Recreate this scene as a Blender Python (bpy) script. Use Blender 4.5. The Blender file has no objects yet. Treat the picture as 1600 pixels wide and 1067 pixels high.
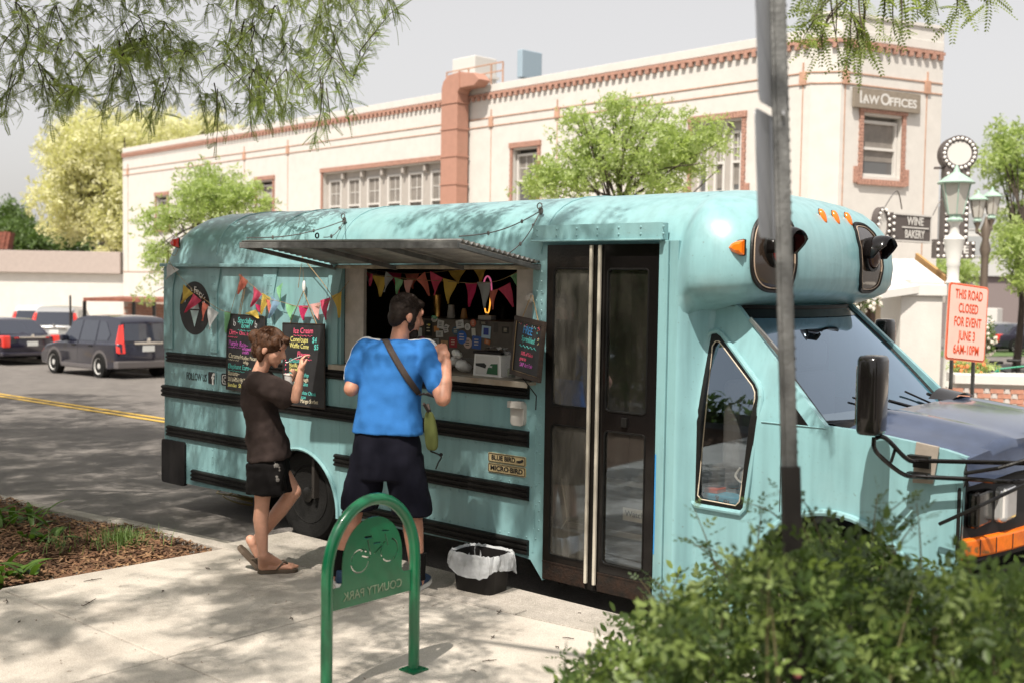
import bpy, bmesh, math, random
import numpy as np
from mathutils import Vector, Matrix
from mathutils.geometry import tessellate_polygon
S = bpy.context.scene; COL = S.collection
R = math.radians
random.seed(7); rng = np.random.default_rng(7)

# ------------------------------------------------------------------ camera
CAM = Vector((4.4335, -5.4184, 1.9746)); FPX = 1758.35
_th, _p, _a = R(48.97), R(3.02), R(.869)
FW = Vector((-math.cos(_th)*math.cos(_p), math.sin(_th)*math.cos(_p), -math.sin(_p)))
_r = FW.cross(Vector((0, 0, 1))).normalized(); _u = _r.cross(FW)
RT = _r*math.cos(_a)+_u*math.sin(_a); UP = -_r*math.sin(_a)+_u*math.cos(_a)
cd = bpy.data.cameras.new('camera'); cam = bpy.data.objects.new('camera', cd); COL.objects.link(cam)
mw = Matrix((RT, UP, -FW)).transposed().to_4x4(); mw.translation = CAM; cam.matrix_world = mw
cd.sensor_width = 36; cd.lens = FPX/1600*36; cd.clip_end = 2000; cd.clip_start = .05
cd.dof.use_dof = True; cd.dof.focus_distance = 7.4; cd.dof.aperture_fstop = 2.2
S.camera = cam

# ------------------------------------------------------------------ light
SUN = Vector((-.17, .50, -.85)).normalized()         # the way the light travels
w = bpy.data.worlds.new('World'); S.world = w; w.use_nodes = True
nt = w.node_tree; bg = nt.nodes['Background']; sky = nt.nodes.new('ShaderNodeTexSky')
sky.sky_type = 'NISHITA'; sky.sun_disc = False; sky.sun_elevation = math.asin(-SUN.z)
sky.sun_rotation = math.atan2(-SUN.x, -SUN.y); sky.dust_density = 3.5; sky.air_density = 1.0; sky.ozone_density = 1.0
hs = nt.nodes.new('ShaderNodeHueSaturation'); hs.inputs['Saturation'].default_value = .30; hs.inputs['Value'].default_value = 1.25
nt.links.new(sky.outputs[0], hs.inputs['Color']); hz_ = nt.nodes.new('ShaderNodeMix'); hz_.data_type = 'RGBA'; hz_.inputs[0].default_value = .55; hz_.inputs[7].default_value = (5.25, 4.95, 4.70, 1)   # even summer haze over the whole sky
nt.links.new(hs.outputs[0], hz_.inputs[6]); nt.links.new(hz_.outputs[2], bg.inputs['Color'])
bg.inputs['Strength'].default_value = .106
sl = bpy.data.lights.new('sun', 'SUN'); sl.energy = 4.8; sl.angle = R(.53); sl.color = (1, .93, .83)
so = bpy.data.objects.new('sun', sl); COL.objects.link(so); so.rotation_euler = SUN.to_track_quat('-Z', 'Y').to_euler()
so.location = (0, -20, 30)
S.view_settings.view_transform = 'Standard'; S.view_settings.look = 'None'; S.view_settings.gamma = 1
S.view_settings.exposure = .58

# ------------------------------------------------------------------ pixel -> world helpers
def ray(px, py): return FW+RT*((px-800)/FPX)-UP*((py-533.5)/FPX)
def at_d(px, py, d): return CAM+ray(px, py)*d
def at_y(px, py, y):
    d = ray(px, py); return CAM+d*((y-CAM.y)/d.y)
def at_z(px, py, z):
    d = ray(px, py); return CAM+d*((z-CAM.z)/d.z)
def at_x(px, py, x):
    d = ray(px, py); return CAM+d*((x-CAM.x)/d.x)
def proj(P):
    d = P-CAM; z = d.dot(FW); return 800+FPX*d.dot(RT)/z, 533.5-FPX*d.dot(UP)/z, z
ROAD = -.05; WALK = .13
def gz(x, y):                                             # the ground falls gently away from the truck
    d = (x-CAM.x)*-.6565+(y-CAM.y)*.7543
    return ROAD-.034*max(0, min(d, 31)-9.5)-.0165*max(0, d-31)
def at_g(px, py, off=0):
    z = ROAD+off; p = at_z(px, py, z)
    for _ in range(30): p = at_z(px, py, gz(p.x, p.y)+off)
    return p

# ------------------------------------------------------------------ materials
def mat(name, col, rough=.6, metal=0, var=0, scale=6, bump=0, bscale=60, col2=None, spec=None, coat=0, emit=None, es=1,
        trans=0, alpha=1, detail=6, stretch=None, sss=0):
    m = bpy.data.materials.new(name); m.use_nodes = True; t = m.node_tree; b = t.nodes['Principled BSDF']
    c4 = (*col, 1); b.inputs['Base Color'].default_value = c4; b.inputs['Roughness'].default_value = rough
    b.inputs['Metallic'].default_value = metal
    if spec is not None: b.inputs['Specular IOR Level'].default_value = spec
    if coat: b.inputs['Coat Weight'].default_value = coat; b.inputs['Coat Roughness'].default_value = .08
    if trans: b.inputs['Transmission Weight'].default_value = trans
    if alpha < 1: b.inputs['Alpha'].default_value = alpha
    if sss: b.inputs['Subsurface Weight'].default_value = sss; b.inputs['Subsurface Radius'].default_value = (.02, .008, .004)
    if emit: b.inputs['Emission Color'].default_value = (*emit, 1); b.inputs['Emission Strength'].default_value = es
    if var or bump or col2:
        tc = t.nodes.new('ShaderNodeTexCoord'); src = tc.outputs['Object']
        if stretch:
            mp = t.nodes.new('ShaderNodeMapping'); mp.inputs['Scale'].default_value = stretch
            t.links.new(src, mp.inputs[0]); src = mp.outputs[0]
        if var or col2:
            n = t.nodes.new('ShaderNodeTexNoise'); n.inputs['Scale'].default_value = scale; n.inputs['Detail'].default_value = detail
            n.inputs['Roughness'].default_value = .65
            t.links.new(src, n.inputs['Vector']); rp = t.nodes.new('ShaderNodeValToRGB')
            rp.color_ramp.elements[0].position = .32; rp.color_ramp.elements[1].position = .68
            c2 = col2 or tuple(min(1, c*(1+var)) for c in col); c1 = col if col2 else tuple(c*(1-var) for c in col)
            rp.color_ramp.elements[0].color = (*c1, 1); rp.color_ramp.elements[1].color = (*c2, 1)
            t.links.new(n.outputs['Fac'], rp.inputs[0]); t.links.new(rp.outputs[0], b.inputs['Base Color'])
        if bump:
            n2 = t.nodes.new('ShaderNodeTexNoise'); n2.inputs['Scale'].default_value = bscale; n2.inputs['Detail'].default_value = 4
            t.links.new(src, n2.inputs['Vector']); bp = t.nodes.new('ShaderNodeBump'); bp.inputs['Strength'].default_value = bump
            bp.inputs['Distance'].default_value = .02; t.links.new(n2.outputs['Fac'], bp.inputs['Height'])
            t.links.new(bp.outputs[0], b.inputs['Normal'])
    return m
def leafmat(name, c1, c2, trans=.35):
    m = mat(name, c1, .45, var=.01, col2=c2, scale=3); t = m.node_tree; b = t.nodes['Principled BSDF']
    b.inputs['Roughness'].default_value = .5
    tl = t.nodes.new('ShaderNodeBsdfTranslucent'); mx = t.nodes.new('ShaderNodeMixShader'); mx.inputs[0].default_value = trans
    src = b.inputs['Base Color'].links[0].from_socket
    g = t.nodes.new('ShaderNodeMix'); g.data_type = 'RGBA'; g.blend_type = 'MULTIPLY'; g.inputs[0].default_value = 1
    t.links.new(src, g.inputs[6]); g.inputs[7].default_value = (1.7, 1.8, 1.1, 1)
    t.links.new(g.outputs[2], tl.inputs['Color'])
    t.links.new(b.outputs[0], mx.inputs[1]); t.links.new(tl.outputs[0], mx.inputs[2])
    t.links.new(mx.outputs[0], t.nodes['Material Output'].inputs['Surface'])
    return m
M = {}
def dirtpaint(name, col):
    m = mat(name, col, .34, spec=.5, coat=.15); t = m.node_tree; b = t.nodes['Principled BSDF']
    tc = t.nodes.new('ShaderNodeTexCoord')
    mp = t.nodes.new('ShaderNodeMapping'); mp.inputs['Scale'].default_value = (9, 9, .8); t.links.new(tc.outputs['Object'], mp.inputs[0])
    n = t.nodes.new('ShaderNodeTexNoise'); n.inputs['Scale'].default_value = 1.5; n.inputs['Detail'].default_value = 8; t.links.new(mp.outputs[0], n.inputs['Vector'])
    n2 = t.nodes.new('ShaderNodeTexNoise'); n2.inputs['Scale'].default_value = 2.2; n2.inputs['Detail'].default_value = 7; t.links.new(tc.outputs['Object'], n2.inputs['Vector'])
    n3 = t.nodes.new('ShaderNodeTexNoise'); n3.inputs['Scale'].default_value = 55; n3.inputs['Detail'].default_value = 3; t.links.new(tc.outputs['Object'], n3.inputs['Vector'])
    def mixer(fac, lo, hi, a, bcol):
        rp = t.nodes.new('ShaderNodeMapRange'); rp.inputs[1].default_value = lo; rp.inputs[2].default_value = hi
        t.links.new(fac, rp.inputs[0]); g = t.nodes.new('ShaderNodeMix'); g.data_type = 'RGBA'
        t.links.new(rp.outputs[0], g.inputs[0])
        if isinstance(a, tuple): g.inputs[6].default_value = (*a, 1)
        else: t.links.new(a, g.inputs[6])
        g.inputs[7].default_value = (*bcol, 1); return g.outputs[2]
    c = mixer(n.outputs['Fac'], .42, .80, col, tuple(x*.72 for x in col))
    c = mixer(n2.outputs['Fac'], .50, .95, c, (col[0]*1.25, col[1]*1.05, col[2]*1.02))
    c = mixer(n3.outputs['Fac'], .68, .80, c, (.13, .17, .15))
    t.links.new(c, b.inputs['Base Color'])
    rr = t.nodes.new('ShaderNodeMapRange'); rr.inputs[3].default_value = .22; rr.inputs[4].default_value = .5; t.links.new(n.outputs['Fac'], rr.inputs[0])
    t.links.new(rr.outputs[0], b.inputs['Roughness'])
    bp = t.nodes.new('ShaderNodeBump'); bp.inputs['Strength'].default_value = .22; bp.inputs['Distance'].default_value = .05
    t.links.new(n2.outputs['Fac'], bp.inputs['Height']); t.links.new(bp.outputs[0], b.inputs['Normal'])
    return m
M['teal'] = dirtpaint('teal_paint', (.205, .375, .392))
M['teal2'] = dirtpaint('teal_paint_cab', (.215, .395, .418))
M['black'] = mat('black_rubber', (.006, .0055, .005), .45, spec=.3, var=.3, scale=30, bump=.15, bscale=90)
M['blackgloss'] = mat('black_gloss', (.006, .005, .005), .15, spec=.35, coat=.2)
M['blackplastic'] = mat('black_plastic', (.008, .007, .007), .5, spec=.3, bump=.05, bscale=200)
M['rust_black'] = mat('rusted_black_paint', (.007, .006, .005), .4, spec=.35, col2=(.012, .008, .006), scale=6, bump=.15)
M['chrome'] = mat('worn_chrome', (.6, .58, .55), .25, 1)
M['alu'] = mat('galvanised_sheet', (.33, .32, .30), .38, .8, var=.25, scale=7, bump=.1)
M['cream_strip'] = mat('cream_rubber_strip', (.46, .42, .35), .5, var=.22, scale=5)
M['tyre'] = mat('tyre_rubber', (.009, .0085, .008), .8, spec=.25, bump=.3, bscale=70)
M['rim'] = mat('dark_steel_rim', (.06, .058, .055), .35, .8, var=.3)
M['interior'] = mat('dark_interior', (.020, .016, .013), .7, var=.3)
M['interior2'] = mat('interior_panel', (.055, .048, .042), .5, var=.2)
M['inner_white'] = mat('painted_window_frame', (.42, .38, .34), .5, var=.15, scale=12)
M['steel'] = mat('brushed_steel', (.12, .11, .10), .35, .55, var=.2, stretch=(1, 1, 12))
M['hood'] = mat('blue_grey_hood_paint', (.055, .075, .13), .25, .25, var=.2, scale=5, coat=.6)
M['orange'] = mat('orange_lens', (.75, .16, .01), .15, emit=(.8, .15, .0), es=.08, coat=.5)
M['redlens'] = mat('red_lens', (.65, .03, .02), .15, coat=.6)
M['clear'] = mat('clear_lens', (.75, .75, .75), .08, .6)
M['white'] = mat('white_paint', (.72, .70, .67), .5, var=.04)
M['blackink'] = mat('black_print', (.012, .012, .012), .55)
M['boardblack'] = mat('chalkboard', (.012, .012, .013), .5, col2=(.028, .028, .030), scale=7)
M['wood_dark'] = mat('dark_wood_frame', (.035, .022, .015), .55, var=.4, stretch=(1, 1, 10))
M['twine'] = mat('jute_twine', (.30, .20, .10), .9)
M['wire'] = mat('grey_wire', (.18, .17, .16), .4, .7)
for n_, c_ in dict(pink=(.75, .09, .17), salmon=(.72, .20, .14), yellow=(.72, .50, .10), green=(.28, .58, .30), blue=(.30, .45, .62), peach=(.80, .42, .38), grey=(.42, .44, .44), magenta=(.60, .03, .12), white=(.72, .70, .70)).items():
    m_ = mat('flag_'+n_, c_, .85, bump=.3, bscale=300); t_ = m_.node_tree; b_ = t_.nodes['Principled BSDF']
    tl_ = t_.nodes.new('ShaderNodeBsdfTranslucent'); tl_.inputs[0].default_value = (*c_, 1); mx_ = t_.nodes.new('ShaderNodeMixShader'); mx_.inputs[0].default_value = .35
    t_.links.new(b_.outputs[0], mx_.inputs[1]); t_.links.new(tl_.outputs[0], mx_.inputs[2]); t_.links.new(mx_.outputs[0], t_.nodes['Material Output'].inputs['Surface'])
    M['flag_'+n_] = m_
for n_, c_ in dict(pink=(.85, .12, .22), teal=(.12, .55, .50), yellow=(.75, .68, .22), white=(.7, .7, .7), cream=(.7, .62, .45), violet=(.55, .12, .5), orange=(.8, .25, .08), blue=(.08, .35, .75)).items():
    M['chalk_'+n_] = mat('chalk_'+n_, c_, .9)
M['skin'] = mat('skin', (.55, .29, .20), .5, var=.10, scale=20, sss=.12)
M['skin2'] = mat('skin_tanned', (.46, .22, .145), .5, var=.12, scale=20, sss=.12)
M['hair'] = mat('brown_hair', (.060, .025, .011), .55, spec=.3, var=.4, scale=60, bump=.3, bscale=200)
M['hair2'] = mat('dark_hair', (.016, .009, .006), .6, spec=.25, var=.4, scale=60, bump=.3, bscale=200)
M['tee_brown'] = mat('faded_brown_cotton', (.045, .032, .029), .95, spec=.15, var=.2, scale=9, bump=.5, bscale=500)
M['tee_blue'] = mat('blue_jersey', (.030, .15, .42), .85, spec=.2, var=.05, scale=60, bump=.3, bscale=400, stretch=(1, 1, 6))
M['navy'] = mat('navy_fabric', (.006, .006, .012), .9, spec=.15, bump=.25, bscale=300)
M['blackcloth'] = mat('black_fabric', (.006, .005, .005), .85, spec=.15, bump=.25, bscale=300)
M['olive'] = mat('olive_canvas', (.085, .10, .022), .85, bump=.3, bscale=300)
M['strap'] = mat('brown_webbing', (.045, .030, .024), .7, bump=.3, bscale=300)
M['sole'] = mat('sandal_sole', (.09, .065, .045), .8, var=.2)
M['green'] = mat('green_powder_coat', (.002, .115, .045), .28, coat=.4, var=.12, scale=8, bump=.03)
M['galv'] = mat('galvanised_post', (.17, .17, .165), .5, .5, var=.35, scale=9, bump=.2)
M['signback'] = mat('bare_aluminium_sign_back', (.36, .37, .39), .45, .5, var=.06)
M['brownpost'] = mat('dark_sleeve', (.018, .013, .011), .6)
M['clearfilm'] = mat('bin_liner_film', (.7, .72, .74), .3, alpha=.55, bump=.5, bscale=25)
def glassmat(name, tint, refl, rough=.02, dust=0, dcol=(.2, .19, .17), vary=0):
    m = bpy.data.materials.new(name); m.use_nodes = True; t = m.node_tree; t.nodes.remove(t.nodes['Principled BSDF']); N = t.nodes.new
    tr = N('ShaderNodeBsdfTransparent'); tr.inputs[0].default_value = (*tint, 1); gl = N('ShaderNodeBsdfGlossy'); gl.inputs['Roughness'].default_value = rough; gl.inputs['Color'].default_value = (.66, .82, 1.0, 1)  # bluish gloss colour puts the blue of a clear sky into the reflections
    lw = N('ShaderNodeLayerWeight'); lw.inputs[0].default_value = .35; mr = N('ShaderNodeMapRange'); mr.inputs[3].default_value = refl; mr.inputs[4].default_value = min(1, refl+.6); t.links.new(lw.outputs['Facing'], mr.inputs[0])
    mx = N('ShaderNodeMixShader'); t.links.new(mr.outputs[0], mx.inputs[0]); t.links.new(tr.outputs[0], mx.inputs[1]); t.links.new(gl.outputs[0], mx.inputs[2]); out = mx.outputs[0]
    if dust:
        d = N('ShaderNodeBsdfDiffuse'); d.inputs[0].default_value = (*dcol, 1); tc = N('ShaderNodeTexCoord'); mp = N('ShaderNodeMapping'); mp.inputs['Scale'].default_value = (7, 1, 1.2); n = N('ShaderNodeTexNoise'); n.inputs['Scale'].default_value = 2.5; n.inputs['Detail'].default_value = 8
        t.links.new(tc.outputs['Object'], mp.inputs[0]); t.links.new(mp.outputs[0], n.inputs[0]); r = N('ShaderNodeMapRange'); r.inputs[1].default_value = .3; r.inputs[2].default_value = .72; r.inputs[3].default_value = dust*.45; r.inputs[4].default_value = min(1, dust*1.5); t.links.new(n.outputs[0], r.inputs[0])
        m2 = N('ShaderNodeMixShader'); t.links.new(r.outputs[0], m2.inputs[0]); t.links.new(out, m2.inputs[1]); t.links.new(d.outputs[0], m2.inputs[2]); out = m2.outputs[0]
    t.links.new(out, t.nodes['Material Output'].inputs[0]); return m
M['glassdark'] = mat('tinted_window', (.02, .02, .02), .04, spec=.9, alpha=.72)

# ------------------------------------------------------------------ mesh helpers
ORG = {}
class MB:
    def __init__(s): s.v = []; s.f = []; s.mi = []
    def add(s, vs, fs, mi=0):
        o = len(s.v); s.v += [Vector(p) for p in vs]; s.f += [tuple(o+i for i in f) for f in fs]; s.mi += [mi]*len(fs); return s
    def box(s, a, b, mi=0):
        x0, y0, z0 = a; x1, y1, z1 = b
        return s.add([(x0, y0, z0), (x1, y0, z0), (x1, y1, z0), (x0, y1, z0), (x0, y0, z1), (x1, y0, z1), (x1, y1, z1), (x0, y1, z1)],
                     [(0, 3, 2, 1), (4, 5, 6, 7), (0, 1, 5, 4), (1, 2, 6, 5), (2, 3, 7, 6), (3, 0, 4, 7)], mi)
    def fbox(s, F, a0, a1, b0, b1, c0, c1, mi=0):
        P = [F.pt(a, b, c) for c in (c0, c1) for a, b in ((a0, b0), (a1, b0), (a1, b1), (a0, b1))]
        return s.add(P, [(0, 3, 2, 1), (4, 5, 6, 7), (0, 1, 5, 4), (1, 2, 6, 5), (2, 3, 7, 6), (3, 0, 4, 7)], mi)
    def bar(s, p, q, wd, ht=None, up=(0, 0, 1), mi=0):
        p = Vector(p); q = Vector(q); d = (q-p).normalized(); sd = d.cross(Vector(up))
        if sd.length < 1e-4: sd = d.cross(Vector((1, 0, 0)))
        sd.normalize(); u = sd.cross(d); ht = ht or wd
        P = [b+sd*(i*wd/2)+u*(j*ht/2) for b in (p, q) for i, j in ((-1, -1), (1, -1), (1, 1), (-1, 1))]
        return s.add(P, [(0, 3, 2, 1), (4, 5, 6, 7), (0, 1, 5, 4), (1, 2, 6, 5), (2, 3, 7, 6), (3, 0, 4, 7)], mi)
    def tube(s, path, r, n=8, cap=True, mi=0, closed=False):
        path = [Vector(p) for p in path]; m = len(path); rs = r if isinstance(r, (list, tuple)) else [r]*m
        rings = []; pn = None
        for i, p in enumerate(path):
            a = path[i-1] if (i > 0 or closed) else path[i]; b = path[(i+1) % m] if (i < m-1 or closed) else path[i]
            d = (b-a)
            d = d.normalized() if d.length > 1e-9 else Vector((0, 0, 1))
            if pn is None:
                pn = d.cross(Vector((0, 0, 1)))
                if pn.length < 1e-3: pn = d.cross(Vector((1, 0, 0)))
            pn = (pn-d*pn.dot(d)).normalized(); bn = d.cross(pn)
            rings.append([p+(pn*math.cos(2*math.pi*k/n)+bn*math.sin(2*math.pi*k/n))*rs[i] for k in range(n)])
        V = [p for rg in rings for p in rg]; Fc = []
        for i in range(m if closed else m-1):
            j = (i+1) % m
            for k in range(n): Fc.append((i*n+k, i*n+(k+1) % n, j*n+(k+1) % n, j*n+k))
        if cap and not closed: Fc.append(tuple(range(n))[::-1]); Fc.append(tuple((m-1)*n+k for k in range(n)))
        return s.add(V, Fc, mi)
    def lathe(s, o, ax, prof, n=24, mi=0, cap=True):
        o = Vector(o); ax = Vector(ax).normalized(); p = ax.cross(Vector((0, 0, 1)))
        if p.length < 1e-3: p = Vector((1, 0, 0))
        p.normalize(); q = ax.cross(p)
        V = [o+ax*h+(p*math.cos(2*math.pi*k/n)+q*math.sin(2*math.pi*k/n))*r for r, h in prof for k in range(n)]
        Fc = [(i*n+k, i*n+(k+1) % n, (i+1)*n+(k+1) % n, (i+1)*n+k) for i in range(len(prof)-1) for k in range(n)]
        if cap:
            Fc.append(tuple(range(n))[::-1]); Fc.append(tuple((len(prof)-1)*n+k for k in range(n)))
        return s.add(V, Fc, mi)
    def grid(s, P, mi=0, wrap=False):
        a = len(P); b = len(P[0]); V = [p for row in P for p in row]
        Fc = [(i*b+j, i*b+(j+1) % b, (i+1)*b+(j+1) % b, (i+1)*b+j) for i in range(a-1) for j in range(b if wrap else b-1)]
        return s.add(V, Fc, mi)
    def ell(s, c, r, rot=None, n=12, m=8, mi=0):
        c = Vector(c); r = r if isinstance(r, (tuple, list)) else (r, r, r); V = []; rot = rot or Matrix.Identity(3)
        for i in range(m+1):
            t = math.pi*i/m
            for k in range(n):
                a = 2*math.pi*k/n; V.append(c+rot @ Vector((r[0]*math.sin(t)*math.cos(a), r[1]*math.sin(t)*math.sin(a), r[2]*math.cos(t))))
        Fc = [(i*n+k, (i+1)*n+k, (i+1)*n+(k+1) % n, i*n+(k+1) % n) for i in range(m) for k in range(n)]
        return s.add(V, Fc, mi)
    def plate(s, F, outer, holes=(), th=.02, mi=0):
        """polygon with holes in frame F (a,b), front at c=0, back at c=-th"""
        polys = [list(outer)]+[list(h) for h in holes]; pts = [p for pl in polys for p in pl]
        tr = tessellate_polygon([[Vector((x, y, 0)) for x, y in pl] for pl in polys]); n = len(pts)
        V = [F.pt(x, y, 0) for x, y in pts]+[F.pt(x, y, -th) for x, y in pts]; Fc = []
        for t in tr:
            a, b, c = [pts[i] for i in t]
            if (b[0]-a[0])*(c[1]-a[1])-(b[1]-a[1])*(c[0]-a[0]) < 0: t = (t[0], t[2], t[1])
            if abs((b[0]-a[0])*(c[1]-a[1])-(b[1]-a[1])*(c[0]-a[0])) < 1e-12: continue
            Fc.append(tuple(t)); 
            if th: Fc.append((t[2]+n, t[1]+n, t[0]+n))
        if th:
            o = 0
            for pl in polys:
                k = len(pl)
                for i in range(k): j = (i+1) % k; Fc.append((o+i, o+i+n, o+j+n, o+j))
                o += k
        return s.add(V, Fc, mi)
    def build(s, name, m, parent=None, smooth=False, bevel=0, fix=True, seg=2, kind=None, label=None, cuts=None, disp=None, angle=40):
        org = ORG.get(parent, Vector()) if parent else Vector()
        me = bpy.data.meshes.new(name); me.from_pydata([tuple(v-org) for v in s.v], [], s.f)
        ms = m if isinstance(m, (list, tuple)) else [m]
        for x in ms: me.materials.append(M[x] if isinstance(x, str) else x)
        if len(ms) > 1: me.polygons.foreach_set('material_index', s.mi)
        if fix or cuts:
            b = bmesh.new(); b.from_mesh(me)
            if fix: bmesh.ops.remove_doubles(b, verts=b.verts, dist=1e-5)
            for co, no in (cuts or ()):
                bmesh.ops.bisect_plane(b, geom=b.verts[:]+b.edges[:]+b.faces[:], plane_co=Vector(co)-org, plane_no=no)
            if disp:
                for v in b.verts: v.co = disp(v.co+org)-org
            bmesh.ops.recalc_face_normals(b, faces=b.faces); b.to_mesh(me); b.free()
        o = bpy.data.objects.new(name, me); COL.objects.link(o)
        if parent: o.parent = parent
        ORG[o] = org
        if smooth:
            me.polygons.foreach_set('use_smooth', [True]*len(me.polygons)); me.set_sharp_from_angle(angle=R(angle))
        if bevel:
            md = o.modifiers.new('bevel', 'BEVEL'); md.width = bevel; md.segments = seg; md.limit_method = 'ANGLE'; md.angle_limit = R(40)
        if kind: o['kind'] = kind
        if label: o['label'] = label
        return o
class Fr:
    def __init__(s, o, u, v, w=None):
        s.o = Vector(o); s.u = Vector(u).normalized(); s.v = Vector(v).normalized(); s.w = Vector(w).normalized() if w is not None else s.u.cross(s.v)
    def pt(s, a, b, c=0): return s.o+s.u*a+s.v*b+s.w*c
    def hit(s, px, py, c=0):
        d = ray(px, py); t = ((s.o+s.w*c)-CAM).dot(s.w)/d.dot(s.w); q = CAM+d*t-s.o; return q.dot(s.u), q.dot(s.v)
def thing(name, label, cat, loc, group=None):
    o = bpy.data.objects.new(name, None); COL.objects.link(o); o.empty_display_size = .1; o.location = loc
    o['label'] = label; o['category'] = cat; ORG[o] = Vector(loc)
    if group: o['group'] = group
    return o
def tag(o, label, cat, group=None):
    o['label'] = label; o['category'] = cat
    if group: o['group'] = group
    return o
def copy_tree(o, parent=None):
    c = o.copy(); COL.objects.link(c); c.parent = parent
    for ch in [q for q in bpy.data.objects if q.parent == o]: copy_tree(ch, c)
    return c
def arc(cx, cy, r, a0, a1, n): return [(cx+r*math.cos(R(a0+(a1-a0)*i/n)), cy+r*math.sin(R(a0+(a1-a0)*i/n))) for i in range(n+1)]
def rrect(x0, x1, y0, y1, r, n=5):
    return arc(x1-r, y1-r, r, 0, 90, n)+arc(x0+r, y1-r, r, 90, 180, n)+arc(x0+r, y0+r, r, 180, 270, n)+arc(x1-r, y0+r, r, 270, 360, n)
def text(s, F, a, b, size, m, parent, name='lettering', ext=.001, c=.002, align='CENTER', rot=0, sx=1, shear=0, bold=0):
    cu = bpy.data.curves.new('t', 'FONT'); cu.body = s; cu.size = size; cu.align_x = align; cu.align_y = 'CENTER'; cu.extrude = ext
    cu.shear = shear; cu.offset = bold; cu.resolution_u = 3; cu.space_line = .95
    ob = bpy.data.objects.new('t', cu); COL.objects.link(ob); me = bpy.data.meshes.new_from_object(ob.evaluated_get(bpy.context.evaluated_depsgraph_get()))
    bpy.data.objects.remove(ob); bpy.data.curves.remove(cu)
    org = ORG.get(parent, Vector()); cr, sr = math.cos(R(rot)), math.sin(R(rot))
    for v in me.vertices:
        x, y = v.co.x*sx, v.co.y; x, y = x*cr-y*sr, x*sr+y*cr
        v.co = F.pt(a+x, b+y, c+v.co.z)-org
    me.materials.clear(); me.materials.append(M[m] if isinstance(m, str) else m); me.name = name
    o = bpy.data.objects.new(name, me); COL.objects.link(o); o.parent = parent; ORG[o] = org; return o
def npmesh(name, V, Fq, m, parent=None, kind=None, smooth=False):
    """fast mesh from numpy arrays, quads/tris"""
    org = ORG.get(parent, Vector()) if parent else Vector()
    me = bpy.data.meshes.new(name); V = np.asarray(V, dtype=np.float32)-np.array(org, dtype=np.float32); Fq = np.asarray(Fq, dtype=np.int32); k = Fq.shape[1]
    me.vertices.add(len(V)); me.vertices.foreach_set('co', V.ravel()); me.loops.add(Fq.size); me.loops.foreach_set('vertex_index', Fq.ravel())
    me.polygons.add(len(Fq)); me.polygons.foreach_set('loop_start', np.arange(0, Fq.size, k, dtype=np.int32)); me.update(calc_edges=True); me.validate()
    me.materials.append(M[m] if isinstance(m, str) else m)
    if smooth: me.polygons.foreach_set('use_smooth', [True]*len(me.polygons))
    o = bpy.data.objects.new(name, me); COL.objects.link(o); ORG[o] = org
    if parent: o.parent = parent
    if kind: o['kind'] = kind
    return o
def organic(name, parts, voxel, m, parent, it=6, disp=0, dscale=.1, label=None, cutz=None):
    """closed shapes fused into ONE continuous skin"""
    mb = MB()
    for q in parts:
        if q[0] == 'c':
            _, p0, r0, p1, r1 = q; p0 = Vector(p0); p1 = Vector(p1); n = 7
            mb.tube([p0+(p1-p0)*i/n for i in range(n+1)], [r0+(r1-r0)*i/n for i in range(n+1)], 14); mb.ell(p0, r0, n=14); mb.ell(p1, r1, n=14)
        elif q[0] == 'e': mb.ell(q[1], q[2], q[3] if len(q) > 3 else None, n=16, m=12)
        elif q[0] == 'l': mb.grid(q[1], wrap=True); mb.add(q[1][0], [tuple(range(len(q[1][0])))]); mb.add(q[1][-1], [tuple(range(len(q[1][-1])))])
    o = mb.build(name, m, parent, fix=True)
    r = o.modifiers.new('r', 'REMESH'); r.mode = 'VOXEL'; r.voxel_size = voxel; r.use_smooth_shade = True
    sm = o.modifiers.new('s', 'SMOOTH'); sm.factor = .6; sm.iterations = it
    if disp:
        tx = bpy.data.textures.new('w', 'CLOUDS'); tx.noise_scale = dscale; tx.noise_depth = 1
        d = o.modifiers.new('d', 'DISPLACE'); d.texture = tx; d.strength = disp; d.mid_level = .5; d.texture_coords = 'LOCAL'
    me = bpy.data.meshes.new_from_object(o.evaluated_get(bpy.context.evaluated_depsgraph_get())); old = o.data; o.modifiers.clear(); o.data = me; me.name = name
    bpy.data.meshes.remove(old); me.polygons.foreach_set('use_smooth', [True]*len(me.polygons))
    if label: o['label'] = label
    return o
def ringell(c, rx, ry, ang=0, n=20, pw=2.0, tilt=(0, 0)):
    """horizontal super-ellipse ring used for torsos and garments"""
    out = []
    for k in range(n):
        t = 2*math.pi*k/n; cc, ss = math.cos(t), math.sin(t)
        x = rx*math.copysign(abs(cc)**(2/pw), cc); y = ry*math.copysign(abs(ss)**(2/pw), ss)
        out.append(Vector((c[0]+x*math.cos(ang)-y*math.sin(ang), c[1]+x*math.sin(ang)+y*math.cos(ang), c[2]+x*tilt[0]+y*tilt[1])))
    return out

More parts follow.
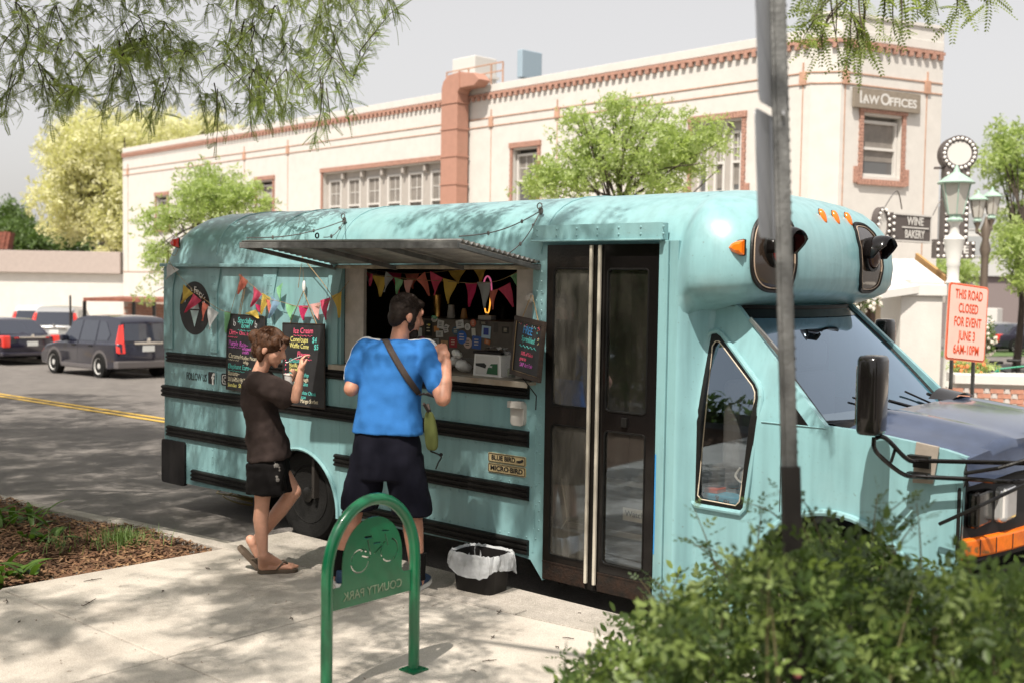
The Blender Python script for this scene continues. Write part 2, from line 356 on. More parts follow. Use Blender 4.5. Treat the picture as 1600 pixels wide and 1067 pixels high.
# ================================================================== THE SETTING
def curb_y(x): return -.632+.0935*x
M['asphalt'] = mat('asphalt', (.125, .113, .104), .9, var=.01, col2=(.19, .172, .158), scale=3, bump=.6, bscale=160)
M['concrete'] = mat('sidewalk_concrete', (.36, .32, .275), .9, col2=(.44, .40, .35), scale=1.6, bump=.25, bscale=120)
M['curbmat'] = mat('curb_concrete', (.26, .235, .20), .9, col2=(.38, .34, .30), scale=5, bump=.35, bscale=90)
M['mulch'] = mat('mulch_soil', (.055, .028, .014), .95, col2=(.13, .062, .028), scale=30, bump=1, bscale=90)
M['grass'] = mat('distant_lawn', (.07, .12, .03), .9, var=.3, scale=2)
M['yellow'] = mat('yellow_road_paint', (.52, .33, .05), .8, var=.25, scale=8)
def stones(m, s1=220, s2=2.0, lo=.72):
    """fine aggregate speckle multiplied into a ground material"""
    t = m.node_tree; b = t.nodes['Principled BSDF']; src = b.inputs['Base Color'].links[0].from_socket
    tc = t.nodes.new('ShaderNodeTexCoord'); v = t.nodes.new('ShaderNodeTexNoise'); v.inputs['Scale'].default_value = s1; v.inputs['Detail'].default_value = 2
    v2 = t.nodes.new('ShaderNodeTexNoise'); v2.inputs['Scale'].default_value = s2; v2.inputs['Detail'].default_value = 9; v2.inputs['Roughness'].default_value = .7
    mr = t.nodes.new('ShaderNodeMapRange'); mr.inputs[1].default_value = .3; mr.inputs[2].default_value = .7; mr.inputs[3].default_value = lo; mr.inputs[4].default_value = 1.3
    mr2 = t.nodes.new('ShaderNodeMapRange'); mr2.inputs[1].default_value = .3; mr2.inputs[2].default_value = .55; mr2.inputs[3].default_value = .78; mr2.inputs[4].default_value = 1.0
    for n in (v, v2): t.links.new(tc.outputs['Object'], n.inputs['Vector'])
    t.links.new(v.outputs['Fac'], mr.inputs[0]); t.links.new(v2.outputs['Fac'], mr2.inputs[0])
    mm = t.nodes.new('ShaderNodeMath'); mm.operation = 'MULTIPLY'; t.links.new(mr.outputs[0], mm.inputs[0]); t.links.new(mr2.outputs[0], mm.inputs[1])
    vm = t.nodes.new('ShaderNodeVectorMath'); vm.operation = 'SCALE'; t.links.new(src, vm.inputs[0]); t.links.new(mm.outputs[0], vm.inputs['Scale'])
    t.links.new(vm.outputs[0], b.inputs['Base Color'])
stones(M['asphalt'], 130, 1.2, .6); stones(M['concrete'], 160, 1.6, .86); stones(M['curbmat'], 160, 3)
# ground sheet to the horizon (road surface near, plain ground far)
gx = [-260, -140, -90, -70, -55, -45, -36, -30, -25, -21, -18, -15, -12.5, -10, -8, -6, -4, -2, 0, 2, 4, 6, 9, 14, 25, 60, 160]
gy = [-160, -60, -30, -15, -8, -4, -2, 0, 1, 2, 3, 4, 5, 6, 7.5, 9, 11, 13, 15, 18, 22, 27, 33, 42, 55, 80, 120, 200, 320]
mb = MB(); mb.grid([[Vector((x, y, gz(x, y))) for y in gy] for x in gx]); o = mb.build('road', 'asphalt', smooth=True); o['kind'] = 'structure'
# concrete gutter pan, kerb, sidewalk slabs
def strip(mb, f0, f1, x0, x1, z0, z1, n=1, mi=0):
    for i in range(n):
        a = x0+(x1-x0)*i/n; b = x0+(x1-x0)*(i+1)/n
        mb.add([(a, f0(a), z0(a)), (b, f0(b), z0(b)), (b, f1(b), z1(b)), (a, f1(a), z1(a))], [(0, 1, 2, 3)], mi)
mb = MB(); gg = lambda y: (lambda x: gz(x, y)+.005)
strip(mb, curb_y, lambda x: curb_y(x)+.52, -30, 6, gg(-.6), gg(-.1), 36); o = mb.build('gutter', 'curbmat'); o['kind'] = 'structure'
kerb = bpy.data.objects.new('kerb', None); COL.objects.link(kerb); kerb['kind'] = 'structure'; ORG[kerb] = Vector()
def kz(x): return WALK-.034*max(0, (x-CAM.x)*-.6565+4.8*.7543-9.5)
x = -30
while x < 6:
    L = 1.9; a, b = x+.006, x+L-.006; mb = MB()
    for (p, q) in ((a, b),):
        V = [(p, curb_y(p)-.13, kz(p)), (q, curb_y(q)-.13, kz(q)), (q, curb_y(q)-.02, kz(q)), (p, curb_y(p)-.02, kz(p)),
             (p, curb_y(p), kz(p)-.02), (q, curb_y(q), kz(q)-.02), (q, curb_y(q)+.02, kz(q)-.25), (p, curb_y(p)+.02, kz(p)-.25),
             (p, curb_y(p)-.13, kz(p)-.25), (q, curb_y(q)-.13, kz(q)-.25)]
        mb.add(V, [(0, 1, 2, 3), (3, 2, 5, 4), (4, 5, 6, 7), (0, 8, 9, 1), (0, 3, 4, 7, 8), (1, 9, 6, 5, 2), (8, 7, 6, 9)])
    mb.build('kerb_stone', 'curbmat', kerb, bevel=.008)
    x += L
walk = bpy.data.objects.new('sidewalk', None); COL.objects.link(walk); walk['kind'] = 'structure'; ORG[walk] = Vector()
def mulch_x(y): return -2.03-.09*(y+1.0)*-1
base = MB(); base.box((-2.3, -14, -.2), (12, -.2, WALK-.045)); base.build('joint_base', 'curbmat', walk)
xs = [-2.04, -.35, 1.35, 3.05, 4.75, 6.45]; ys = [None, -2.45, -4.3, -6.15, -8.0, -9.9, -12]
for i in range(len(xs)-1):
    for j in range(len(ys)-1):
        a, b = xs[i]+.006, xs[i+1]-.006; mb = MB(); y1a = (curb_y(a)-.14) if j == 0 else ys[j]-.004; y1b = (curb_y(b)-.14) if j == 0 else ys[j]-.004; y0 = ys[j+1]+.004
        a0 = a-(0.06*(-y0-1) if i == 0 else 0); a1 = a-(0.06*(-y1a-1) if i == 0 else 0)
        z = WALK; zb = WALK-.06
        mb.add([(a0, y0, zb), (b, y0, zb), (b, y1b, zb), (a1, y1a, zb), (a0, y0, z), (b, y0, z), (b, y1b, z), (a1, y1a, z)],
               [(0, 3, 2, 1), (4, 5, 6, 7), (0, 1, 5, 4), (1, 2, 6, 5), (2, 3, 7, 6), (3, 0, 4, 7)])
        mb.build('slab', 'concrete', walk, bevel=.009)
# mulch bed
mb = MB(); P = []
for i in range(60):
    row = []
    for j in range(60):
        x = -2.05-.06*(6*j/59)-i*.28; y = (curb_y(x)-.135)-(6*j/59)
        row.append(Vector((x, y, kz(x)-.03+.03*math.sin(x*3.1+y*2)*math.sin(y*4.3)+random.uniform(-.008, .008)-(0.02 if i == 0 or j == 0 else 0))))
    P.append(row)
mb.grid(P); o = mb.build('mulch_bed', 'mulch', smooth=True); o['kind'] = 'structure'
def scatter(name, n, tmpl, place, m, kind='stuff', parent=None):
    """numpy scatter of a small template (verts k x 3, quads) -> one mesh"""
    T, Fq = tmpl; T = np.array(T, float); Fq = np.array(Fq); k = len(T); Vs = []; Fs = []
    for i in range(n):
        p, Rm, s = place(i)
        Vs.append((T*s) @ np.array(Rm).T+np.array(p)); Fs.append(Fq+i*k)
    return npmesh(name, np.vstack(Vs), np.vstack(Fs), m, parent, kind)
def rotm(yaw, pitch, roll=0): return (Matrix.Rotation(yaw, 3, 'Z') @ Matrix.Rotation(pitch, 3, 'Y') @ Matrix.Rotation(roll, 3, 'X'))
CH = ([(-.5, -.12, 0), (.5, -.09, 0), (.5, .10, .02), (-.5, .12, .03)], [(0, 1, 2, 3)])
def pm(i):
    u = random.random()**1.3*4.2; v = random.random()*2.9; x = -2.06-.06*v-u; y = curb_y(x)-.14-v
    return (x, y, kz(x)-.012+.03*math.sin(x*3.1+y*2)*math.sin(y*4.3)+random.uniform(0, .012)), rotm(random.uniform(0, 6.3), random.uniform(-.4, .4), random.uniform(-.5, .5)), random.uniform(.02, .07)
M['chip1'] = mat('bark_chip', (.115, .055, .027), .9, var=.4, scale=4); M['chip2'] = mat('bark_chip_pale', (.21, .12, .06), .9, var=.4, scale=4)
scatter('mulch_chips', 15000, CH, pm, 'chip1'); scatter('pale_mulch_chips', 7000, CH, pm, 'chip2')
# double yellow line
F0 = at_g(0, 617.5); F1 = at_g(255, 656.8); dl = (F1-F0); dl.z = 0; dl.normalize(); nl = Vector((-dl.y, dl.x, 0))
ym = MB()
for off in (-.13, .13):
    pts = [F0+dl*t for t in np.arange(-22, 40, 1.0)]
    for p, q in zip(pts, pts[1:]):
        cs = []
        for b, sgn in ((p, -1), (q, -1), (q, 1), (p, 1)):
            c = b+nl*(off+sgn*.06); c.z = gz(c.x, c.y)+.012; cs.append(c)
        ym.add(cs, [(0, 1, 2, 3)])
o = ym.build('road_marking', 'yellow'); o['kind'] = 'structure'
# far sidewalk and lawn strips across the street
def quad(name, pts, m, off=.02):
    mb = MB(); P = [at_g(px, py, off) for px, py in pts]; mb.add(P, [tuple(range(len(P)))]); o = mb.build(name, m); o['kind'] = 'structure'; return o
fw_ = MB()
A_ = Vector((-40, 9.6, 0)); 
for i in range(60):
    x0, x1 = -48+i*.9, -48+(i+1)*.9
    for (ya, yb) in ((11.9, 15.2),):
        fw_.add([(x0, ya, gz(x0, ya)+.13), (x1, ya, gz(x1, ya)+.13), (x1, yb+8, gz(x1, yb+8)+.13), (x0, yb+8, gz(x0, yb+8)+.13), (x0, ya, gz(x0, ya)-.1), (x1, ya, gz(x1, ya)-.1)], [(0, 1, 2, 3), (4, 5, 1, 0)])
o = fw_.build('far_sidewalk', 'concrete'); o['kind'] = 'structure'

# ================================================================== FOOD TRUCK (converted school bus on a van chassis)
T = thing('food_truck', 'teal converted school bus food truck with black rub rails and propped corrugated awning', 'food truck', (-1, 1.05, ROAD))
FS = Fr((0, 0, 0), (1, 0, 0), (0, 0, 1), (0, -1, 0)); W = 2.10
XR = -4.31
arch_c, arch_r = (-2.42, .24), .45
outer = [(XR, 2.085), (XR, .20), (-2.42-.45, .22)]+arc(-2.42, .22, .45, 180, 0, 18)[1:]+[(-.42, .24), (-.10, .22), (0.0, .105), (0, 2.20), (-.02, 2.20), (-.02, 2.085)]
hole = [(-1.95, 1.345), (-.115, 1.345), (-.115, 2.06), (-1.95, 2.06)]
m = MB(); m.plate(FS, outer[::-1], [hole], .03); m.build('side_panel', 'teal', T)
m = MB(); F2 = Fr((0, W, 0), (-1, 0, 0), (0, 0, 1), (0, 1, 0)); m.plate(F2, [(-.95, .2), (4.31, .2), (4.31, 2.085), (-.95, 2.085)], (), .03); m.build('side_panel', 'teal', T)
m = MB(); m.box((XR, 0.001, .2), (XR+.03, W-.001, 2.085)); m.build('rear_panel', 'teal', T)
# roof with coved edges
sec = [(0, 2.085), (.012, 2.15), (.03, 2.22), (.055, 2.29), (.095, 2.355), (.15, 2.41), (.22, 2.455), (.31, 2.495), (.45, 2.53), (.65, 2.55), (1.05, 2.565)]
sec = sec+[(W-y, z) for y, z in sec[-2::-1]]
xs = [XR, XR+.012, XR+.035, XR+.07, XR+.12, XR+.18, XR+.25, XR+.34, -3.6, -2.8, -2.0, -1.2, -.4, .3, .95]
P = []
for x in xs:
    k = max(0, (-3.97-x)/.34); k = math.sqrt(max(0, 1-min(1, k)**2.2)); k = .30+.70*k
    P.append([Vector((x, y+(.5-y/W)*.10*(1-k), 2.085+(z-2.085)*k)) for y, z in sec])
m = MB(); m.grid(P); m.add(P[0], [tuple(range(len(P[0])))]); m.build('roof', 'teal', T, smooth=True, angle=50)
# roof seams and drip rail
m = MB()
for x in (-3.55, -2.8, -2.0, -.06):
    m = MB(); m.tube([Vector((x, y-.002, z+.002)) for y, z in sec[1:12]], .004, 5); m.build('roof_seam', 'teal', T)
m = MB(); m.box((XR-.005, -.045, 2.07), (-1.98, -.002, 2.088)); m.box((XR-.005, -.045, 2.060), (-1.98, -.038, 2.0705)); m.build('drip_rail', 'teal', T, bevel=.003)
# raised pillars between the old windows, flared at top
for xc, wd in ((-4.24, .07), (-3.56, .05), (-2.80, .05), (-2.02, .04)):
    m = MB(); m.plate(Fr((0, -.010, 0), (1, 0, 0), (0, 0, 1), (0, -1, 0)), [(xc-wd, 1.35), (xc+wd, 1.35), (xc+wd, 1.86), (xc+wd+.03, 1.97), (xc+wd+.05, 2.055), (max(XR+.001, xc-wd-.05), 2.055), (max(XR+.001, xc-wd-.03), 1.97), (xc-wd, 1.86)], (), .0095)
    m.build('pillar', 'teal', T, bevel=.004)
# rivets
rv = []
for z in (1.34, 1.22, 1.052, .915, .70, .575, .36): rv += [(x, z) for x in np.arange(-4.26, -.06, .075) if not (abs(x+2.42) < .50 and z < .72)]
for x in (-4.28, -4.20, -3.58, -3.54, -2.82, -2.78, -.035, -.075): rv += [(x, z) for z in np.arange(.42, 2.04, .06)]
T8 = [(math.cos(k*math.pi/3)*.0068, 0, math.sin(k*math.pi/3)*.0068) for k in range(6)]+[(math.cos(k*math.pi/3)*.003, -.0042, math.sin(k*math.pi/3)*.003) for k in range(6)]
V = []; Fq = []; n = 0
for x, z in rv:
    if -1.96 < x < -.11 and 1.34 < z < 2.07: continue
    y = -.0105 if z > 1.36 else -.0005
    V += [(x+a, y+b, z+c) for a, b, c in T8]; Fq += [(n+k, n+(k+1) % 6, n+6+(k+1) % 6, n+6+k) for k in range(6)]+[(n+6, n+7, n+8, n+9), (n+9, n+10, n+11, n+6)]; n += 12
npmesh('rivets', V, Fq, 'teal', T, 'stuff')
# lap seams between lower side sheets
m = MB()
for x in (-3.55, -1.98, -1.15, -.09): m = MB(); m.box((x, -.0022, .27), (x+.02, -.0005, 1.23)); m.build('sheet_seam', 'teal', T)
# black ribbed rub rails
def railb(x0, x1, zt, h=.088):
    m = MB(); prof = [(0, 0), (-.014, .003), (-.026, .010), (-.026, .020), (-.016, .026), (-.016, .032), (-.028, .038), (-.028, .050), (-.016, .056), (-.016, .062), (-.026, .068), (-.026, .078), (-.014, .085), (0, .088)]
    prof = [(a, b*h/.088) for a, b in prof]
    m.grid([[Vector((x, a-.001, zt-h+b)) for a, b in prof] for x in (x0, x1)])
    for x in (x0, x1): m.add([(x, a-.001, zt-h+b) for a, b in prof], [tuple(range(len(prof)))])
    return m.build('rub_rail', 'black', T)
railb(-4.25, -.125, 1.325); railb(-4.325, -.122, 1.036, .105); railb(-4.25, -2.93, .686, .095); railb(-2.0, -.115, .686, .095); railb(-3.87, -2.96, .342, .098); railb(-1.90, -.11, .342, .098)
m = MB(); m.plate(Fr((0, -.02, 0), (1, 0, 0), (0, 0, 1), (0, -1, 0)), rrect(-4.33, -3.97, .18, .56, .03), (), .03); m.build('rear_corner_guard', 'blackplastic', T, bevel=.006)
m = MB(); m.tube([Vector((x, -.012, z)) for x, z in arc(-2.42, .22, .455, 182, -2, 24)], .014, 6); m.build('wheel_arch_lip', 'teal', T, smooth=True)
m = MB(); m.grid([[Vector((x, y, z)) for x, z in arc(-2.42, .22, .45, 180, 0, 16)] for y in (.0, .5)]); m.box((-2.9, .5, .1), (-1.95, .52, .7)); m.build('wheel_well', 'interior', T)
def wheel(xc, zc, y, r, nm='wheel'):
    m = MB(); prof = [(r*.60, .02), (r*.78, -.012), (r*.93, -.004), (r*.985, .02), (r, .045), (r, .16), (r*.98, .19), (r*.6, .19)]
    m.lathe((xc, y, zc), (0, 1, 0), prof, 40); t = m.build(nm, 'tyre', T, smooth=True)
    m = MB()
    for k in range(56):
        a = 2*math.pi*k/56
        for off in (.05, .11):
            c = Vector((xc+math.cos(a+off)*(r+.002), y+off, zc+math.sin(a+off)*(r+.002))); m.bar(c-Vector((math.cos(a), 0, math.sin(a)))*.004, c+Vector((math.cos(a), 0, math.sin(a)))*.004, .026, .045, up=(0, 1, 0))
    m.build('tread', 'tyre', t)
    m = MB(); m.lathe((xc, y, zc), (0, 1, 0), [(r*.61, .012), (r*.60, .03), (r*.55, .05), (r*.5, .10), (r*.36, .115), (r*.30, .06), (r*.17, .05), (r*.16, .0), (r*.10, -.008), (.004, -.008)], 40, cap=False); ri = m.build('rim', 'rim', t, smooth=True)
    m = MB()
    for k in range(8): a = 2*math.pi*k/8; m.lathe((xc+math.cos(a)*r*.235, y+.045, zc+math.sin(a)*r*.235), (0, -1, 0), [(.011, 0), (.011, .018), (.006, .022)], 6)
    for k in range(8): a = 2*math.pi*(k+.5)/8; m.lathe((xc+math.cos(a)*r*.44, y+.095, zc+math.sin(a)*r*.44), (0, -1, 0), [(.022, 0), (.022, .002)], 10, mi=1)
    m.build('lug_nuts', ['chrome', 'black'], t)
wheel(-2.42, .31, .07, .362); wheel(-2.42, .31, .27, .362)
m = MB(); m.box((-4.2, .5, .1), (-.2, 1.6, .24)); m.box((-2.6, .5, .2), (-2.3, 1.9, .4)); m.box((-.2, .5, .15), (2.3, 1.6, .3)); m.build('underframe', 'interior', T)
# exhaust / axle step behind the wheel
m = MB(); m.box((-3.05, .02, .10), (-2.98, .45, .42)); m.build('mudflap', 'black', T)
# ---- door header, door posts
m = MB(); m.plate(Fr((0, -.045, 0), (1, 0, 0), (0, 0, 1), (0, -1, 0)), [(-.085, 2.225), (.875, 2.225), (.875, 2.325), (-.085, 2.325)], (), .06); m.box((-.085, -.065, 2.222), (.875, -.0451, 2.234))
m.build('door_header', 'teal', T, bevel=.004)
for x in np.arange(-.05, .9, .155):
    for z in (2.26, 2.30): m = MB(); m.lathe((x, -.045, z), (0, -1, 0), [(.008, 0), (.005, .005), (.001, .006)], 8, cap=False); m.build('header_bolt', 'teal', T)
m = MB(); m.box((.835, -.016, .13), (.895, .05, 2.224)); m.box((.897, -.001, .13), (.955, .05, 2.224)); m.build('door_post', 'teal', T, bevel=.003)
m = MB(); m.box((.838, -.018, .42), (.846, -.0165, 1.0)); m.build('blue_tape', mat('blue_tape', (.03, .22, .50), .6), T)
# door frame well & steps
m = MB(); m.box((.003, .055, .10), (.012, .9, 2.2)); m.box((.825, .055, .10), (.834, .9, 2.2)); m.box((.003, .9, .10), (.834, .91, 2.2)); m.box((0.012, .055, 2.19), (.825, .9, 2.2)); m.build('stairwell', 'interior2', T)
for k, (zz, y0) in enumerate(((.16, .03), (.44, .22), (.72, .42))):
    m = MB(); m.box((.013, y0+.03, zz-.02), (.824, .895, zz)); st = m.build('step', 'interior2', T)
    m = MB(); m.box((.013, y0+.012, zz-.028), (.824, y0+.0295, zz+.004)); m.build('step_nosing', mat('step_nosing', (.30, .28, .25), .45, .6, bump=.4, bscale=150), st)
    if k: m = MB(); m.box((.013, y0+.031, zz-.28), (.824, y0+.04, zz-.03)); m.build('step_riser', 'steel', st)
m = MB(); FT = Fr((.56, .24, .565), (1, 0, 0), (0, 0, 1), (0, -1, 0)); m.fbox(FT, -.12, .2, -.045, .035, .0, .002); pl = m.build('step_warning_plate', mat('old_label', (.32, .30, .26), .6), T); text('Watch Your', FT, .03, 0, .052, 'blackink', pl, c=.004)
m = MB(); m.tube([(.06, .10, .75), (.09, .10, .62), (.10, .12, .50), (.05, .12, .42)], .008, 8); m.build('grab_rail', 'chrome', T, smooth=True)
def leaf(x0, x1, gl):
    L = MB(); f = Fr((0, -.012, 0), (1, 0, 0), (0, 0, 1), (0, -1, 0))
    g0, g1 = gl
    h1 = rrect(g0, g1, 1.22, 2.06, .025); h2 = rrect(g0-.003, g1-.003, .285 if x0 < .3 else .30, 1.10, .025)
    L.plate(f, [(x0, .12), (x1, .12), (x1, 2.205), (x0, 2.205)], [h1, h2], .03); d = L.build('door_leaf', 'rust_black' if x0 < .3 else 'blackgloss', T, bevel=.004)
    for h in (h1, h2):
        g = MB(); g.plate(Fr((0, -.002, 0), (1, 0, 0), (0, 0, 1), (0, -1, 0)), h, (), 0); g.build('glass_pane', 'doorglass' if x0 < .3 else 'doorglass2', d)
        r = MB(); r.tube([(x, -.0125, z) for x, z in h], .006, 5, closed=True, cap=False); r.build('gasket', 'black', d, smooth=True)
    return d
def dglass(name, al, col, rough):
    m = mat(name, col, rough, spec=.8, alpha=al); t = m.node_tree; b = t.nodes['Principled BSDF']
    tc = t.nodes.new('ShaderNodeTexCoord'); mp = t.nodes.new('ShaderNodeMapping'); mp.inputs['Scale'].default_value = (9, 1, 1.3); n = t.nodes.new('ShaderNodeTexNoise'); n.inputs['Scale'].default_value = 3; n.inputs['Detail'].default_value = 8
    t.links.new(tc.outputs['Object'], mp.inputs[0]); t.links.new(mp.outputs[0], n.inputs[0]); r = t.nodes.new('ShaderNodeMapRange'); r.inputs[1].default_value = .35; r.inputs[2].default_value = .7; r.inputs[3].default_value = al-.16; r.inputs[4].default_value = min(1, al+.16)
    t.links.new(n.outputs[0], r.inputs[0]); t.links.new(r.outputs[0], b.inputs['Alpha']); return m
M['doorglass'] = glassmat('dusty_door_glass', (.75, .72, .66), .16, .06, .42, (.15, .14, .12)); M['doorglass2'] = glassmat('door_glass', (.75, .72, .66), .17, .03, .10, (.12, .11, .09))
d0x = 0
d1 = leaf(.008, .392, (.065, .345)); d2 = leaf(.428, .828, (.475, .765))
for x0_, x1_, dd_ in ((.012, .35, d1), (.44, .82, d2)):
    m = MB(); m.box((x0_, -.0155, .125), (x1_, -.0125, .235)); m.box((x0_, -.020, .232), (x1_, -.0125, .24)); m.build('kick_plate', mat('rusty_kick_plate', (.007, .006, .005), .5, col2=(.03, .014, .008), scale=14, bump=.3), dd_)
m = MB(); m.box((.392, -.018, .12), (.428, .015, 2.20)); m.build('door_gap_rubber', 'black', T)
for x in (.362, .425):
    m = MB(); m.box((x-.0095, -.038, .16), (x+.0095, -.0185, 2.20)); m.build('door_edge_strip', 'cream_strip', T, bevel=.004)
m = MB(); m.box((.60, -.03, 1.135), (.64, -.0125, 1.19)); m.build('door_latch', 'black', d2, bevel=.003)
# ---- serving hatch
m = MB()
m.plate(Fr((0, .03, 0), (1, 0, 0), (0, 0, 1), (0, -1, 0)), [(-1.945, 1.36), (-1.74, 1.36), (-1.74, 2.055), (-1.945, 2.055)], (), .03)
m.build('hatch_side_panel', 'inner_white', T, bevel=.004)
m = MB(); m.plate(Fr((0, .03, 0), (1, 0, 0), (0, 0, 1), (0, -1, 0)), [(-.275, 1.36), (-.118, 1.36), (-.118, 2.055), (-.275, 2.055)], (), .03); m.build('hatch_side_panel', 'inner_white', T, bevel=.004)
m = MB(); m.box((-1.97, -.028, 2.052), (-.10, .0, 2.078)); m.build('hatch_head_trim', mat('dirty_cream_trim', (.36, .32, .25), .5, var=.45, scale=10), T, bevel=.004)
m = MB(); m.box((-1.99, -.085, 1.333), (-.075, .62, 1.352)); m.box((-1.99, -.09, 1.318), (-.075, -.085, 1.354)); m.build('counter_shelf', mat('dirty_white_shelf', (.40, .36, .30), .45, .2, col2=(.26, .20, .14), scale=6), T, bevel=.003)
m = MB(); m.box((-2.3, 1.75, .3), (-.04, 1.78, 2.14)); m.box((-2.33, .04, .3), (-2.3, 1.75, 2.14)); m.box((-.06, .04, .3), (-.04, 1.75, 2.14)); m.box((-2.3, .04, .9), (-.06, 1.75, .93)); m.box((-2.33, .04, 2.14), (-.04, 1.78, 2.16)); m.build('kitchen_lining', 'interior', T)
m = MB(); m.box((-2.1, .62, 1.0), (-1.55, 1.3, 1.54)); m.box((-2.08, .615, 1.40), (-1.57, .6195, 1.43)); m.build('chest_freezer', 'interior2', T, bevel=.01)
m = MB(); m.box((-1.9, 1.55, 1.62), (-.2, 1.74, 1.64)); 
for i in range(9): m.lathe((-1.8+i*.17, 1.62, 1.64), (0, 0, 1), [(.035, 0), (.04, .1+.03*math.sin(i*5)), (.02, .15)], 10)
m.build('back_shelf', 'interior2', T)
# awning
A1 = Vector((-2.02, -.83, 2.225)); A2 = Vector((-.05, -.74, 2.21)); B1 = Vector((-2.02, -.012, 2.088)); B2 = Vector((-.05, -.012, 2.095))
P = []; nn = 140
for i in range(nn+1):
    t = i/nn; a = A1.lerp(A2, t); b = B1.lerp(B2, t); P.append([a, b])
# corrugations run parallel to the truck: sheet profile varies with distance from the truck
P = []
nn = 96
for i in range(nn+1):
    t = i/nn; z = .011*math.sin(t*2*math.pi*16); P.append([B1.lerp(A1, t)+Vector((0, 0, z)), B2.lerp(A2, t)+Vector((0, 0, z))])
m = MB(); m.grid(P); aw = m.build('awning', 'alu', T, smooth=True); md = aw.modifiers.new('s', 'SOLIDIFY'); md.thickness = .0035
m = MB(); dn = Vector((0, 0, -.03)); m.bar(A1+dn, A2+dn, .035, .04); m.build('awning_front_rail', 'galv', aw, bevel=.003)
for t in (0.005, .34, .67, .995):
    m = MB(); m.bar(B1.lerp(B2, t)+dn*1.1, A1.lerp(A2, t)+dn*1.1, .03, .028); m.build('awning_rib', 'galv', aw, bevel=.003)
m = MB(); m.tube([B1+Vector((0, 0, -.02)), B2+Vector((0, 0, -.02))], .014, 8); m.build('awning_hinge', 'galv', aw)
def chain(name, pts, m_='wire', parent=aw, r=.004):
    b = MB(); out = []
    for p, q in zip(pts, pts[1:]):
        p, q = Vector(p), Vector(q)
        for i in range(12): t = i/12; out.append(p.lerp(q, t)+Vector((0, 0, -.04*math.sin(math.pi*t))))
    out.append(Vector(pts[-1])); b.tube(out, r, 5)
    for k in range(3, len(out)-1, 5): b.ell(out[k], (.010, .010, .014), n=6, m=4)
    return b.build(name, m_, parent, smooth=True)
h1 = at_y(538, 345, .12); h2 = at_y(845, 330, .12)
A1r = at_x(405, 372, -1.95)
chain('stay_cable', [A1+Vector((.06, 0, .02)), h1]); chain('stay_cable', [h1, A1.lerp(A2, .42)+Vector((0, 0, .02))], r=.0035)
chain('stay_cable', [h2, A2+Vector((0, 0, .02))]); chain('stay_cable', [h2, Vector((-.05, -.30, 2.15))], r=.0035)
for h in (h1, h2):
    m = MB(); m.ell(h, (.02, .012, .028), n=10, m=6); m.tube([h+Vector((math.cos(a)*.02, -.012, .03+math.sin(a)*.02)) for a in np.linspace(0, 6.28, 12)], .004, 5); m.build('stay_hook', 'wire', aw, smooth=True)
m = MB(); c = A1.lerp(A2, .40)+Vector((0, -.02, .03)); m.tube([c+Vector((math.cos(a)*.016, 0, math.sin(a)*.016)) for a in np.linspace(0, 6.28, 12)], .005, 5); m.build('pull_ring', 'black', aw, smooth=True)
# ---- marker lights, outlet cover, badges, decals
def marker(c, s, m_, ax, name='marker_light', flat=(1, 1)):
    c = Vector(c); ax = Vector(ax).normalized(); side = ax.cross(Vector((0, 0, 1))).normalized() if abs(ax.z) < .9 else Vector((0, 1, 0)); up = side.cross(ax)
    b = MB(); rings = []
    for i, (k, h) in enumerate(((1, 0), (.98, .35), (.8, .75), (.45, .98), (.08, 1.05))):
        rings.append([c+side*(math.cos(t)*s*flat[0]*k)+up*((math.sin(t)-(.55*max(0, -math.sin(t))))*s*flat[1]*k)+ax*(h*s*.55) for t in np.linspace(0, 2*math.pi, 15)[:-1]])
    b.grid(rings, wrap=True); b.add(rings[-1], [tuple(range(14))]); o = b.build(name, m_, T, smooth=True, angle=60)
    b = MB(); b.grid([[c+side*(math.cos(t)*s*flat[0]*k)+up*(math.sin(t)*s*flat[1]*k)-ax*.002*(1-j) for t in np.linspace(0, 2*math.pi, 15)[:-1]] for j, k in ((0, 1.12), (1, 1.12), (1.2, 1.0))], wrap=True); b.build('light_base', 'black', o); return o
def dart(c, m_, L=.055, H=.048, flip=1, parent=T):
    """teardrop side marker pointing along the side"""
    b = MB(); c = Vector(c); prof = [(-1, 0), (-.55, .62), (0, .9), (.55, 1.0), (.8, .95), (.8, -.95), (.55, -1.0), (0, -.9), (-.55, -.62)]
    r1 = [c+Vector((x*L*flip, 0, z*H)) for x, z in prof]; r2 = [c+Vector((x*L*.86*flip+.004, -.028, z*H*.8)) for x, z in prof]; r3 = [c+Vector((x*L*.5*flip+.008, -.04, z*H*.4)) for x, z in prof]
    b.grid([r1, r2, r3], wrap=True); b.add(r3, [tuple(range(len(r3)))]); o = b.build('marker_light', m_, parent, smooth=True, angle=25)
    b = MB(); b.plate(Fr(c+Vector((0, .004, 0)), (1, 0, 0), (0, 0, 1), (0, -1, 0)), [(x*L*1.1*flip, z*H*1.1) for x, z in prof], (), .006); b.build('light_base', 'black', o)
p_ = at_y(275, 380, .03); dart((p_.x, p_.y-.005, p_.z), 'redlens', .06, .042, 1)
p_ = at_y(1153, 389, -.03)
m = MB(); m.plate(Fr((0, -.03, 0), (1, 0, 0), (0, 0, 1), (0, -1, 0)), rrect(-.262, -.150, 1.065, 1.222, .03), (), .035); m.box((-.262, -.06, 1.18), (-.150, -.03, 1.222)); m.build('outlet_cover', mat('grey_plastic_cover', (.42, .40, .37), .5, var=.1), T, bevel=.012, seg=3)
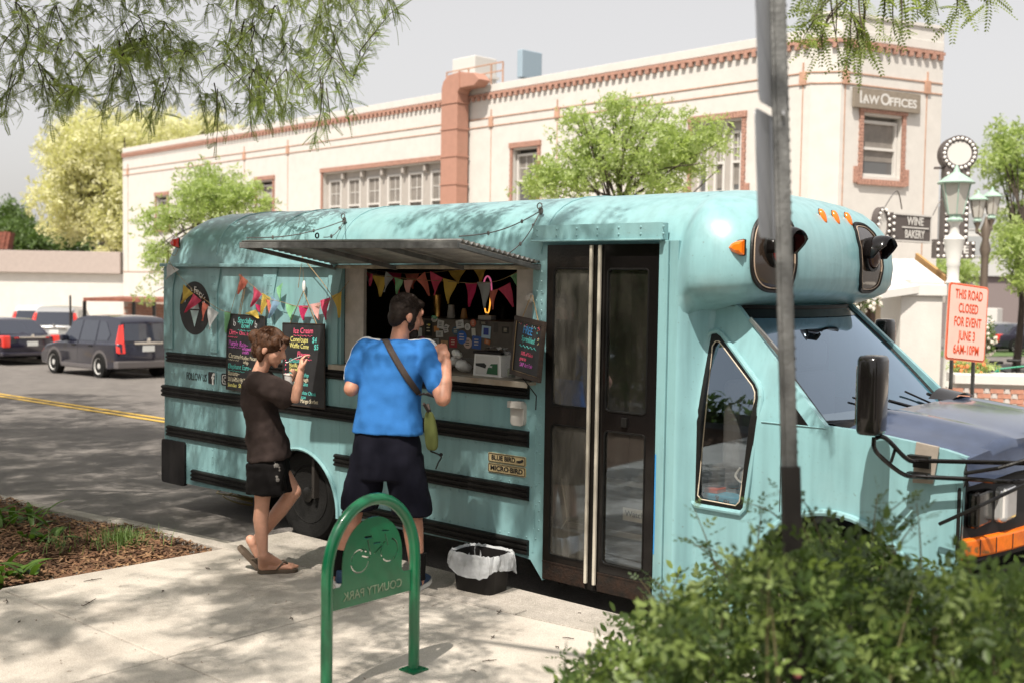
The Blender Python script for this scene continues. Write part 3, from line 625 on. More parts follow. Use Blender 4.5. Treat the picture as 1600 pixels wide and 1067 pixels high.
for z0, z1, s in ((.806, .868, 'BLUE BIRD'), (.738, .800, 'MICRO·BIRD')):
    m = MB(); m.plate(Fr((0, -.006, 0), (1, 0, 0), (0, 0, 1), (0, -1, 0)), rrect(-.468, -.146, z0, z1, .012), (), .006); bd = m.build('maker_plate', mat('gold_plate', (.50, .40, .22), .4, .3, var=.1), T)
    m = MB(); m.tube([(x, -.008, z) for x, z in rrect(-.462, -.152, z0+.005, z1-.005, .009)], .0018, 5, closed=True, cap=False); m.build('plate_border', 'blackink', bd)
    text(s, Fr((0, -.006, 0), (1, 0, 0), (0, 0, 1), (0, -1, 0)), -.335 if 'BLUE' in s else -.307, (z0+z1)/2, .043, 'blackink', bd, sx=1.02 if 'BLUE' in s else 1.16, bold=.0009)
    if 'BLUE' in s:
        m = MB(); f = Fr((-.195, -.0085, .836), (1, 0, 0), (0, 0, 1), (0, -1, 0)); m.plate(f, [(-.035, .0), (.005, .006), (.022, .016), (.034, .006), (.022, -.006), (-.002, -.013), (-.036, -.010), (-.012, -.004)][::-1], (), .001); m.build('bird_emblem', 'blackink', bd)
# FOLLOW US decals
f = Fr((0, -.0016, 0), (1, 0, 0), (0, 0, 1), (0, -1, 0))
text('FOLLOW US', f, -3.816, 1.132, .088, 'blackink', T, name='follow_us_lettering', sx=.62, c=.001)
m = MB(); m.plate(f, rrect(-3.645, -3.525, 1.090, 1.190, .008), (), .001); s_ = m.build('social_icon', 'blackink', T); text('f', f, -3.575, 1.128, .13, 'white', s_, c=.002, bold=.004)
m = MB(); m.plate(f, rrect(-3.46, -3.34, 1.090, 1.190, .02), (), .001); s_ = m.build('social_icon', 'blackink', T)
m = MB(); m.plate(Fr((0, -.003, 0), (1, 0, 0), (0, 0, 1), (0, -1, 0)), rrect(-3.445, -3.355, 1.102, 1.178, .02), [rrect(-3.436, -3.364, 1.109, 1.171, .014)], .001); m.tube([(-3.40+math.cos(a)*.018, -.004, 1.14+math.sin(a)*.018) for a in np.linspace(0, 6.28, 16)[:-1]], .003, 5, closed=True, cap=False); m.build('camera_outline', 'white', s_)
# round cone logo
f = Fr((-3.845, -.0016, 1.712), (1, 0, 0), (0, 0, 1), (0, -1, 0)); m = MB(); m.plate(f, arc(0, 0, .225, 0, 354, 59), (), .001); lg = m.build('round_logo', 'blackink', T)
for i, ch in enumerate("Sweet"): a = R(158-i*13); text(ch, f, .165*math.cos(a), .165*math.sin(a), .062, 'white', lg, rot=math.degrees(a)-90, c=.002)
for i, ch in enumerate("Feuci's"): a = R(86-i*11); text(ch, f, .150*math.cos(a), .150*math.sin(a), .082, 'white', lg, rot=math.degrees(a)-90, c=.002)
m = MB(); m.plate(Fr((-3.845, -.003, 1.712), (1, 0, 0), (0, 0, 1), (0, -1, 0)), [(-.062, -.02), (0, -.16), (.062, -.02)], (), .001); m.plate(Fr((-3.845, -.003, 1.712), (1, 0, 0), (0, 0, 1), (0, -1, 0)), [(-.07, -.008), (.07, -.008), (.055, .03), (.045, .07), (.02, .055), (0, .10), (-.02, .055), (-.045, .07), (-.055, .03)], (), .001)
m.build('cone_emblem', mat('pale_teal_print', (.45, .60, .60), .5), lg)

# ---- moulded front cap
YC = W/2
def capring(z):
    tab = [(1.80, .98, .30), (1.84, 1.10, .16), (1.875, 1.23, .07), (1.905, 1.33, .015), (1.94, 1.385, -.03), (1.99, 1.41, -.05), (2.10, 1.42, -.055), (2.22, 1.41, -.04), (2.32, 1.38, 0.0), (2.40, 1.33, .06), (2.455, 1.27, .15), (2.50, 1.19, .30), (2.535, 1.09, .52), (2.558, .99, .80)]
    for (a, x0, y0), (b, x1, y1) in zip(tab, tab[1:]):
        if z <= b: t = (z-a)/(b-a); return x0+(x1-x0)*t, y0+(y1-y0)*t
    return tab[-1][1:]
def cap(s, z, off=0):
    """s in -1..1: 0 is the front centre, -1 the kerb side rear edge"""
    xf, yi = capring(z); hw = YC-yi; r = min(.33, max(.02, (xf-.94)*.85), hw*.6)
    L1 = max(.001, xf-.935-r); L2 = math.pi/2*r*.85; L3 = hw-r; tot = L1+L2+L3; q = abs(s)*tot
    if q < L3: x, y = xf+.03*(1-(q/L3)**2), q; nx, ny = 1, .1*q/L3
    elif q < L3+L2: a = (q-L3)/L2*math.pi/2; x, y = xf-r+r*math.cos(a), L3+r*math.sin(a); nx, ny = math.cos(a), math.sin(a)
    else: t_ = (q-L3-L2)/L1; x, y = xf-r-t_*L1, hw; nx, ny = 0, 1
    sg = -1 if s < 0 else 1
    bl = max(0, min(1, (1.08-x)/.14)); bl = bl*bl*(3-2*bl) if q > L3 else 0      # bulge fades back into the straight body side
    if bl: y = y*(1-bl)+(YC)*bl if z < 2.09 else y*(1-bl)+max(YC-np.interp(z, [b for a, b in sec[:11]], [a for a, b in sec[:11]]), 0)*bl
    return Vector((x+nx*off, YC+sg*(y+ny*off), z))
zz = [1.80, 1.84, 1.875, 1.905, 1.92, 1.94, 1.965, 1.99, 2.04, 2.10, 2.16, 2.22, 2.27, 2.32, 2.36, 2.40, 2.43, 2.455, 2.48, 2.50, 2.52, 2.535, 2.548, 2.558]
ss = np.linspace(-1, 1, 121); P = [[cap(s, z) for s in ss] for z in zz]
m = MB(); m.grid(P); top = P[-1]; m.add(top, [tuple(range(len(top)))]); m.add(P[0], [tuple(range(len(top)))]); m.build('front_cap', 'teal2', T, smooth=True, angle=60)
m = MB(); m.box((.90, .03, 2.0), (.945, W-.03, 2.2)); m.box((.90, .001, 1.60), (.953, W-.001, 2.085)); m.build('cap_bulkhead', 'teal', T)
def cap_s(y=None, x=None, z=2.15, sg=-1):
    best = min(np.linspace(0, 1, 800), key=lambda q: abs((cap(sg*q, z).y if y is not None else cap(sg*q, z).x)-(y if y is not None else x)) + (0 if y is None else 0))
    return best
sN0 = .0; 
def cap_window(sg, q0, q1, z0, z1):
    qc, zc, qa, za = (q0+q1)/2, (z0+z1)/2, (q1-q0)/2, (z1-z0)/2; rings = []
    for k in (0.02, .35, .6, .8, .93, 1.0):
        rings.append([cap(sg*(qc+qa*k*math.copysign(abs(math.cos(t))**.55, math.cos(t))), zc+za*k*math.copysign(abs(math.sin(t))**.62, math.sin(t)), .006) for t in np.linspace(0, 2*math.pi, 41)[:-1]])
    b = MB(); b.grid(rings, wrap=True); b.add(rings[0], [tuple(range(40))]); o = b.build('cap_window', 'capglass', T, smooth=True)
    b = MB(); b.tube([p+Vector((0, 0, 0)) for p in [cap(sg*(qc+qa*1.01*math.copysign(abs(math.cos(t))**.55, math.cos(t))), zc+za*1.01*math.copysign(abs(math.sin(t))**.62, math.sin(t)), .008) for t in np.linspace(0, 2*math.pi, 61)[:-1]]], .010, 6, closed=True, cap=False); b.build('cap_window_seal', 'black', o, smooth=True)
    b = MB(); b.tube([cap(sg*(qc+qa*.93*math.copysign(abs(math.cos(t))**.55, math.cos(t))), zc+za*.93*math.copysign(abs(math.sin(t))**.62, math.sin(t)), .010) for t in np.linspace(0, 2*math.pi, 61)[:-1]], .0035, 5, closed=True, cap=False); b.build('cap_window_trim', mat('tan_trim', (.40, .30, .22), .5), o, smooth=True)
    return o
m_ = mat('cap_window_panel', (.028, .019, .014), .10, coat=.6, var=.3, scale=3); M['capglass'] = m_
def qfor(px, py, sg):
    best = (1e9, 0)
    for q in np.linspace(0, .98, 500):
        z = 2.13; p = cap(sg*q, z, .006); a, b, _ = proj(p)
        if sg > 0 and q > .62: continue
        if abs(a-px) < best[0]: best = (abs(a-px), q)
    return best[1]
qa, qb = qfor(1243, 400, -1), qfor(1174, 400, -1); qc_ = qfor(1345, 400, 1)
wn = cap_window(-1, qa, qb, 1.945, 2.375); wf = cap_window(1, qc_, qc_+(qb-qa), 1.945, 2.375)
def warnlamp(q, sg, m_, parent):
    c = cap(sg*q, 2.18, .005); nrm = (cap(sg*q, 2.18, .1)-c).normalized()
    nrm = (nrm+Vector((1, 0, 0))*2).normalized()
    b = MB(); b.lathe(c, nrm, [(.105, -.02), (.108, .03), (.09, .03)], 28, cap=False); lo = b.build('warning_lamp_housing', 'black', parent, smooth=True)
    b = MB(); b.lathe(c+nrm*.01, nrm, [(.085, 0), (.08, .03), (.055, .048), (.02, .055), (.001, .056)], 24, cap=False); b.build('warning_lamp_lens', m_, lo, smooth=True)
    sd = nrm.cross(Vector((0, 0, 1))).normalized(); rows = []
    for h, rr, dz in ((.0, .110, 0), (.07, .115, .006), (.115, .118, .0), (.145, .114, -.010)):
        lim = 1.85 if h < .08 else 1.35 if h < .12 else .95
        rows.append([c+nrm*h+sd*(math.sin(a)*rr)+Vector((0, 0, math.cos(a)*rr+dz)) for a in np.linspace(-lim, lim, 17)])
    b = MB(); b.grid(rows); o = b.build('warning_lamp_hood', 'blackgloss', lo, smooth=True); md = o.modifiers.new('s', 'SOLIDIFY'); md.thickness = .006
warnlamp(qfor(1213, 400, -1), -1, 'redlens', wn); warnlamp(qc_+.42*(qb-qa), 1, mat('dark_lens', (.05, .02, .015), .1), wf)
for px in (1284, 1304, 1324):
    best = min(((abs(proj(cap(s, 2.405))[0]-px)), s) for s in np.linspace(-.3, .5, 300))[1]
    c = cap(best, 2.405, .0); marker(c, .040, 'orange', Vector((.80, .05, .35)), flat=(.72, 1.0))
best = min(((abs(proj(cap(s, 2.18))[0]-1153)), s) for s in np.linspace(-1, -.6, 400))[1]; c = cap(best, 2.18); dart((c.x, c.y-.003, c.z), 'orange', .052, .042)

# ---- van cab
def lean(z): return .10+(.17*min(1, max(0, (z-1.22)/.62))**1.15 if z > 1.22 else 0)
def lp(px, py):
    y = .1
    for _ in range(6): p = at_y(px, py, y); y = lean(p.z)
    return (p.x, p.z)
arch2 = arc(1.88, .28, .50, 205, -18, 24)
side = [(1.0, 1.885), (1.05, 1.89), lp(1152, 478), lp(1290, 665), lp(1340, 672), lp(1385, 681), lp(1430, 691), lp(1475, 703), lp(1508, 715), (2.53, 1.09), (2.52, .60)]+arch2[::-1]+[(1.36, .16), (1.0, .14)]
wo = [lp(*p) for p in [(1111, 519), (1122, 517), (1130, 523), (1184, 597), (1189, 608), (1190, 622), (1166, 793), (1158, 801), (1088, 789), (1081, 782), (1081, 772), (1105, 530)]]
wi = [lp(*p) for p in [(1119, 533), (1124, 533), (1176, 602), (1180, 612), (1180, 622), (1156, 783), (1150, 789), (1096, 779), (1091, 773), (1092, 764), (1114, 540)]]
FSc = Fr((0, 0, 0), (1, 0, 0), (0, 0, 1), (0, -1, 0))
cz = [((0, 0, z), (0, 0, 1)) for z in np.arange(1.2, 1.9, .06)]+[((x, 0, 0), (1, 0, 0)) for x in (1.2, 1.4, 1.6, 1.8, 2.0, 2.2, 2.4)]
def leand(v):
    rear = max(0, (v.x-2.2)/.35)
    return Vector((v.x, v.y+lean(v.z)+.035*rear**2, v.z))
m = MB(); m.plate(FSc, side[::-1], [wo], .04); cabside = m.build('cab_side', 'teal2', T, cuts=cz, disp=leand, bevel=.012, seg=3, smooth=True, angle=30)
m = MB(); F3 = Fr((0, 0, 0), (-1, 0, 0), (0, 0, 1), (0, 1, 0)); m.plate(F3, [(-x, z) for x, z in side], (), .04); m.build('cab_side', 'teal2', T, cuts=cz, disp=lambda v: Vector((v.x, 2*YC-lean(v.z)+v.y*0-(.04 if v.y < 0 else 0), v.z)), bevel=.012)
# flare from body post to cab
rows = []
for z in np.linspace(.14, 1.9, 30):
    t_ = lean(z); rows.append([Vector((.953+.10*k-.0, t_*(3*k*k-2*k*k*k), z)) for k in np.linspace(0, 1, 9)])
m = MB(); m.grid(rows); m.build('cab_flare', 'teal2', T, smooth=True)
m = MB(); m.tube([Vector((x+dx, lean(z)-.006, z)) for (x, z), dx in zip(wo, [0]*12)], .016, 8, closed=True, cap=False)
m.build('window_moulding', 'teal2', T, smooth=True)
m = MB(); m.plate(Fr((0, -.004, 0), (1, 0, 0), (0, 0, 1), (0, -1, 0)), wo, [wi], .02); wf_ = m.build('side_window_frame', 'black', T, cuts=cz, disp=lambda v: Vector((v.x, v.y+lean(v.z), v.z)), bevel=.003)
m = MB(); m.tube([Vector((x, lean(z)-.006, z)) for x, z in wi], .0035, 6, closed=True, cap=False); m.build('window_trim', mat('pale_trim', (.50, .42, .32), .5), wf_, smooth=True)
m = MB(); m.plate(Fr((0, .012, 0), (1, 0, 0), (0, 0, 1), (0, -1, 0)), wi, (), 0); m.build('side_window', glassmat('side_window_glass', (.62, .62, .60), .16, .01), wf_, cuts=cz, disp=lambda v: Vector((v.x, v.y+lean(v.z), v.z)))
m = MB(); a = lp(1222, 662); b_ = lp(1224, 800); m.box((a[0]-.002, .0985, b_[1]), (a[0]+.002, .1, a[1])); m.build('door_seam', 'blackink', T)
m = MB(); a = lp(1187, 660); b_ = lp(1291, 668)
m.tube([Vector((x, lean(1.235)-.002, 1.235)) for x in np.linspace(a[0]+.01, b_[0], 6)], .004, 6); m.build('belt_line', 'teal2', T)
m = MB(); m.plate(Fr((0, -.003, 0), (1, 0, 0), (0, 0, 1), (0, -1, 0)), [lp(1240, 632), lp(1263, 664), lp(1240, 664)], (), .002); m.build('corner_glass', 'blackgloss', T, disp=lambda v: Vector((v.x, v.y+lean(v.z), v.z)))
m = MB(); m.tube([Vector((1.88+.515*math.cos(R(a)), .088, .28+.515*math.sin(R(a)))) for a in range(-18, 206, 8)], .02, 8); m.build('wheel_arch_lip', 'teal2', T, smooth=True)
m = MB(); m.grid([[Vector((x, y, z)) for x, z in arch2] for y in (.1, .6)]); m.build('wheel_well', 'interior', T)
wheel(1.88, .31, .14, .362)
m = MB(); m.box((1.02, .03, .16), (1.34, .30, .20)); m.box((1.02, .11, .20), (1.34, .14, .42)); m.build('running_board', 'teal2', T, bevel=.01)
# windscreen
def ws(s, t):
    hw = .86+(.75-.86)*t; x = 1.78+(1.17-1.78)*t+(.14*(1-s*s))*(1-.2*t)-.03*s**6; z = 1.245+(1.848-1.245)*t+.012*math.sin(math.pi*t)
    return Vector((x, YC+s*hw, z-.004*(1-s*s)))
SS = np.linspace(-1, 1, 33); TT = np.linspace(0, 1, 17)
M['windscreen'] = glassmat('windscreen_glass', (.55, .62, .70), .26, .01)
m = MB(); m.grid([[ws(s, t) for s in SS] for t in TT]); wsc = m.build('windscreen', 'windscreen', T, smooth=True)
m = MB(); m.tube([ws(-1, t) for t in TT]+[ws(s, 1) for s in SS]+[ws(1, t) for t in TT[::-1]]+[ws(s, 0) for s in SS[::-1]], .016, 6, closed=True, cap=False); m.build('windscreen_seal', 'black', wsc, smooth=True)
m = MB(); m.grid([[ws(s, t)+Vector((.003, 0, .003)) for s in SS] for t in (.90, .95, 1.0)]); m.build('sun_band', 'blackgloss', wsc, smooth=True)
m = MB(); m.grid([[ws(s, t)+Vector((.004, 0, .003)) for s in (-1, -.975, -.955)] for t in TT]); m.build('glass_border', 'blackink', wsc)
m = MB(); m.grid([[ws(1, t)+Vector((.01, .0, .006)), ws(1, t)+Vector((-.03, .06, 0)), ws(1, t)+Vector((-.1, .09, -.05))] for t in TT]); m.build('far_pillar', 'teal2', T, smooth=True)
rows = [[ws(-1, t)+Vector((0, 0, 0)), ws(-1, t)*.5+Vector((ws(-1, t).x-.02, lean(ws(-1, t).z)+.01, ws(-1, t).z))*.5, Vector((ws(-1, t).x-.045, lean(ws(-1, t).z)+.004, ws(-1, t).z))] for t in TT]
m = MB(); m.grid(rows); m.build('near_pillar', 'black', T, smooth=True)
m = MB(); p1, p2 = at_y(1172, 498, .24), at_y(1236, 574, .17); m.bar(p1, p2, .012, .028); m.build('pillar_trim', 'chrome', T, bevel=.003)
m = MB(); m.grid([[Vector((x, YC+s*(.80-.1*0), 1.852+.04*(1-k)+.02*(1-s*s))) for s in np.linspace(-1, 1, 17)] for k, x in ((0, .95), (1, 1.17+.0))]+[[ws(s, 1)+Vector((.0, 0, .01)) for s in np.linspace(-1, 1, 17)]]); m.build('cab_roof', 'teal2', T, smooth=True)
# cab interior
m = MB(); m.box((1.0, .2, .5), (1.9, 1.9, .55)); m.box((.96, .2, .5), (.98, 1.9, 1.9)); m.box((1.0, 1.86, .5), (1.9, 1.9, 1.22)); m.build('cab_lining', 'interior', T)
m = MB(); m.grid([[Vector((1.50+.30*k+.12*(1-s*s), YC+s*.84, 1.20-.03*k+(.05 if k < .5 else 0))) for s in np.linspace(-1, 1, 15)] for k in (0, .2, .6, 1)]); m.grid([[Vector((1.50+.12*(1-s*s), YC+s*.84, z)) for s in np.linspace(-1, 1, 15)] for z in (.75, 1.25)]); m.build('dashboard', mat('dashboard', (.26, .24, .20), .7), T, smooth=True)
for y in (.62, 1.48):
    b = MB(); b.box((1.02, y-.22, .62), (1.42, y+.22, .78)); b.box((1.02, y-.22, .78), (1.14, y+.22, 1.42)); b.box((1.02, y-.12, 1.45), (1.12, y+.12, 1.62)); b.build('seat', mat('grey_seat', (.20, .19, .19), .9), T, bevel=.04, seg=3)
m = MB(); m.tube([Vector((1.42+.05*math.sin(a)*0+.09*math.cos(a)*.4, 1.48+.19*math.sin(a), 1.28+.17*math.cos(a))) for a in np.linspace(0, 2*math.pi, 25)[:-1]], .014, 6, closed=True, cap=False); m.bar((1.44, 1.3, 1.28), (1.44, 1.66, 1.28), .03); m.build('steering_wheel', 'blackplastic', T, smooth=True)
m = MB(); m.bar(ws(.05, .93)+Vector((-.05, -.14, -.03)), ws(.05, .93)+Vector((-.05, .14, -.05)), .03, .07); m.build('rear_view_mirror', 'black', T, bevel=.01)
# cowl, wipers, hood
Eh = [lp(1318, 668), lp(1350, 673), lp(1385, 681), lp(1430, 691), lp(1475, 703), lp(1508, 715)]+[(2.545, 1.10), (2.555, 1.03)]
def hoodp(i, s):
    x, z = Eh[i]; n = len(Eh)-1; k = i/n; hw = YC-.125-.03*max(0, k-.6); bul = (1-abs(s)**2.6)
    ridge = .018*math.exp(-((abs(s)-.63)/.10)**2)*min(1, 1.25-k) if abs(s) < .78 else 0
    drop = .012*max(0, (abs(s)-.63)/.37)
    return Vector((x+(.10+.085*k)*(1-s*s), YC+s*hw, z+.075*bul*(1 if i < n-1 else .6)+ridge-drop))
SH = np.linspace(-1, 1, 61); n_ = []
for i in range(len(Eh)-1):
    for k in (0, .5): n_.append((i, k))
n_.append((len(Eh)-1, 0))
m = MB(); m.grid([[hoodp(i, s)*(1-k)+(hoodp(min(i+1, len(Eh)-1), s)*k) for s in SH] for i, k in n_]); m.build('hood', 'hood', T, smooth=True, angle=70)
m = MB(); m.grid([[ws(s, 0)*(1-k)+(hoodp(0, s)+Vector((.0, 0, -.006)))*k+Vector((0, 0, .018*math.sin(math.pi*k))) for s in np.linspace(-1, 1, 33)] for k in (0, .2, .5, .8, 1)]); m.build('cowl', 'blackplastic', T, smooth=True)
m = MB()
for s0, s1 in ((.72, .10), (.02, -.62)):
    a = ws(s0, 0)+Vector((.04, 0, .03)); b = ws((s0+s1)/2, .10)+Vector((.03, 0, .03)); c = ws(s1, .16)+Vector((.012, 0, .02)); m.tube([a, b], .010, 6); m.tube([ws(s0*.55+s1*.45, .03)+Vector((.012, 0, .012)), c], .006, 6)
m.build('wiper_arm', 'black', T)
m = MB(); c0 = hoodp(0, .52)+Vector((-.03, 0, .0)); rows = []
for k in np.linspace(0, 1, 7): rows.append([c0+Vector((-.07+.14*k, y, .055*math.sin(math.pi*(y+.2)/.4)*(1-.4*k))) for y in np.linspace(-.2, .2, 11)])
m.grid(rows); m.build('cowl_vent', 'blackgloss', T, smooth=True)
# front face: grille, bezel, lamps, bumper
def fx(y): return 2.49+.17*(1-((y-YC)/.95)**2)
m = MB(); rows = [[Vector((fx(y)+dx, y, z)) for y in np.linspace(.125, 1.975, 31)] for z, dx in ((.60, -.02), (.62, 0), (1.02, 0), (1.045, -.02), (1.05, -.06))]; m.grid(rows); m.build('grille_surround', 'blackplastic', T, smooth=True)
m = MB(); m.tube([Vector((fx(y)+.008, y, z)) for y, z in rrect(.14, 1.0, .625, 1.03, .04)], .016, 8, closed=True, cap=False); m.build('headlight_bezel', 'blackplastic', T, smooth=True)
m = MB()
for z in np.arange(.66, 1.0, .05): m.grid([[Vector((fx(y)+.012, y, z+k)) for y in np.linspace(1.02, 1.08, 4)] for k in (0, .018)])
m.build('grille_bars', 'black', T)
FF = Fr((2.515, 0, 0), (0, 1, 0), (0, 0, 1), (1, 0, 0))
for sg in (1, -1):
    Y = lambda y: y if sg == 1 else 2*YC-y
    b = MB(); y0, y1 = sorted((Y(.20), Y(.42))); b.box((2.515, y0, .80), (fx(.30)+.03, y1, .985)); hd = b.build('headlight', 'blackgloss', T, bevel=.02, seg=3)
    b = MB(); y0, y1 = sorted((Y(.43), Y(.62))); b.box((2.53, y0, .80), (fx(.55)+.03, y1, .985)); b.build('headlight_lens', 'clear', hd, bevel=.03, seg=4)
    b = MB(); y0, y1 = sorted((Y(.155), Y(.98))); b.grid([[Vector((fx(y)+dx, y, z)) for y in np.linspace(y0, y1, 14)] for z, dx in ((.648, -.01), (.650, .030), (.747, .030), (.749, -.01))]); ts = b.build('turn_signal', mat('amber_signal', (.72, .15, .01), .12, var=.15, scale=30, emit=(.7, .12, 0), es=.05), T, bevel=.012)
    b = MB(); 
    for k in (.27, .40, .55, .72): b.box((fx(k)+.0302, Y(k)-.003, .66), (fx(k)+.033, Y(k)+.003, .737))
    b.build('lens_rib', 'blackink', ts)
m = MB(); rows = [[Vector((fx(y)+dx, y, z)) for y in np.linspace(.06, 2.04, 25)] for z, dx in ((.30, .0), (.33, .09), (.52, .10), (.55, .02), (.56, -.05))]; m.grid(rows); m.build('front_bumper', 'blackplastic', T, smooth=True)
m = MB(); m.box((2.3, .16, .15), (2.49, 1.94, 1.0)); m.box((1.9, .3, .3), (2.4, 1.8, 1.1)); m.build('engine_bay', 'interior', T)
# mirrors and their arms
def mirror(c, s=1, label=None):
    b = MB(); c = Vector(c); rows = []
    for h, k in ((-.185, .78), (-.18, .90), (-.165, .97), (-.10, 1.0), (.08, 1.02), (.165, 1.0), (.180, .94), (.188, .82), (.190, .5)):
        rows.append(ringell((c.x, c.y, c.z+h*s), .062*k*s, .098*k*s, R(8), 28, 3.2))
    b.grid(rows, wrap=True); b.add(rows[0], [tuple(range(28))]); b.add(rows[-1], [tuple(range(28))]); return b.build('wing_mirror', 'blackgloss', T, smooth=True, angle=50)
cm = at_y(1363, 617, -.25); mi = mirror(cm)
m = MB(); m.box((cm.x-.0605, cm.y-.055, cm.z-.14), (cm.x-.056, cm.y+.055, cm.z+.14)); m.build('mirror_glass', mat('mirror_glass', (.8, .8, .8), .02, 1), mi, bevel=.002)
fm = at_y(1382, 540, 2.42); mirror(fm, 1.0)
def smoothpath(pts, n=6):
    pts = [Vector(p) for p in pts]; out = []
    for i in range(len(pts)-1):
        p0 = pts[max(0, i-1)]; p1 = pts[i]; p2 = pts[i+1]; p3 = pts[min(len(pts)-1, i+2)]
        for k in range(n):
            t = k/n; out.append(.5*((2*p1)+(p2-p0)*t+(2*p0-5*p1+4*p2-p3)*t*t+(3*p1-p0-3*p2+p3)*t**3))
    return out+[pts[-1]]
u1 = [at_y(1368, 684, -.23), at_y(1384, 684, -.20), at_y(1418, 717, -.06), at_y(1440, 719, .0), at_y(1520, 721, .06), at_y(1600, 723, .12), at_y(1680, 724, .3), Vector((2.86, 1.05, 1.18))]
u2 = [at_y(1366, 683, -.25), at_y(1366, 698, -.24), at_y(1376, 713, -.2), at_y(1411, 740, -.07), at_y(1440, 744, .0), at_y(1520, 748, .06), at_y(1600, 751, .12), Vector((2.86, 1.05, 1.05))]
m = MB(); m.tube(smoothpath(u1, 5), .0115, 8); m.build('mirror_arm', 'blackgloss', T, smooth=True)
m = MB(); m.tube(smoothpath(u2, 5), .0115, 8); m.build('mirror_arm', 'blackgloss', T, smooth=True)
m = MB(); m.tube([at_y(1399, 700, -.13), at_y(1392, 722, -.14)], .008, 6); m.build('arm_strut', 'black', T)
m = MB(); m.tube([at_y(1468, 818, .03), at_y(1530, 790, -.03), at_x(1600, 757, 2.75)], .009, 8); m.tube([at_y(1507, 739, .05), at_y(1560, 731, .04), at_y(1610, 716, .1)], .009, 8); m.build('support_rod', 'black', T)
m = MB(); pl_ = [at_y(*p, .075) for p in [(1430, 690), (1466, 698), (1461, 730), (1456, 756), (1424, 754), (1426, 720)]]
m.plate(Fr((0, .085, 0), (1, 0, 0), (0, 0, 1), (0, -1, 0)), [(p.x, p.z) for p in pl_], (), .014); br = m.build('mirror_bracket', mat('taped_grey_bracket', (.28, .24, .20), .55, .1, var=.2), T, bevel=.004)
m = MB(); m.box((pl_[5].x+.012, .045, 1.095), (pl_[1].x-.03, .071, 1.135)); m.box((pl_[5].x+.0, .0, 1.05), (pl_[1].x-.02, .0445, 1.075)); m.box((pl_[5].x+.0, .0, 1.14), (pl_[1].x-.02, .0445, 1.16)); m.build('bracket_clamp', 'black', br)

# ================================================================== BUNTING
def bunting(label, strings, flags, grp='bunting strings'):
    """strings: list of point lists; flags: (p, q, tip, colour)"""
    c0 = strings[0][0]; t = thing('bunting', label, 'bunting', tuple(c0))
    for st in strings:
        b = MB(); b.tube(smoothpath(st, 4), .0022, 5); b.build('string', 'twine', t, smooth=True)
    for (p, q, tip, colr) in flags:
        p, q, tip = Vector(p), Vector(q), Vector(tip); n = (q-p).cross(tip-p).normalized(); b = MB(); rows = []
        ph = random.uniform(0, 6)
        for i in range(7):
            k = i/6; a = p.lerp(tip, k); c = q.lerp(tip, k); rows.append([a.lerp(c, j/6)+n*(.010*math.sin(ph+j*.9+i*.5)*min(1, i*.5)) for j in range(7)])
        b.grid(rows); b.build('flag', 'flag_'+colr, t, smooth=True)
    return t
Yb = -.05
def bp(px, py, y=Yb): return at_y(px, py, y)
bunting('string of cotton pennants sagging across the truck side over the round logo', [
    [bp(262, 392), bp(268, 415), bp(300, 452), bp(338, 481), bp(360, 489)], [bp(262, 392), bp(273, 400), bp(280, 385)], [bp(360, 489), bp(372, 448), bp(378, 428)], [bp(372, 430), bp(392, 445), bp(418, 466), bp(440, 472), bp(470, 480), bp(500, 478), bp(528, 460), bp(545, 440)]], [
    (bp(262, 412), bp(280, 422), bp(259, 437), 'white'), (bp(287, 445), bp(302, 459), bp(283, 475), 'yellow'), (bp(302, 459), bp(315, 470), bp(289, 489), 'pink'),
    (bp(317, 472), bp(326, 478), bp(316, 502), 'salmon'), (bp(325, 478), bp(342, 489), bp(327, 515), 'white'), (bp(350, 488), bp(360, 488), bp(353, 520), 'green'),
    (bp(374, 428), bp(388, 440), bp(372, 460), 'salmon'), (bp(396, 447), bp(410, 460), bp(392, 480), 'pink'), (bp(382, 490), bp(400, 484), bp(404, 498), 'yellow'), (bp(398, 475), bp(408, 478), bp(407, 490), 'magenta'), (bp(410, 458), bp(423, 466), bp(408, 492), 'yellow'), (bp(413, 467), bp(422, 470), bp(422, 490), 'salmon'),
    (bp(424, 462), bp(437, 474), bp(420, 498), 'blue'), (bp(432, 450), bp(442, 442), bp(438, 472), 'green'), (bp(446, 475), bp(463, 478), bp(454, 500), 'green'), (bp(466, 478), bp(482, 478), bp(474, 501), 'magenta'), (bp(484, 476), bp(500, 473), bp(498, 500), 'peach'),
    (bp(500, 470), bp(516, 465), bp(509, 500), 'pink'), (bp(518, 463), bp(534, 456), bp(530, 497), 'yellow')])
Yi = .12
def ip(px, py): return at_y(px, py, Yi)
bunting('string of faded cotton pennants hanging inside the top of the serving hatch', [
    [ip(530, 452), ip(560, 425), ip(580, 428), ip(600, 432), ip(660, 438), ip(700, 440), ip(740, 443), ip(775, 440), ip(800, 430), ip(812, 422)]], [
    (ip(540, 450), ip(562, 424), ip(564, 455), 'salmon'), (ip(572, 426), ip(583, 428), ip(578, 448), 'pink'), (ip(580, 430), ip(604, 434), ip(594, 464), 'yellow'), (ip(603, 424), ip(615, 434), ip(600, 457), 'grey'),
    (ip(616, 434), ip(630, 438), ip(620, 460), 'green'), (ip(631, 438), ip(646, 438), ip(638, 470), 'peach'), (ip(650, 437), ip(664, 425), ip(671, 463), 'salmon'), (ip(672, 424), ip(692, 435), ip(679, 462), 'pink'), (ip(692, 435), ip(715, 441), ip(700, 475), 'yellow'),
    (ip(727, 443), ip(746, 442), ip(733, 480), 'magenta'), (ip(745, 441), ip(767, 441), ip(757, 482), 'grey'), (ip(765, 455), ip(778, 452), ip(770, 484), 'salmon'), (ip(778, 452), ip(797, 442), ip(802, 480), 'pink'), (ip(797, 432), ip(811, 425), ip(811, 450), 'green')])
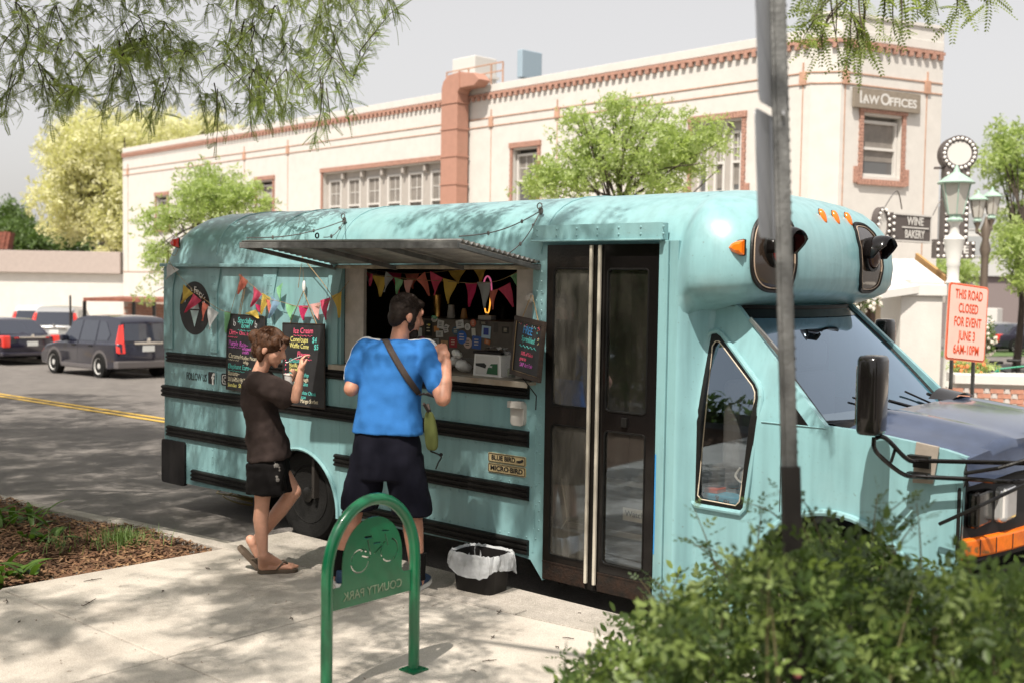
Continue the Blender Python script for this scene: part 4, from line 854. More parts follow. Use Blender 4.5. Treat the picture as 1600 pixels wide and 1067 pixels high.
Yi2 = .55
def jp(px, py): return at_y(px, py, Yi2)
bunting('darker second string of pennants deeper inside the serving hatch', [[jp(566, 420), jp(640, 428), jp(720, 422), jp(806, 420)]], [
    (jp(568, 420), jp(590, 424), jp(578, 448), 'grey'), (jp(606, 425), jp(628, 427), jp(622, 460), 'magenta'), (jp(632, 428), jp(655, 427), jp(645, 452), 'salmon'), (jp(700, 423), jp(728, 422), jp(716, 444), 'yellow'), (jp(740, 421), jp(760, 421), jp(750, 442), 'yellow')])
# ================================================================== MENU BOARDS
def squig(b, f, x0, x1, y, amp=.004, n=18, r=.0016):
    b.tube([f.pt(x0+(x1-x0)*i/n, y+amp*math.sin(i*1.9), .003) for i in range(n+1)], r, 4)
def board(label, corners, yoff, rows, hang, frame='boardblack', fw=0, group=None):
    P = [at_y(px, py, y) for (px, py), y in zip(corners, yoff)]; tl, tr, bl, br = P
    u = (tr-tl); v = (tl-bl); u.normalize(); v = (v-u*v.dot(u)).normalized(); o = bl; Wd = ((tr-tl).length+(br-bl).length)/2; H = ((tl-bl).length+(tr-br).length)/2
    f = Fr(o, u, v); t = thing('chalkboard', label, 'chalkboard', tuple(f.pt(Wd/2, 0)), group)
    b = MB(); b.fbox(f, 0, Wd, 0, H, -.008, 0); b.build('board_panel', 'boardblack', t, bevel=.002)
    if fw:
        for a0, a1, b0, b1 in ((-.003, Wd+.003, H-fw, H+.003), (-.003, Wd+.003, -.003, fw), (-.003, fw, fw, H-fw), (Wd-fw, Wd+.003, fw, H-fw)):
            b = MB(); b.fbox(f, a0, a1, b0, b1, -.012, .010); b.build('frame_rail', 'wood_dark', t, bevel=.003)
        b = MB(); b.tube([f.pt(x, y, .006) for x, y in ((fw, fw), (Wd-fw, fw), (Wd-fw, H-fw), (fw, H-fw))], .002, 4, closed=True, cap=False); b.build('frame_bead', mat('gold_bead', (.35, .25, .12), .4, .4), t)
    else:
        b = MB(); b.tube([f.pt(x, y, .001) for x, y in rrect(.004, Wd-.004, .004, H-.004, .006)], .0035, 5, closed=True, cap=False); b.build('board_edging', 'wood_dark', t)
    for s, x, y, size, colr, al, wv in rows:
        text(s, f, x*Wd, y*H, size, 'chalk_'+colr, t, name='chalk_lettering', align=al, c=.0012, ext=.0006, rot=random.uniform(-2.0, 1.5), sx=random.uniform(.85, .95), shear=.12)
        if wv:
            b = MB(); squig(b, f, wv[0]*Wd, wv[1]*Wd, y*H-size*.62); b.build('chalk_underline', 'chalk_'+colr, t)
    for (x, y, hx, hy, yh) in hang:
        b = MB(); b.tube([f.pt(x*Wd, y*H, .004), at_y(hx, hy, yh)], .0032, 5); b.build('hanging_rope', 'twine', t)
    return t, f, Wd, H
t1, f1, W1, H1 = board('tall black chalkboard headed Specialty Bowl hanging on the truck behind the person in brown', [(356, 489), (416, 494), (353, 608), (412, 616)], [-.035]*4, [
    ('Specialty', .5, .92, .062, 'teal', 'CENTER', None), ('Bowl', .5, .855, .062, 'teal', 'CENTER', (.3, .72)), ('Dirt~', .07, .755, .06, 'pink', 'LEFT', (.05, .3)), ('Choc. Ice Cream', .34, .755, .043, 'pink', 'LEFT', None),
    ('Purple Rain~', .06, .62, .055, 'violet', 'LEFT', (.06, .4)), ('whipped', .42, .56, .04, 'violet', 'LEFT', None), ('cream', .42, .515, .04, 'violet', 'LEFT', None), ('Caramel~', .06, .455, .055, 'cream', 'LEFT', (.05, .35)), ('Toffee Pecan', .40, .44, .043, 'cream', 'LEFT', None), ('whip', .45, .39, .04, 'cream', 'LEFT', None),
    ('Elephant Ears~', .05, .315, .055, 'teal', 'LEFT', (.05, .5)), ('Banana~', .05, .225, .055, 'cream', 'LEFT', (.05, .5)), ('Strawberry Split', .05, .145, .05, 'cream', 'LEFT', None), ('Sundae  Shake', .05, .07, .045, 'yellow', 'LEFT', None)], [(.33, .995, 383, 440, -.03), (.37, .995, 385, 440, -.03)])
b = MB()
for cx in (.22, .78):
    c = f1.pt(cx*W1, .87*H1, .003); b.tube([c+f1.u*.012*math.cos(a)+f1.v*.016*math.sin(a) for a in np.linspace(0, 6.2, 12)], .0018, 4); b.tube([c+f1.u*-.01+f1.v*.04, c+f1.u*-.012-f1.v*.01, c-f1.v*.018], .0018, 4)
b.build('chalk_doodle', 'chalk_white', t1)
t2, f2, W2, H2 = board('tall black chalkboard headed Ice Cream and Flavors hanging between the two customers', [(441, 501), (508, 503), (442, 632), (507, 633)], [-.035]*4, [
    ('Ice Cream', .50, .905, .060, 'pink', 'CENTER', (.27, .72)), ('Cone/cups', .40, .80, .056, 'yellow', 'CENTER', None), ('$4', .73, .80, .058, 'teal', 'CENTER', None), ('Waffle Cone', .42, .725, .054, 'yellow', 'CENTER', None), ('$5', .76, .72, .058, 'teal', 'CENTER', None),
    ('Flavors', .5, .625, .060, 'pink', 'CENTER', (.3, .7)), ('Chocolate', .16, .545, .045, 'teal', 'LEFT', None), ('Vanilla', .16, .49, .045, 'green_', 'LEFT', None), ('Strawberry', .16, .44, .045, 'yellow', 'LEFT', None), ('Mint choc chip', .16, .385, .042, 'teal', 'LEFT', None), ('Cookie Dough', .16, .33, .042, 'cream', 'LEFT', None), ('Birthday Cake', .16, .28, .042, 'teal', 'LEFT', None), ('Moose Tracks', .16, .23, .042, 'cream', 'LEFT', None), ('Chocolate Peanut', .3, .175, .040, 'teal', 'LEFT', None), ('Butter Pecan', .2, .125, .040, 'teal', 'LEFT', None), ('Mango Sorbet', .42, .07, .042, 'cream', 'LEFT', None)] if False else [
    ('Ice Cream', .50, .905, .060, 'pink', 'CENTER', (.27, .72)), ('Cone/cups', .40, .80, .056, 'yellow', 'CENTER', None), ('$4', .76, .80, .058, 'teal', 'CENTER', None), ('Waffle Cone', .40, .725, .052, 'yellow', 'CENTER', None), ('$5', .80, .72, .058, 'teal', 'CENTER', None),
    ('Flavors', .5, .625, .060, 'pink', 'CENTER', (.3, .7)), ('Chocolate', .16, .545, .045, 'teal', 'LEFT', None), ('Vanilla', .16, .49, .045, 'yellow', 'LEFT', None), ('Strawberry', .16, .44, .045, 'yellow', 'LEFT', None), ('Mint choc chip', .16, .385, .042, 'teal', 'LEFT', None), ('Cookie Dough', .16, .33, .042, 'cream', 'LEFT', None), ('Birthday Cake', .16, .28, .042, 'teal', 'LEFT', None), ('Coffee', .16, .23, .042, 'cream', 'LEFT', None), ('Chocolate Chunk', .3, .175, .040, 'teal', 'LEFT', None), ('Butter Pecan', .2, .125, .040, 'teal', 'LEFT', None), ('Mango Sorbet', .42, .07, .042, 'cream', 'LEFT', None)],
    [(.2, .995, 474, 455, -.04), (.82, .995, 474, 455, -.04)])
b = MB(); 
for i in range(8): b.ell(f2.pt(.08*W2, (.545-.054*i)*H2, .003), (.006, .003, .006), n=6, m=4)
b.build('chalk_bullets', 'chalk_pink', t2)
b = MB(); b.ell(at_y(475, 448, -.03), (.016, .012, .045), n=10, m=8); b.build('board_hook', 'white', T)
b = MB(); b.tube([at_y(475, 450, -.02), at_y(472, 402, -.05), at_y(466, 450, -.05)], .003, 5); b.tube([at_y(472, 402, -.05), at_y(503, 440, -.04), at_y(520, 465, -.04)], .003, 5); b.build('loose_cord', 'twine', T)
t3, f3, W3, H3 = board('small wooden framed chalkboard reading FREE Sprinkles hanging at the right of the serving hatch', [(808, 497), (853, 507), (798, 583), (845, 603)], [-.03, -.17, -.03, -.17], [
    ('FREE', .5, .80, .066, 'teal', 'CENTER', None), ('Sprinkles!', .5, .655, .052, 'green_', 'CENTER', None)] if False else [
    ('FREE', .46, .79, .070, 'blue', 'CENTER', None), ('Sprinkles!', .5, .645, .050, 'teal', 'CENTER', None), ('50% of Sales', .5, .40, .033, 'pink', 'CENTER', None), ('goes to', .38, .31, .033, 'pink', 'CENTER', None), ('SAP Art Fair', .5, .21, .036, 'violet', 'CENTER', None)],
    [(.25, .99, 830, 462, -.04), (.80, .99, 832, 462, -.04)], fw=.028)
b = MB(); squig(b, f3, .22*W3, .8*W3, .525*H3, .008, 16, .002); b.build('chalk_underline', 'chalk_teal', t3)
for i in range(22):
    x, y = random.uniform(.16, .86), random.choice((random.uniform(.86, .92), random.uniform(.60, .9))); x = x if y > .86 else random.uniform(.78, .88); b = MB(); a = random.uniform(0, 3); c = f3.pt(x*W3, y*H3, .003); d = (f3.u*math.cos(a)+f3.v*math.sin(a))*.006; b.tube([c-d, c+d], .0018, 4); b.build('chalk_sprinkle', 'chalk_'+random.choice(('pink', 'yellow', 'teal', 'white', 'orange')), t3)
b = MB(); b.tube([f3.pt(.4*W3, 0, 0), at_y(838, 618, -.12), at_y(837, 640, -.12)], .004, 5); b.build('hanging_rope', 'black', t3)
b = MB(); b.lathe(at_y(829, 466, -.02), (0, -1, 0), [(.03, 0), (.032, .012), (.018, .02), (.016, .035), (.002, .036)], 14); b.build('board_hook', 'inner_white', T, smooth=True)

# ================================================================== THINGS INSIDE THE HATCH
from mathutils.bvhtree import BVHTree
YQ = .42
eq = thing('equipment_box', 'dark metal machine front covered with stickers behind the counter', 'machine', (-1.1, YQ+.2, 1.352))
q0 = at_y(622, 497, YQ); q1 = at_y(812, 500, YQ)
m = MB(); m.box((q0.x, YQ, 1.353), (q1.x, YQ+.4, 1.70)); m.build('casing', mat('greasy_metal_panel', (.115, .098, .078), .45, .35, var=.3, scale=9), eq, bevel=.006)
m = MB(); m.box((q0.x-.002, YQ-.012, 1.405), (q1.x+.002, YQ-.001, 1.43)); m.build('ledge', 'steel', eq)
ST = [('d', 644, 513, 9, 12, (.15, .48, .36)), ('c', 679, 499, 10, 9, (.6, .55, .5)), ('c', 679, 496, 9, 5, (.10, .45, .25)), ('r', 670, 513, 11, 24, (.02, .02, .02)), ('h', 671, 508, 4, 4, (.7, .6, .1)), ('r', 689, 507, 10, 13, (.6, .58, .54)), ('r', 682, 514, 8, 9, (.6, .25, .08)), ('d', 697, 514, 10, 15, (.58, .55, .52)),
      ('r', 687, 522, 11, 10, (.6, .58, .54)), ('c', 671, 535, 11, 11, (.62, .6, .56)), ('r', 682, 534, 9, 10, (.35, .34, .32)), ('r', 695, 538, 11, 12, (.5, .30, .15)), ('r', 708, 535, 12, 16, (.35, .02, .03)), ('c', 712, 517, 11, 13, (.04, .10, .16)), ('c', 722, 527, 15, 21, (.02, .12, .45)), ('r', 719, 507, 12, 13, (.6, .6, .58)), ('c', 731, 511, 9, 11, (.62, .6, .56)),
      ('c', 740, 505, 9, 12, (.55, .12, .06)), ('r', 740, 519, 6, 12, (.6, .58, .5)), ('c', 731, 536, 13, 17, (.58, .42, .34)), ('r', 745, 535, 14, 20, (.03, .10, .35)), ('r', 760, 519, 14, 19, (.45, .60, .68)), ('r', 760, 518, 8, 11, (.02, .05, .30)), ('r', 762, 534, 9, 7, (.55, .15, .03)), ('r', 790, 516, 11, 11, (.03, .025, .02)), ('r', 775, 512, 7, 15, (.06, .05, .04)), ('r', 656, 519, 7, 13, (.6, .58, .55)), ('d', 660, 530, 9, 9, (.35, .05, .2)), ('r', 756, 505, 13, 6, (.04, .035, .03))]
for i, (sh, px, py, w_, h_, c_) in enumerate(ST):
    p = at_y(px, py, YQ); sx = (at_y(px+w_/2, py, YQ).x-at_y(px-w_/2, py, YQ).x)/2; sz = h_/2/1758*p_.length*0+h_/2*((p-CAM).dot(FW))/FPX; b = MB(); ff = Fr((p.x, YQ-.0008*(i % 6+1), p.z), (1, 0, 0), (0, 0, 1), (0, -1, 0)); rr = R(random.uniform(-12, 12))
    if sh == 'c': o_ = [(sx*math.cos(a), sz*math.sin(a)) for a in np.linspace(0, 6.2832, 19)[:-1]]
    elif sh == 'd': o_ = [(-sx, 0), (-sx*.3, -sz), (sx*.9, -sz*.5), (sx*.6, sz*.2), (sx, sz*.8), (-sx*.2, sz)]
    elif sh == 'h': o_ = [(0, -sz), (sx, .2*sz), (.5*sx, sz), (0, .5*sz), (-.5*sx, sz), (-sx, .2*sz)]
    else: o_ = [(-sx, -sz), (sx, -sz), (sx, sz), (-sx, sz)]
    o_ = [(x*math.cos(rr)-y*math.sin(rr), x*math.sin(rr)+y*math.cos(rr)) for x, y in o_]
    b.plate(ff, o_, (), .0006); st = b.build('sticker', mat('sticker_print', c_, .4), eq)
    lum = sum(c_)/3
    if w_ > 8:
        b = MB(); f2_ = Fr(ff.pt(0, 0, .0004), ff.u, ff.v, ff.w)
        if i == 22: 
            for k in (-.25, .25): b.plate(f2_, [(-sx*.5, sz*(k-.12)), (sx*.5, sz*(k-.12)), (sx*.5, sz*(k+.12)), (-sx*.5, sz*(k+.12))], (), .0002)
            b.build('equal_sign', mat('yellow_print', (.6, .5, .05), .5), st)
        else:
            for k in range(3): y = sz*(.45-.4*k); b.plate(f2_, [(-sx*.55, y-sz*.07), (sx*random.uniform(.2, .55), y-sz*.07), (sx*random.uniform(.3, .5), y+sz*.07), (-sx*.5, y+sz*.07)], (), .0002)
            b.build('sticker_mark', 'blackink' if lum > .3 else 'chalk_cream', st)
zt = 1.702
def lathe_thing(name, label, cat, px, py, y, prof, m_, n=20, z=None):
    p = at_y(px, py, y); zz_ = z if z is not None else p.z; b = MB(); b.lathe((p.x, y, zz_), (0, 0, 1), prof, n)
    o = b.build(name, m_, None, smooth=True); tag(o, label, cat); return o
b_ = [(.034, 0), (.036, .004), (.031, .010)]+[(.031-.0010*k+(.0012 if k % 2 else 0), .01+.0085*k) for k in range(10)]+[(.022, .098)]
lathe_thing('paper_cup_stack', 'stack of upturned white paper cups on top of the stickered machine', 'cups', 705, 495, YQ+.08, b_, 'inner_white', z=zt)
lathe_thing('waffle_cone_cup_stack', 'short stack of tan cups beside the white cup stack', 'cups', 725, 496, YQ+.08, [(.026, 0), (.028, .004), (.024, .02), (.025, .024), (.020, .045), (.021, .049), (.014, .075)], mat('tan_wafer', (.34, .17, .06), .6), z=zt)
lathe_thing('coffee_urn', 'tall brass coloured urn in the dark behind the white cups', 'urn', 684, 497, .75, [(.055, 0), (.055, .01), (.05, .02), (.05, .24), (.054, .25), (.03, .28), (.01, .30)], mat('brass_urn', (.45, .25, .07), .25, .9), z=1.62)
ne = thing('neon_cone_lamp', 'small neon lamp shaped like an ice cream cone on a white stand', 'lamp', tuple(at_y(761, 500, YQ+.06)))
c = at_y(761, 498, YQ+.06); m = MB(); m.box((c.x-.062, c.y-.03, zt), (c.x+.062, c.y+.03, zt+.032)); m.box((c.x-.008, c.y-.008, zt+.032), (c.x+.008, c.y+.008, zt+.05)); m.build('stand', 'inner_white', ne, bevel=.003)
cz_ = at_y(761, 465, YQ+.06).z; hh = at_y(761, 432, YQ+.06).z
m = MB(); m.tube(smoothpath([(c.x-.030, c.y, cz_), (c.x-.026, c.y, cz_-.05), (c.x-.016, c.y, zt+.06), (c.x, c.y, zt+.05), (c.x+.016, c.y, zt+.06), (c.x+.026, c.y, cz_-.05), (c.x+.030, c.y, cz_)], 5), .005, 8); m.build('cone_tube', mat('amber_neon', (.8, .35, .05), .3, emit=(1, .42, .05), es=1.0), ne, smooth=True)
m = MB(); m.tube(smoothpath([(c.x-.030, c.y, cz_), (c.x-.040, c.y, cz_+.04), (c.x-.030, c.y, hh-.03), (c.x, c.y, hh), (c.x+.030, c.y, hh-.03), (c.x+.040, c.y, cz_+.04), (c.x+.030, c.y, cz_)], 5), .006, 8); m.build('scoop_tube', mat('pink_neon', (.7, .2, .35), .3, emit=(1, .2, .4), es=.25), ne, smooth=True)
# napkin dispenser
nd = thing('napkin_dispenser', 'white plastic napkin dispenser with a dark top and picture card on the hatch counter', 'napkin dispenser', (-.55, .12, 1.352))
p0 = at_y(739, 585, .06); p1 = at_y(783, 586, .06); m = MB(); zt2 = at_y(760, 553, .06).z
m.grid([[Vector((x, y, z)) for x, y in ((p0.x+k, .06+k*.3), (p1.x-k, .06+k*.3), (p1.x-k, .20-k*.3), (p0.x+k, .20-k*.3))] for z, k in ((1.353, 0), (zt2, .010))], wrap=True); m.box((p0.x+.012, .063, zt2-.002), (p1.x-.012, .197, zt2)); m.build('body', 'white', nd, bevel=.005)
m = MB(); m.box((p0.x+.002, .052, zt2), (p1.x+.004, .206, zt2+.018)); m.build('lid', 'blackplastic', nd, bevel=.004)
m = MB(); m.box((p0.x+.028, .055, 1.366), (p1.x-.026, .0615, zt2-.012)); cd_ = m.build('picture_card', mat('card_print', (.55, .53, .50), .4, var=.03), nd)
m = MB(); f_ = Fr((0, .0545, 0), (1, 0, 0), (0, 0, 1), (0, -1, 0)); xm = (p0.x+p1.x)/2
m.plate(f_, [(p0.x+.028, 1.42), (xm-.01, 1.405), (xm+.0, 1.425), (xm-.02, 1.44), (p0.x+.028, 1.435)], (), .0004); m.build('printed_hand', 'blackink', cd_)
m = MB(); m.plate(f_, [(xm+.0, 1.37), (p1.x-.027, 1.368), (p1.x-.028, 1.44), (xm+.04, 1.437), (xm+.01, 1.405)], (), .0004); m.build('printed_tree', mat('green_print', (.02, .10, .04), .5), cd_); text('MORE', f_, xm+.028, 1.418, .018, 'white', cd_, c=.001)
m = MB(); m.grid([[Vector((xm-.07+.15*i/8, .10+.08*j/4, zt2+.022+.018*abs(math.sin(i*.9+j))+.02*(i/8)*(1-i/8)*(2-j/4))) for j in range(5)] for i in range(9)]); m.build('napkin', 'white', nd, smooth=True)
# supply bags, jar, papers
for i, (px, py, s_, c_, lb) in enumerate([(714, 553, .030, 'white', 'crumpled white napkin lying highest on the counter clutter'), (724, 572, .045, 'white', 'clear plastic bag of white spoons nearest the dispenser on the counter'), (712, 564, .042, 'white', 'white paper bowl lying on its side on the counter'), (700, 572, .035, 'inner_white', 'plastic bag of teal printed wrappers beside the elbow of the customer in blue')]):
    p = at_y(px, py, .10+.04*i); b = MB(); b.ell((p.x, p.y, max(p.z, 1.352+s_*.6)), (s_*1.3, s_, s_*.8), rotm(i*1.1, .3), n=18, m=12); o = b.build('supply_bag' if i else 'napkin_ball', c_, None, smooth=True); tag(o, lb, 'bag')
    tx = bpy.data.textures.new('c', 'VORONOI'); tx.noise_scale = .022; d = o.modifiers.new('d', 'DISPLACE'); d.texture = tx; d.strength = .022
p = at_y(796, 584, .12); b = MB(); b.lathe((p.x, p.y, 1.353), (0, 0, 1), [(.055, 0), (.062, .01), (.064, .09), (.058, .13), (.040, .155), (.042, .17)], 24, cap=False); o = b.build('glass_jar', mat('clear_jar', (.75, .75, .75), .05, alpha=.22), None, smooth=True); tag(o, 'clear glass jar with notes inside behind the small framed board', 'jar')
b = MB(); b.grid([[Vector((p.x-.03+.06*i/5, p.y+.02*math.sin(i*2), 1.36+.05*j/3+.01*math.sin(i*3))) for j in range(4)] for i in range(6)]); b.build('folded_note', mat('paper_note', (.25, .28, .18), .8), o)
# ---- things on the dash side of the cab seen through the tall side window
p = at_y(1128, 782, .30); p2 = at_y(1160, 790, .30); x0 = at_y(1088, 775, .30).x; x1 = at_y(1158, 785, .30).x; zb = p.z
tb = thing('storage_tub', 'bright blue tub with handwriting behind the tall side window of the cab', 'tub', ((x0+x1)/2, .45, .60))
m = MB(); m.box((x0-.05, .28, .60), (x1+.08, .62, zb+.035)); m.build('tub_body', mat('blue_plastic', (.02, .36, .55), .4), tb, bevel=.01)
ft = Fr((0, .2785, 0), (1, 0, 0), (0, 0, 1), (0, -1, 0)); text('3', ft, x0+.04, zb, .06, 'blackink', tb, rot=8); text('Small', ft, x0+.15, zb-.002, .036, 'blackink', tb, rot=80); text('Pt', ft, x0+.22, zb, .05, 'blackink', tb, rot=20)
m = MB(); m.box((x0-.04, .30, zb+.036), (x0+.14, .58, zb+.062)); o = m.build('folder', mat('orange_red_plastic', (.75, .10, .03), .5), None, bevel=.004); tag(o, 'orange red flat case lying on the blue tub in the cab', 'case')
m = MB(); m.box((x0-.03, .34, zb+.063), (x0+.13, .56, zb+.19)); o = m.build('grey_crate', mat('grey_crate_plastic', (.12, .11, .10), .6), None, bevel=.02, seg=3); tag(o, 'dark grey box with a hand slot on the blue tub in the cab', 'box')
m = MB(); m.plate(Fr((x0+.05, .3385, zb+.14), (1, 0, 0), (0, 0, 1), (0, -1, 0)), rrect(-.03, .03, -.014, .014, .012), (), .002); m.build('hand_slot', 'blackink', o)
jc = (x1+.01, .42, zb+.036); m = MB(); m.lathe(jc, (0, 0, 1), [(.075, 0), (.082, .01), (.085, .08), (.075, .13), (.045, .17), (.03, .18), (.03, .20)], 24); o = m.build('plastic_jug', mat('translucent_jug', (.42, .43, .43), .35), None, smooth=True); tag(o, 'pale plastic jug with a looped handle behind the cab side window', 'jug')
m = MB(); m.tube(smoothpath([(jc[0]-.06, jc[1]-.05, jc[2]+.16), (jc[0]-.08, jc[1]-.07, jc[2]+.11), (jc[0]-.02, jc[1]-.088, jc[2]+.075), (jc[0]+.05, jc[1]-.08, jc[2]+.06)], 5), .007, 6); m.build('handle', 'white', o, smooth=True)

# ================================================================== PEOPLE
def basis(f, u):
    f = Vector(f).normalized(); u = Vector(u); u = (u-f*u.dot(f)).normalized(); r = f.cross(u); return f, r, u
def headparts(c, f, r, u, s=1.0):
    Rm = Matrix((r, f, u)).transposed(); P = lambda a, b, d: c+(r*a+f*b+u*d)*s; E = lambda a, b, d, ra, rb, rd: ('e', P(a, b, d), (ra*s, rb*s, rd*s), Rm)
    out = [E(0, -.012, .028, .075, .096, .092), E(0, .028, -.022, .060, .068, .082), E(0, .045, -.062, .046, .046, .044), E(0, .070, -.098, .022, .018, .016), E(0, .080, .040, .050, .016, .030),
           ('c', P(0, .090, .020), .007*s, P(0, .112, -.022), .0125*s), E(0, .096, -.033, .019, .014, .009), E(0, .088, -.057, .024, .012, .0065), E(0, .087, -.068, .021, .012, .0070), E(.034, .060, -.020, .020, .026, .026), E(-.034, .060, -.020, .020, .026, .026)]
    for sg in (1, -1): out += [E(sg*.078, -.010, -.012, .009, .020, .032), E(sg*.030, .083, .036, .020, .010, .006)]
    return out, P
def handparts(w, d, n, side, s=1.0, curl=.5, L=1.0):
    """w wrist, d pointing to the fingers, n back-of-hand normal, side: +1 thumb to the right of d x n"""
    d = Vector(d).normalized(); n = Vector(n); n = (n-d*n.dot(d)).normalized(); t = d.cross(n)*side; out = []
    out.append(('c', w, .024*s, w+d*.03*s, .026*s)); Rm = Matrix((t, d, n)).transposed(); out.append(('e', w+d*.055*s, (.040*s, .050*s, .016*s), Rm))
    for k, (off, ln) in enumerate(((.030, .070), (.010, .080), (-.011, .075), (-.031, .058))):
        p = w+d*.090*s+t*off*s; dd = d.copy(); r_ = .0088*s
        for j, fr in enumerate((.45, .32, .23)):
            a = curl*(.5+.35*j); dd = (dd*math.cos(a)-n*math.sin(a)); nn = n; n2 = dd.cross(t*side).normalized() if False else None
            q = p+dd*ln*fr*s*L; out.append(('c', p, r_, q, r_*.88)); r_ *= .9; p = q
            # rotate the local normal along with the finger
            n_loc = (n*math.cos(a)+d*math.sin(a)); 
            if j == 0: d1, n1 = dd.copy(), n_loc
            dd = dd
    p = w+d*.025*s+t*.030*s; q = p+(d*.6+t*.75-n*.25).normalized()*.040*s; e = q+(d*.85+t*.25-n*.35).normalized()*.034*s
    out += [('c', p, .014*s, q, .0115*s), ('c', q, .0115*s, e, .0092*s)]; return out
def snap(obj, pts, off):
    org = ORG[obj]; bv = BVHTree.FromPolygons([v.co+org for v in obj.data.vertices], [tuple(p.vertices) for p in obj.data.polygons]); out = []
    for p in pts:
        q, nn, _, _ = bv.find_nearest(Vector(p)); out.append((q+nn*off, nn))
    return out
def snapc(obj, pts, off):
    org = ORG[obj]; bv = BVHTree.FromPolygons([v.co+org for v in obj.data.vertices], [tuple(p.vertices) for p in obj.data.polygons]); out = []
    for p in pts:
        q, nn, _, _ = bv.ray_cast(CAM, (Vector(p)-CAM).normalized())
        if q is None: q, nn, _, _ = bv.find_nearest(Vector(p))
        out.append((q, nn))
    n_ = len(out); sm = [sum((out[min(max(i+k, 0), n_-1)][0] for k in (-2, -1, 0, 1, 2)), Vector())/5 for i in range(n_)]; sn = [sum((out[min(max(i+k, 0), n_-1)][1] for k in (-3, -2, -1, 0, 1, 2, 3)), Vector()).normalized() for i in range(n_)]
    return [(p+n*off, n) for p, n in zip(sm, sn)]
def ribbon(name, obj, pts, wd, m_, parent, off=.004, cast=False):
    """a flat band laid on a garment"""
    sp = (snapc if cast else snap)(obj, smoothpath(pts, 8), off); b = MB(); rows = []
    for i, (p, nn) in enumerate(sp):
        t = (sp[min(i+1, len(sp)-1)][0]-sp[max(i-1, 0)][0]).normalized(); sd = t.cross(nn).normalized(); rows.append([p+sd*wd*k for k in (-.5, -.2, .2, .5)])
    b.grid(rows); o = b.build(name, m_, parent, smooth=True); md = o.modifiers.new('s', 'SOLIDIFY'); md.thickness = .003; return o
def hairstrands(name, cf, n, m_, parent, r=.0011):
    b = MB()
    for i in range(n): b.tube(cf(i), [r, r, r*.9, r*.7, r*.3] if len(cf(i)) == 5 else r, 3, cap=False)
    return b.build(name, m_, parent, smooth=True, fix=False)

# ---------------- man in the blue shirt, back to us
MP = thing('person', 'person in bright blue t-shirt and navy shorts at the hatch, strap across the back', 'person', (-.60, -.90, WALK))
def D(px, py, d): return at_d(px, py, d)
ef, er = Vector((-.52, .85, 0)).normalized(), Vector((.85, .52, 0)).normalized(); Zv = Vector((0, 0, 1)); Bm = Vector((-.545, -.85, WALK))
def Bp(r, f, z, B=Bm): return B+er*r+ef*f+Zv*z
lean_m = lambda z: .10*max(0, (z-.9))/.6
hip = Bp(.02, 0, .92); sh = Bp(.050, .05, 1.415); hc = D(635, 494, 6.75)
hf = Vector((.35, .93, -.25)).normalized(); f_, r_, u_ = basis(hf, (0, 0, 1)); hp, HPm = headparts(hc, f_, r_, u_, 1.0)
parts = list(hp)
parts += [('c', Bp(.055, .05, 1.40), .058, hc-u_*.05-f_*.01, .058), ('c', sh+er*-.14, .068, sh+er*.14, .068), ('l', [ringell(Bp(.02+.03*(z-.85)/.55, .01, z), rx, ry, math.atan2(er.y, er.x), 20, 2.3) for z, rx, ry in ((.84, .17, .115), (.95, .175, .12), (1.1, .17, .115), (1.25, .178, .115), (1.38, .165, .10), (1.45, .08, .07))])]
LK, RK = Bp(-.185, .03, .50), Bp(.165, .03, .50); LA, RA = Bp(-.265, -.02, .09), Bp(.215, -.01, .09)
for hx, K, A, toe in ((Bp(-.085, 0, .88), LK, LA, (-.45, .9)), (Bp(.11, 0, .88), RK, RA, (.05, 1))):
    parts += [('c', hx, .098, K, .062), ('c', K, .058, K.lerp(A, .35)-ef*.012, .063), ('c', K.lerp(A, .35)-ef*.012, .062, A, .040), ('c', A, .042, A+Zv*-.045, .042), ('c', A-Zv*.05, .036, A-Zv*.055+er*toe[0]*.14+ef*toe[1]*.14, .030)]
LE = D(549, 607, 6.72); LW = D(572, 572, 7.02); RE = D(692, 622, 6.50); RW = D(698, 566, 6.62)
LS, RS = sh-er*.185, sh+er*.185
for Sx, E_, W_ in ((LS, LE, LW), (RS, RE, RW)):
    parts += [('c', Sx, .060, E_, .046), ('c', E_, .047, E_.lerp(W_, .4), .046), ('c', E_.lerp(W_, .4), .045, W_, .029)]
parts += handparts(RW, D(688, 540, 6.68)-RW, Vector((.5, -.6, .3)), -1, 1.0, .5)
parts += handparts(LW, D(590, 560, 7.1)-LW, Vector((0, 0, 1)), 1, 1.0, .6)
body = organic('body', parts, .0065, 'skin2', MP, it=5)
# shirt
aa = math.atan2(er.y, er.x); tp = []
for z, rx, ry, dr, df in ((.935, .215, .150, .020, -.005), (1.00, .208, .148, .022, 0), (1.10, .190, .136, .025, .005), (1.20, .188, .130, .03, .01), (1.32, .196, .126, .038, .02), (1.41, .200, .132, .045, .03), (1.46, .150, .115, .05, .04), (1.490, .090, .088, .055, .045)):
    tp.append(ringell(Bp(dr, df, z-.0), rx, ry, aa, 24, 2.4))
sleeve = [('c', LS+Zv*.004, .080, LS.lerp(LE, .68), .072), ('c', RS+Zv*.004, .080, RS.lerp(RE, .70), .074)]
shirt = organic('t_shirt', [('l', tp), ('c', sh-er*.13, .078, sh+er*.13, .078)]+sleeve, .009, 'tee_blue', MP, it=6, disp=.024, dscale=.12)
b = MB(); 
ribbon('collar', shirt, [Bp(.055+.088*math.cos(a), .045+.085*math.sin(a), 1.496) for a in np.linspace(0, 6.28, 14)], .018, 'tee_blue', MP, .003)
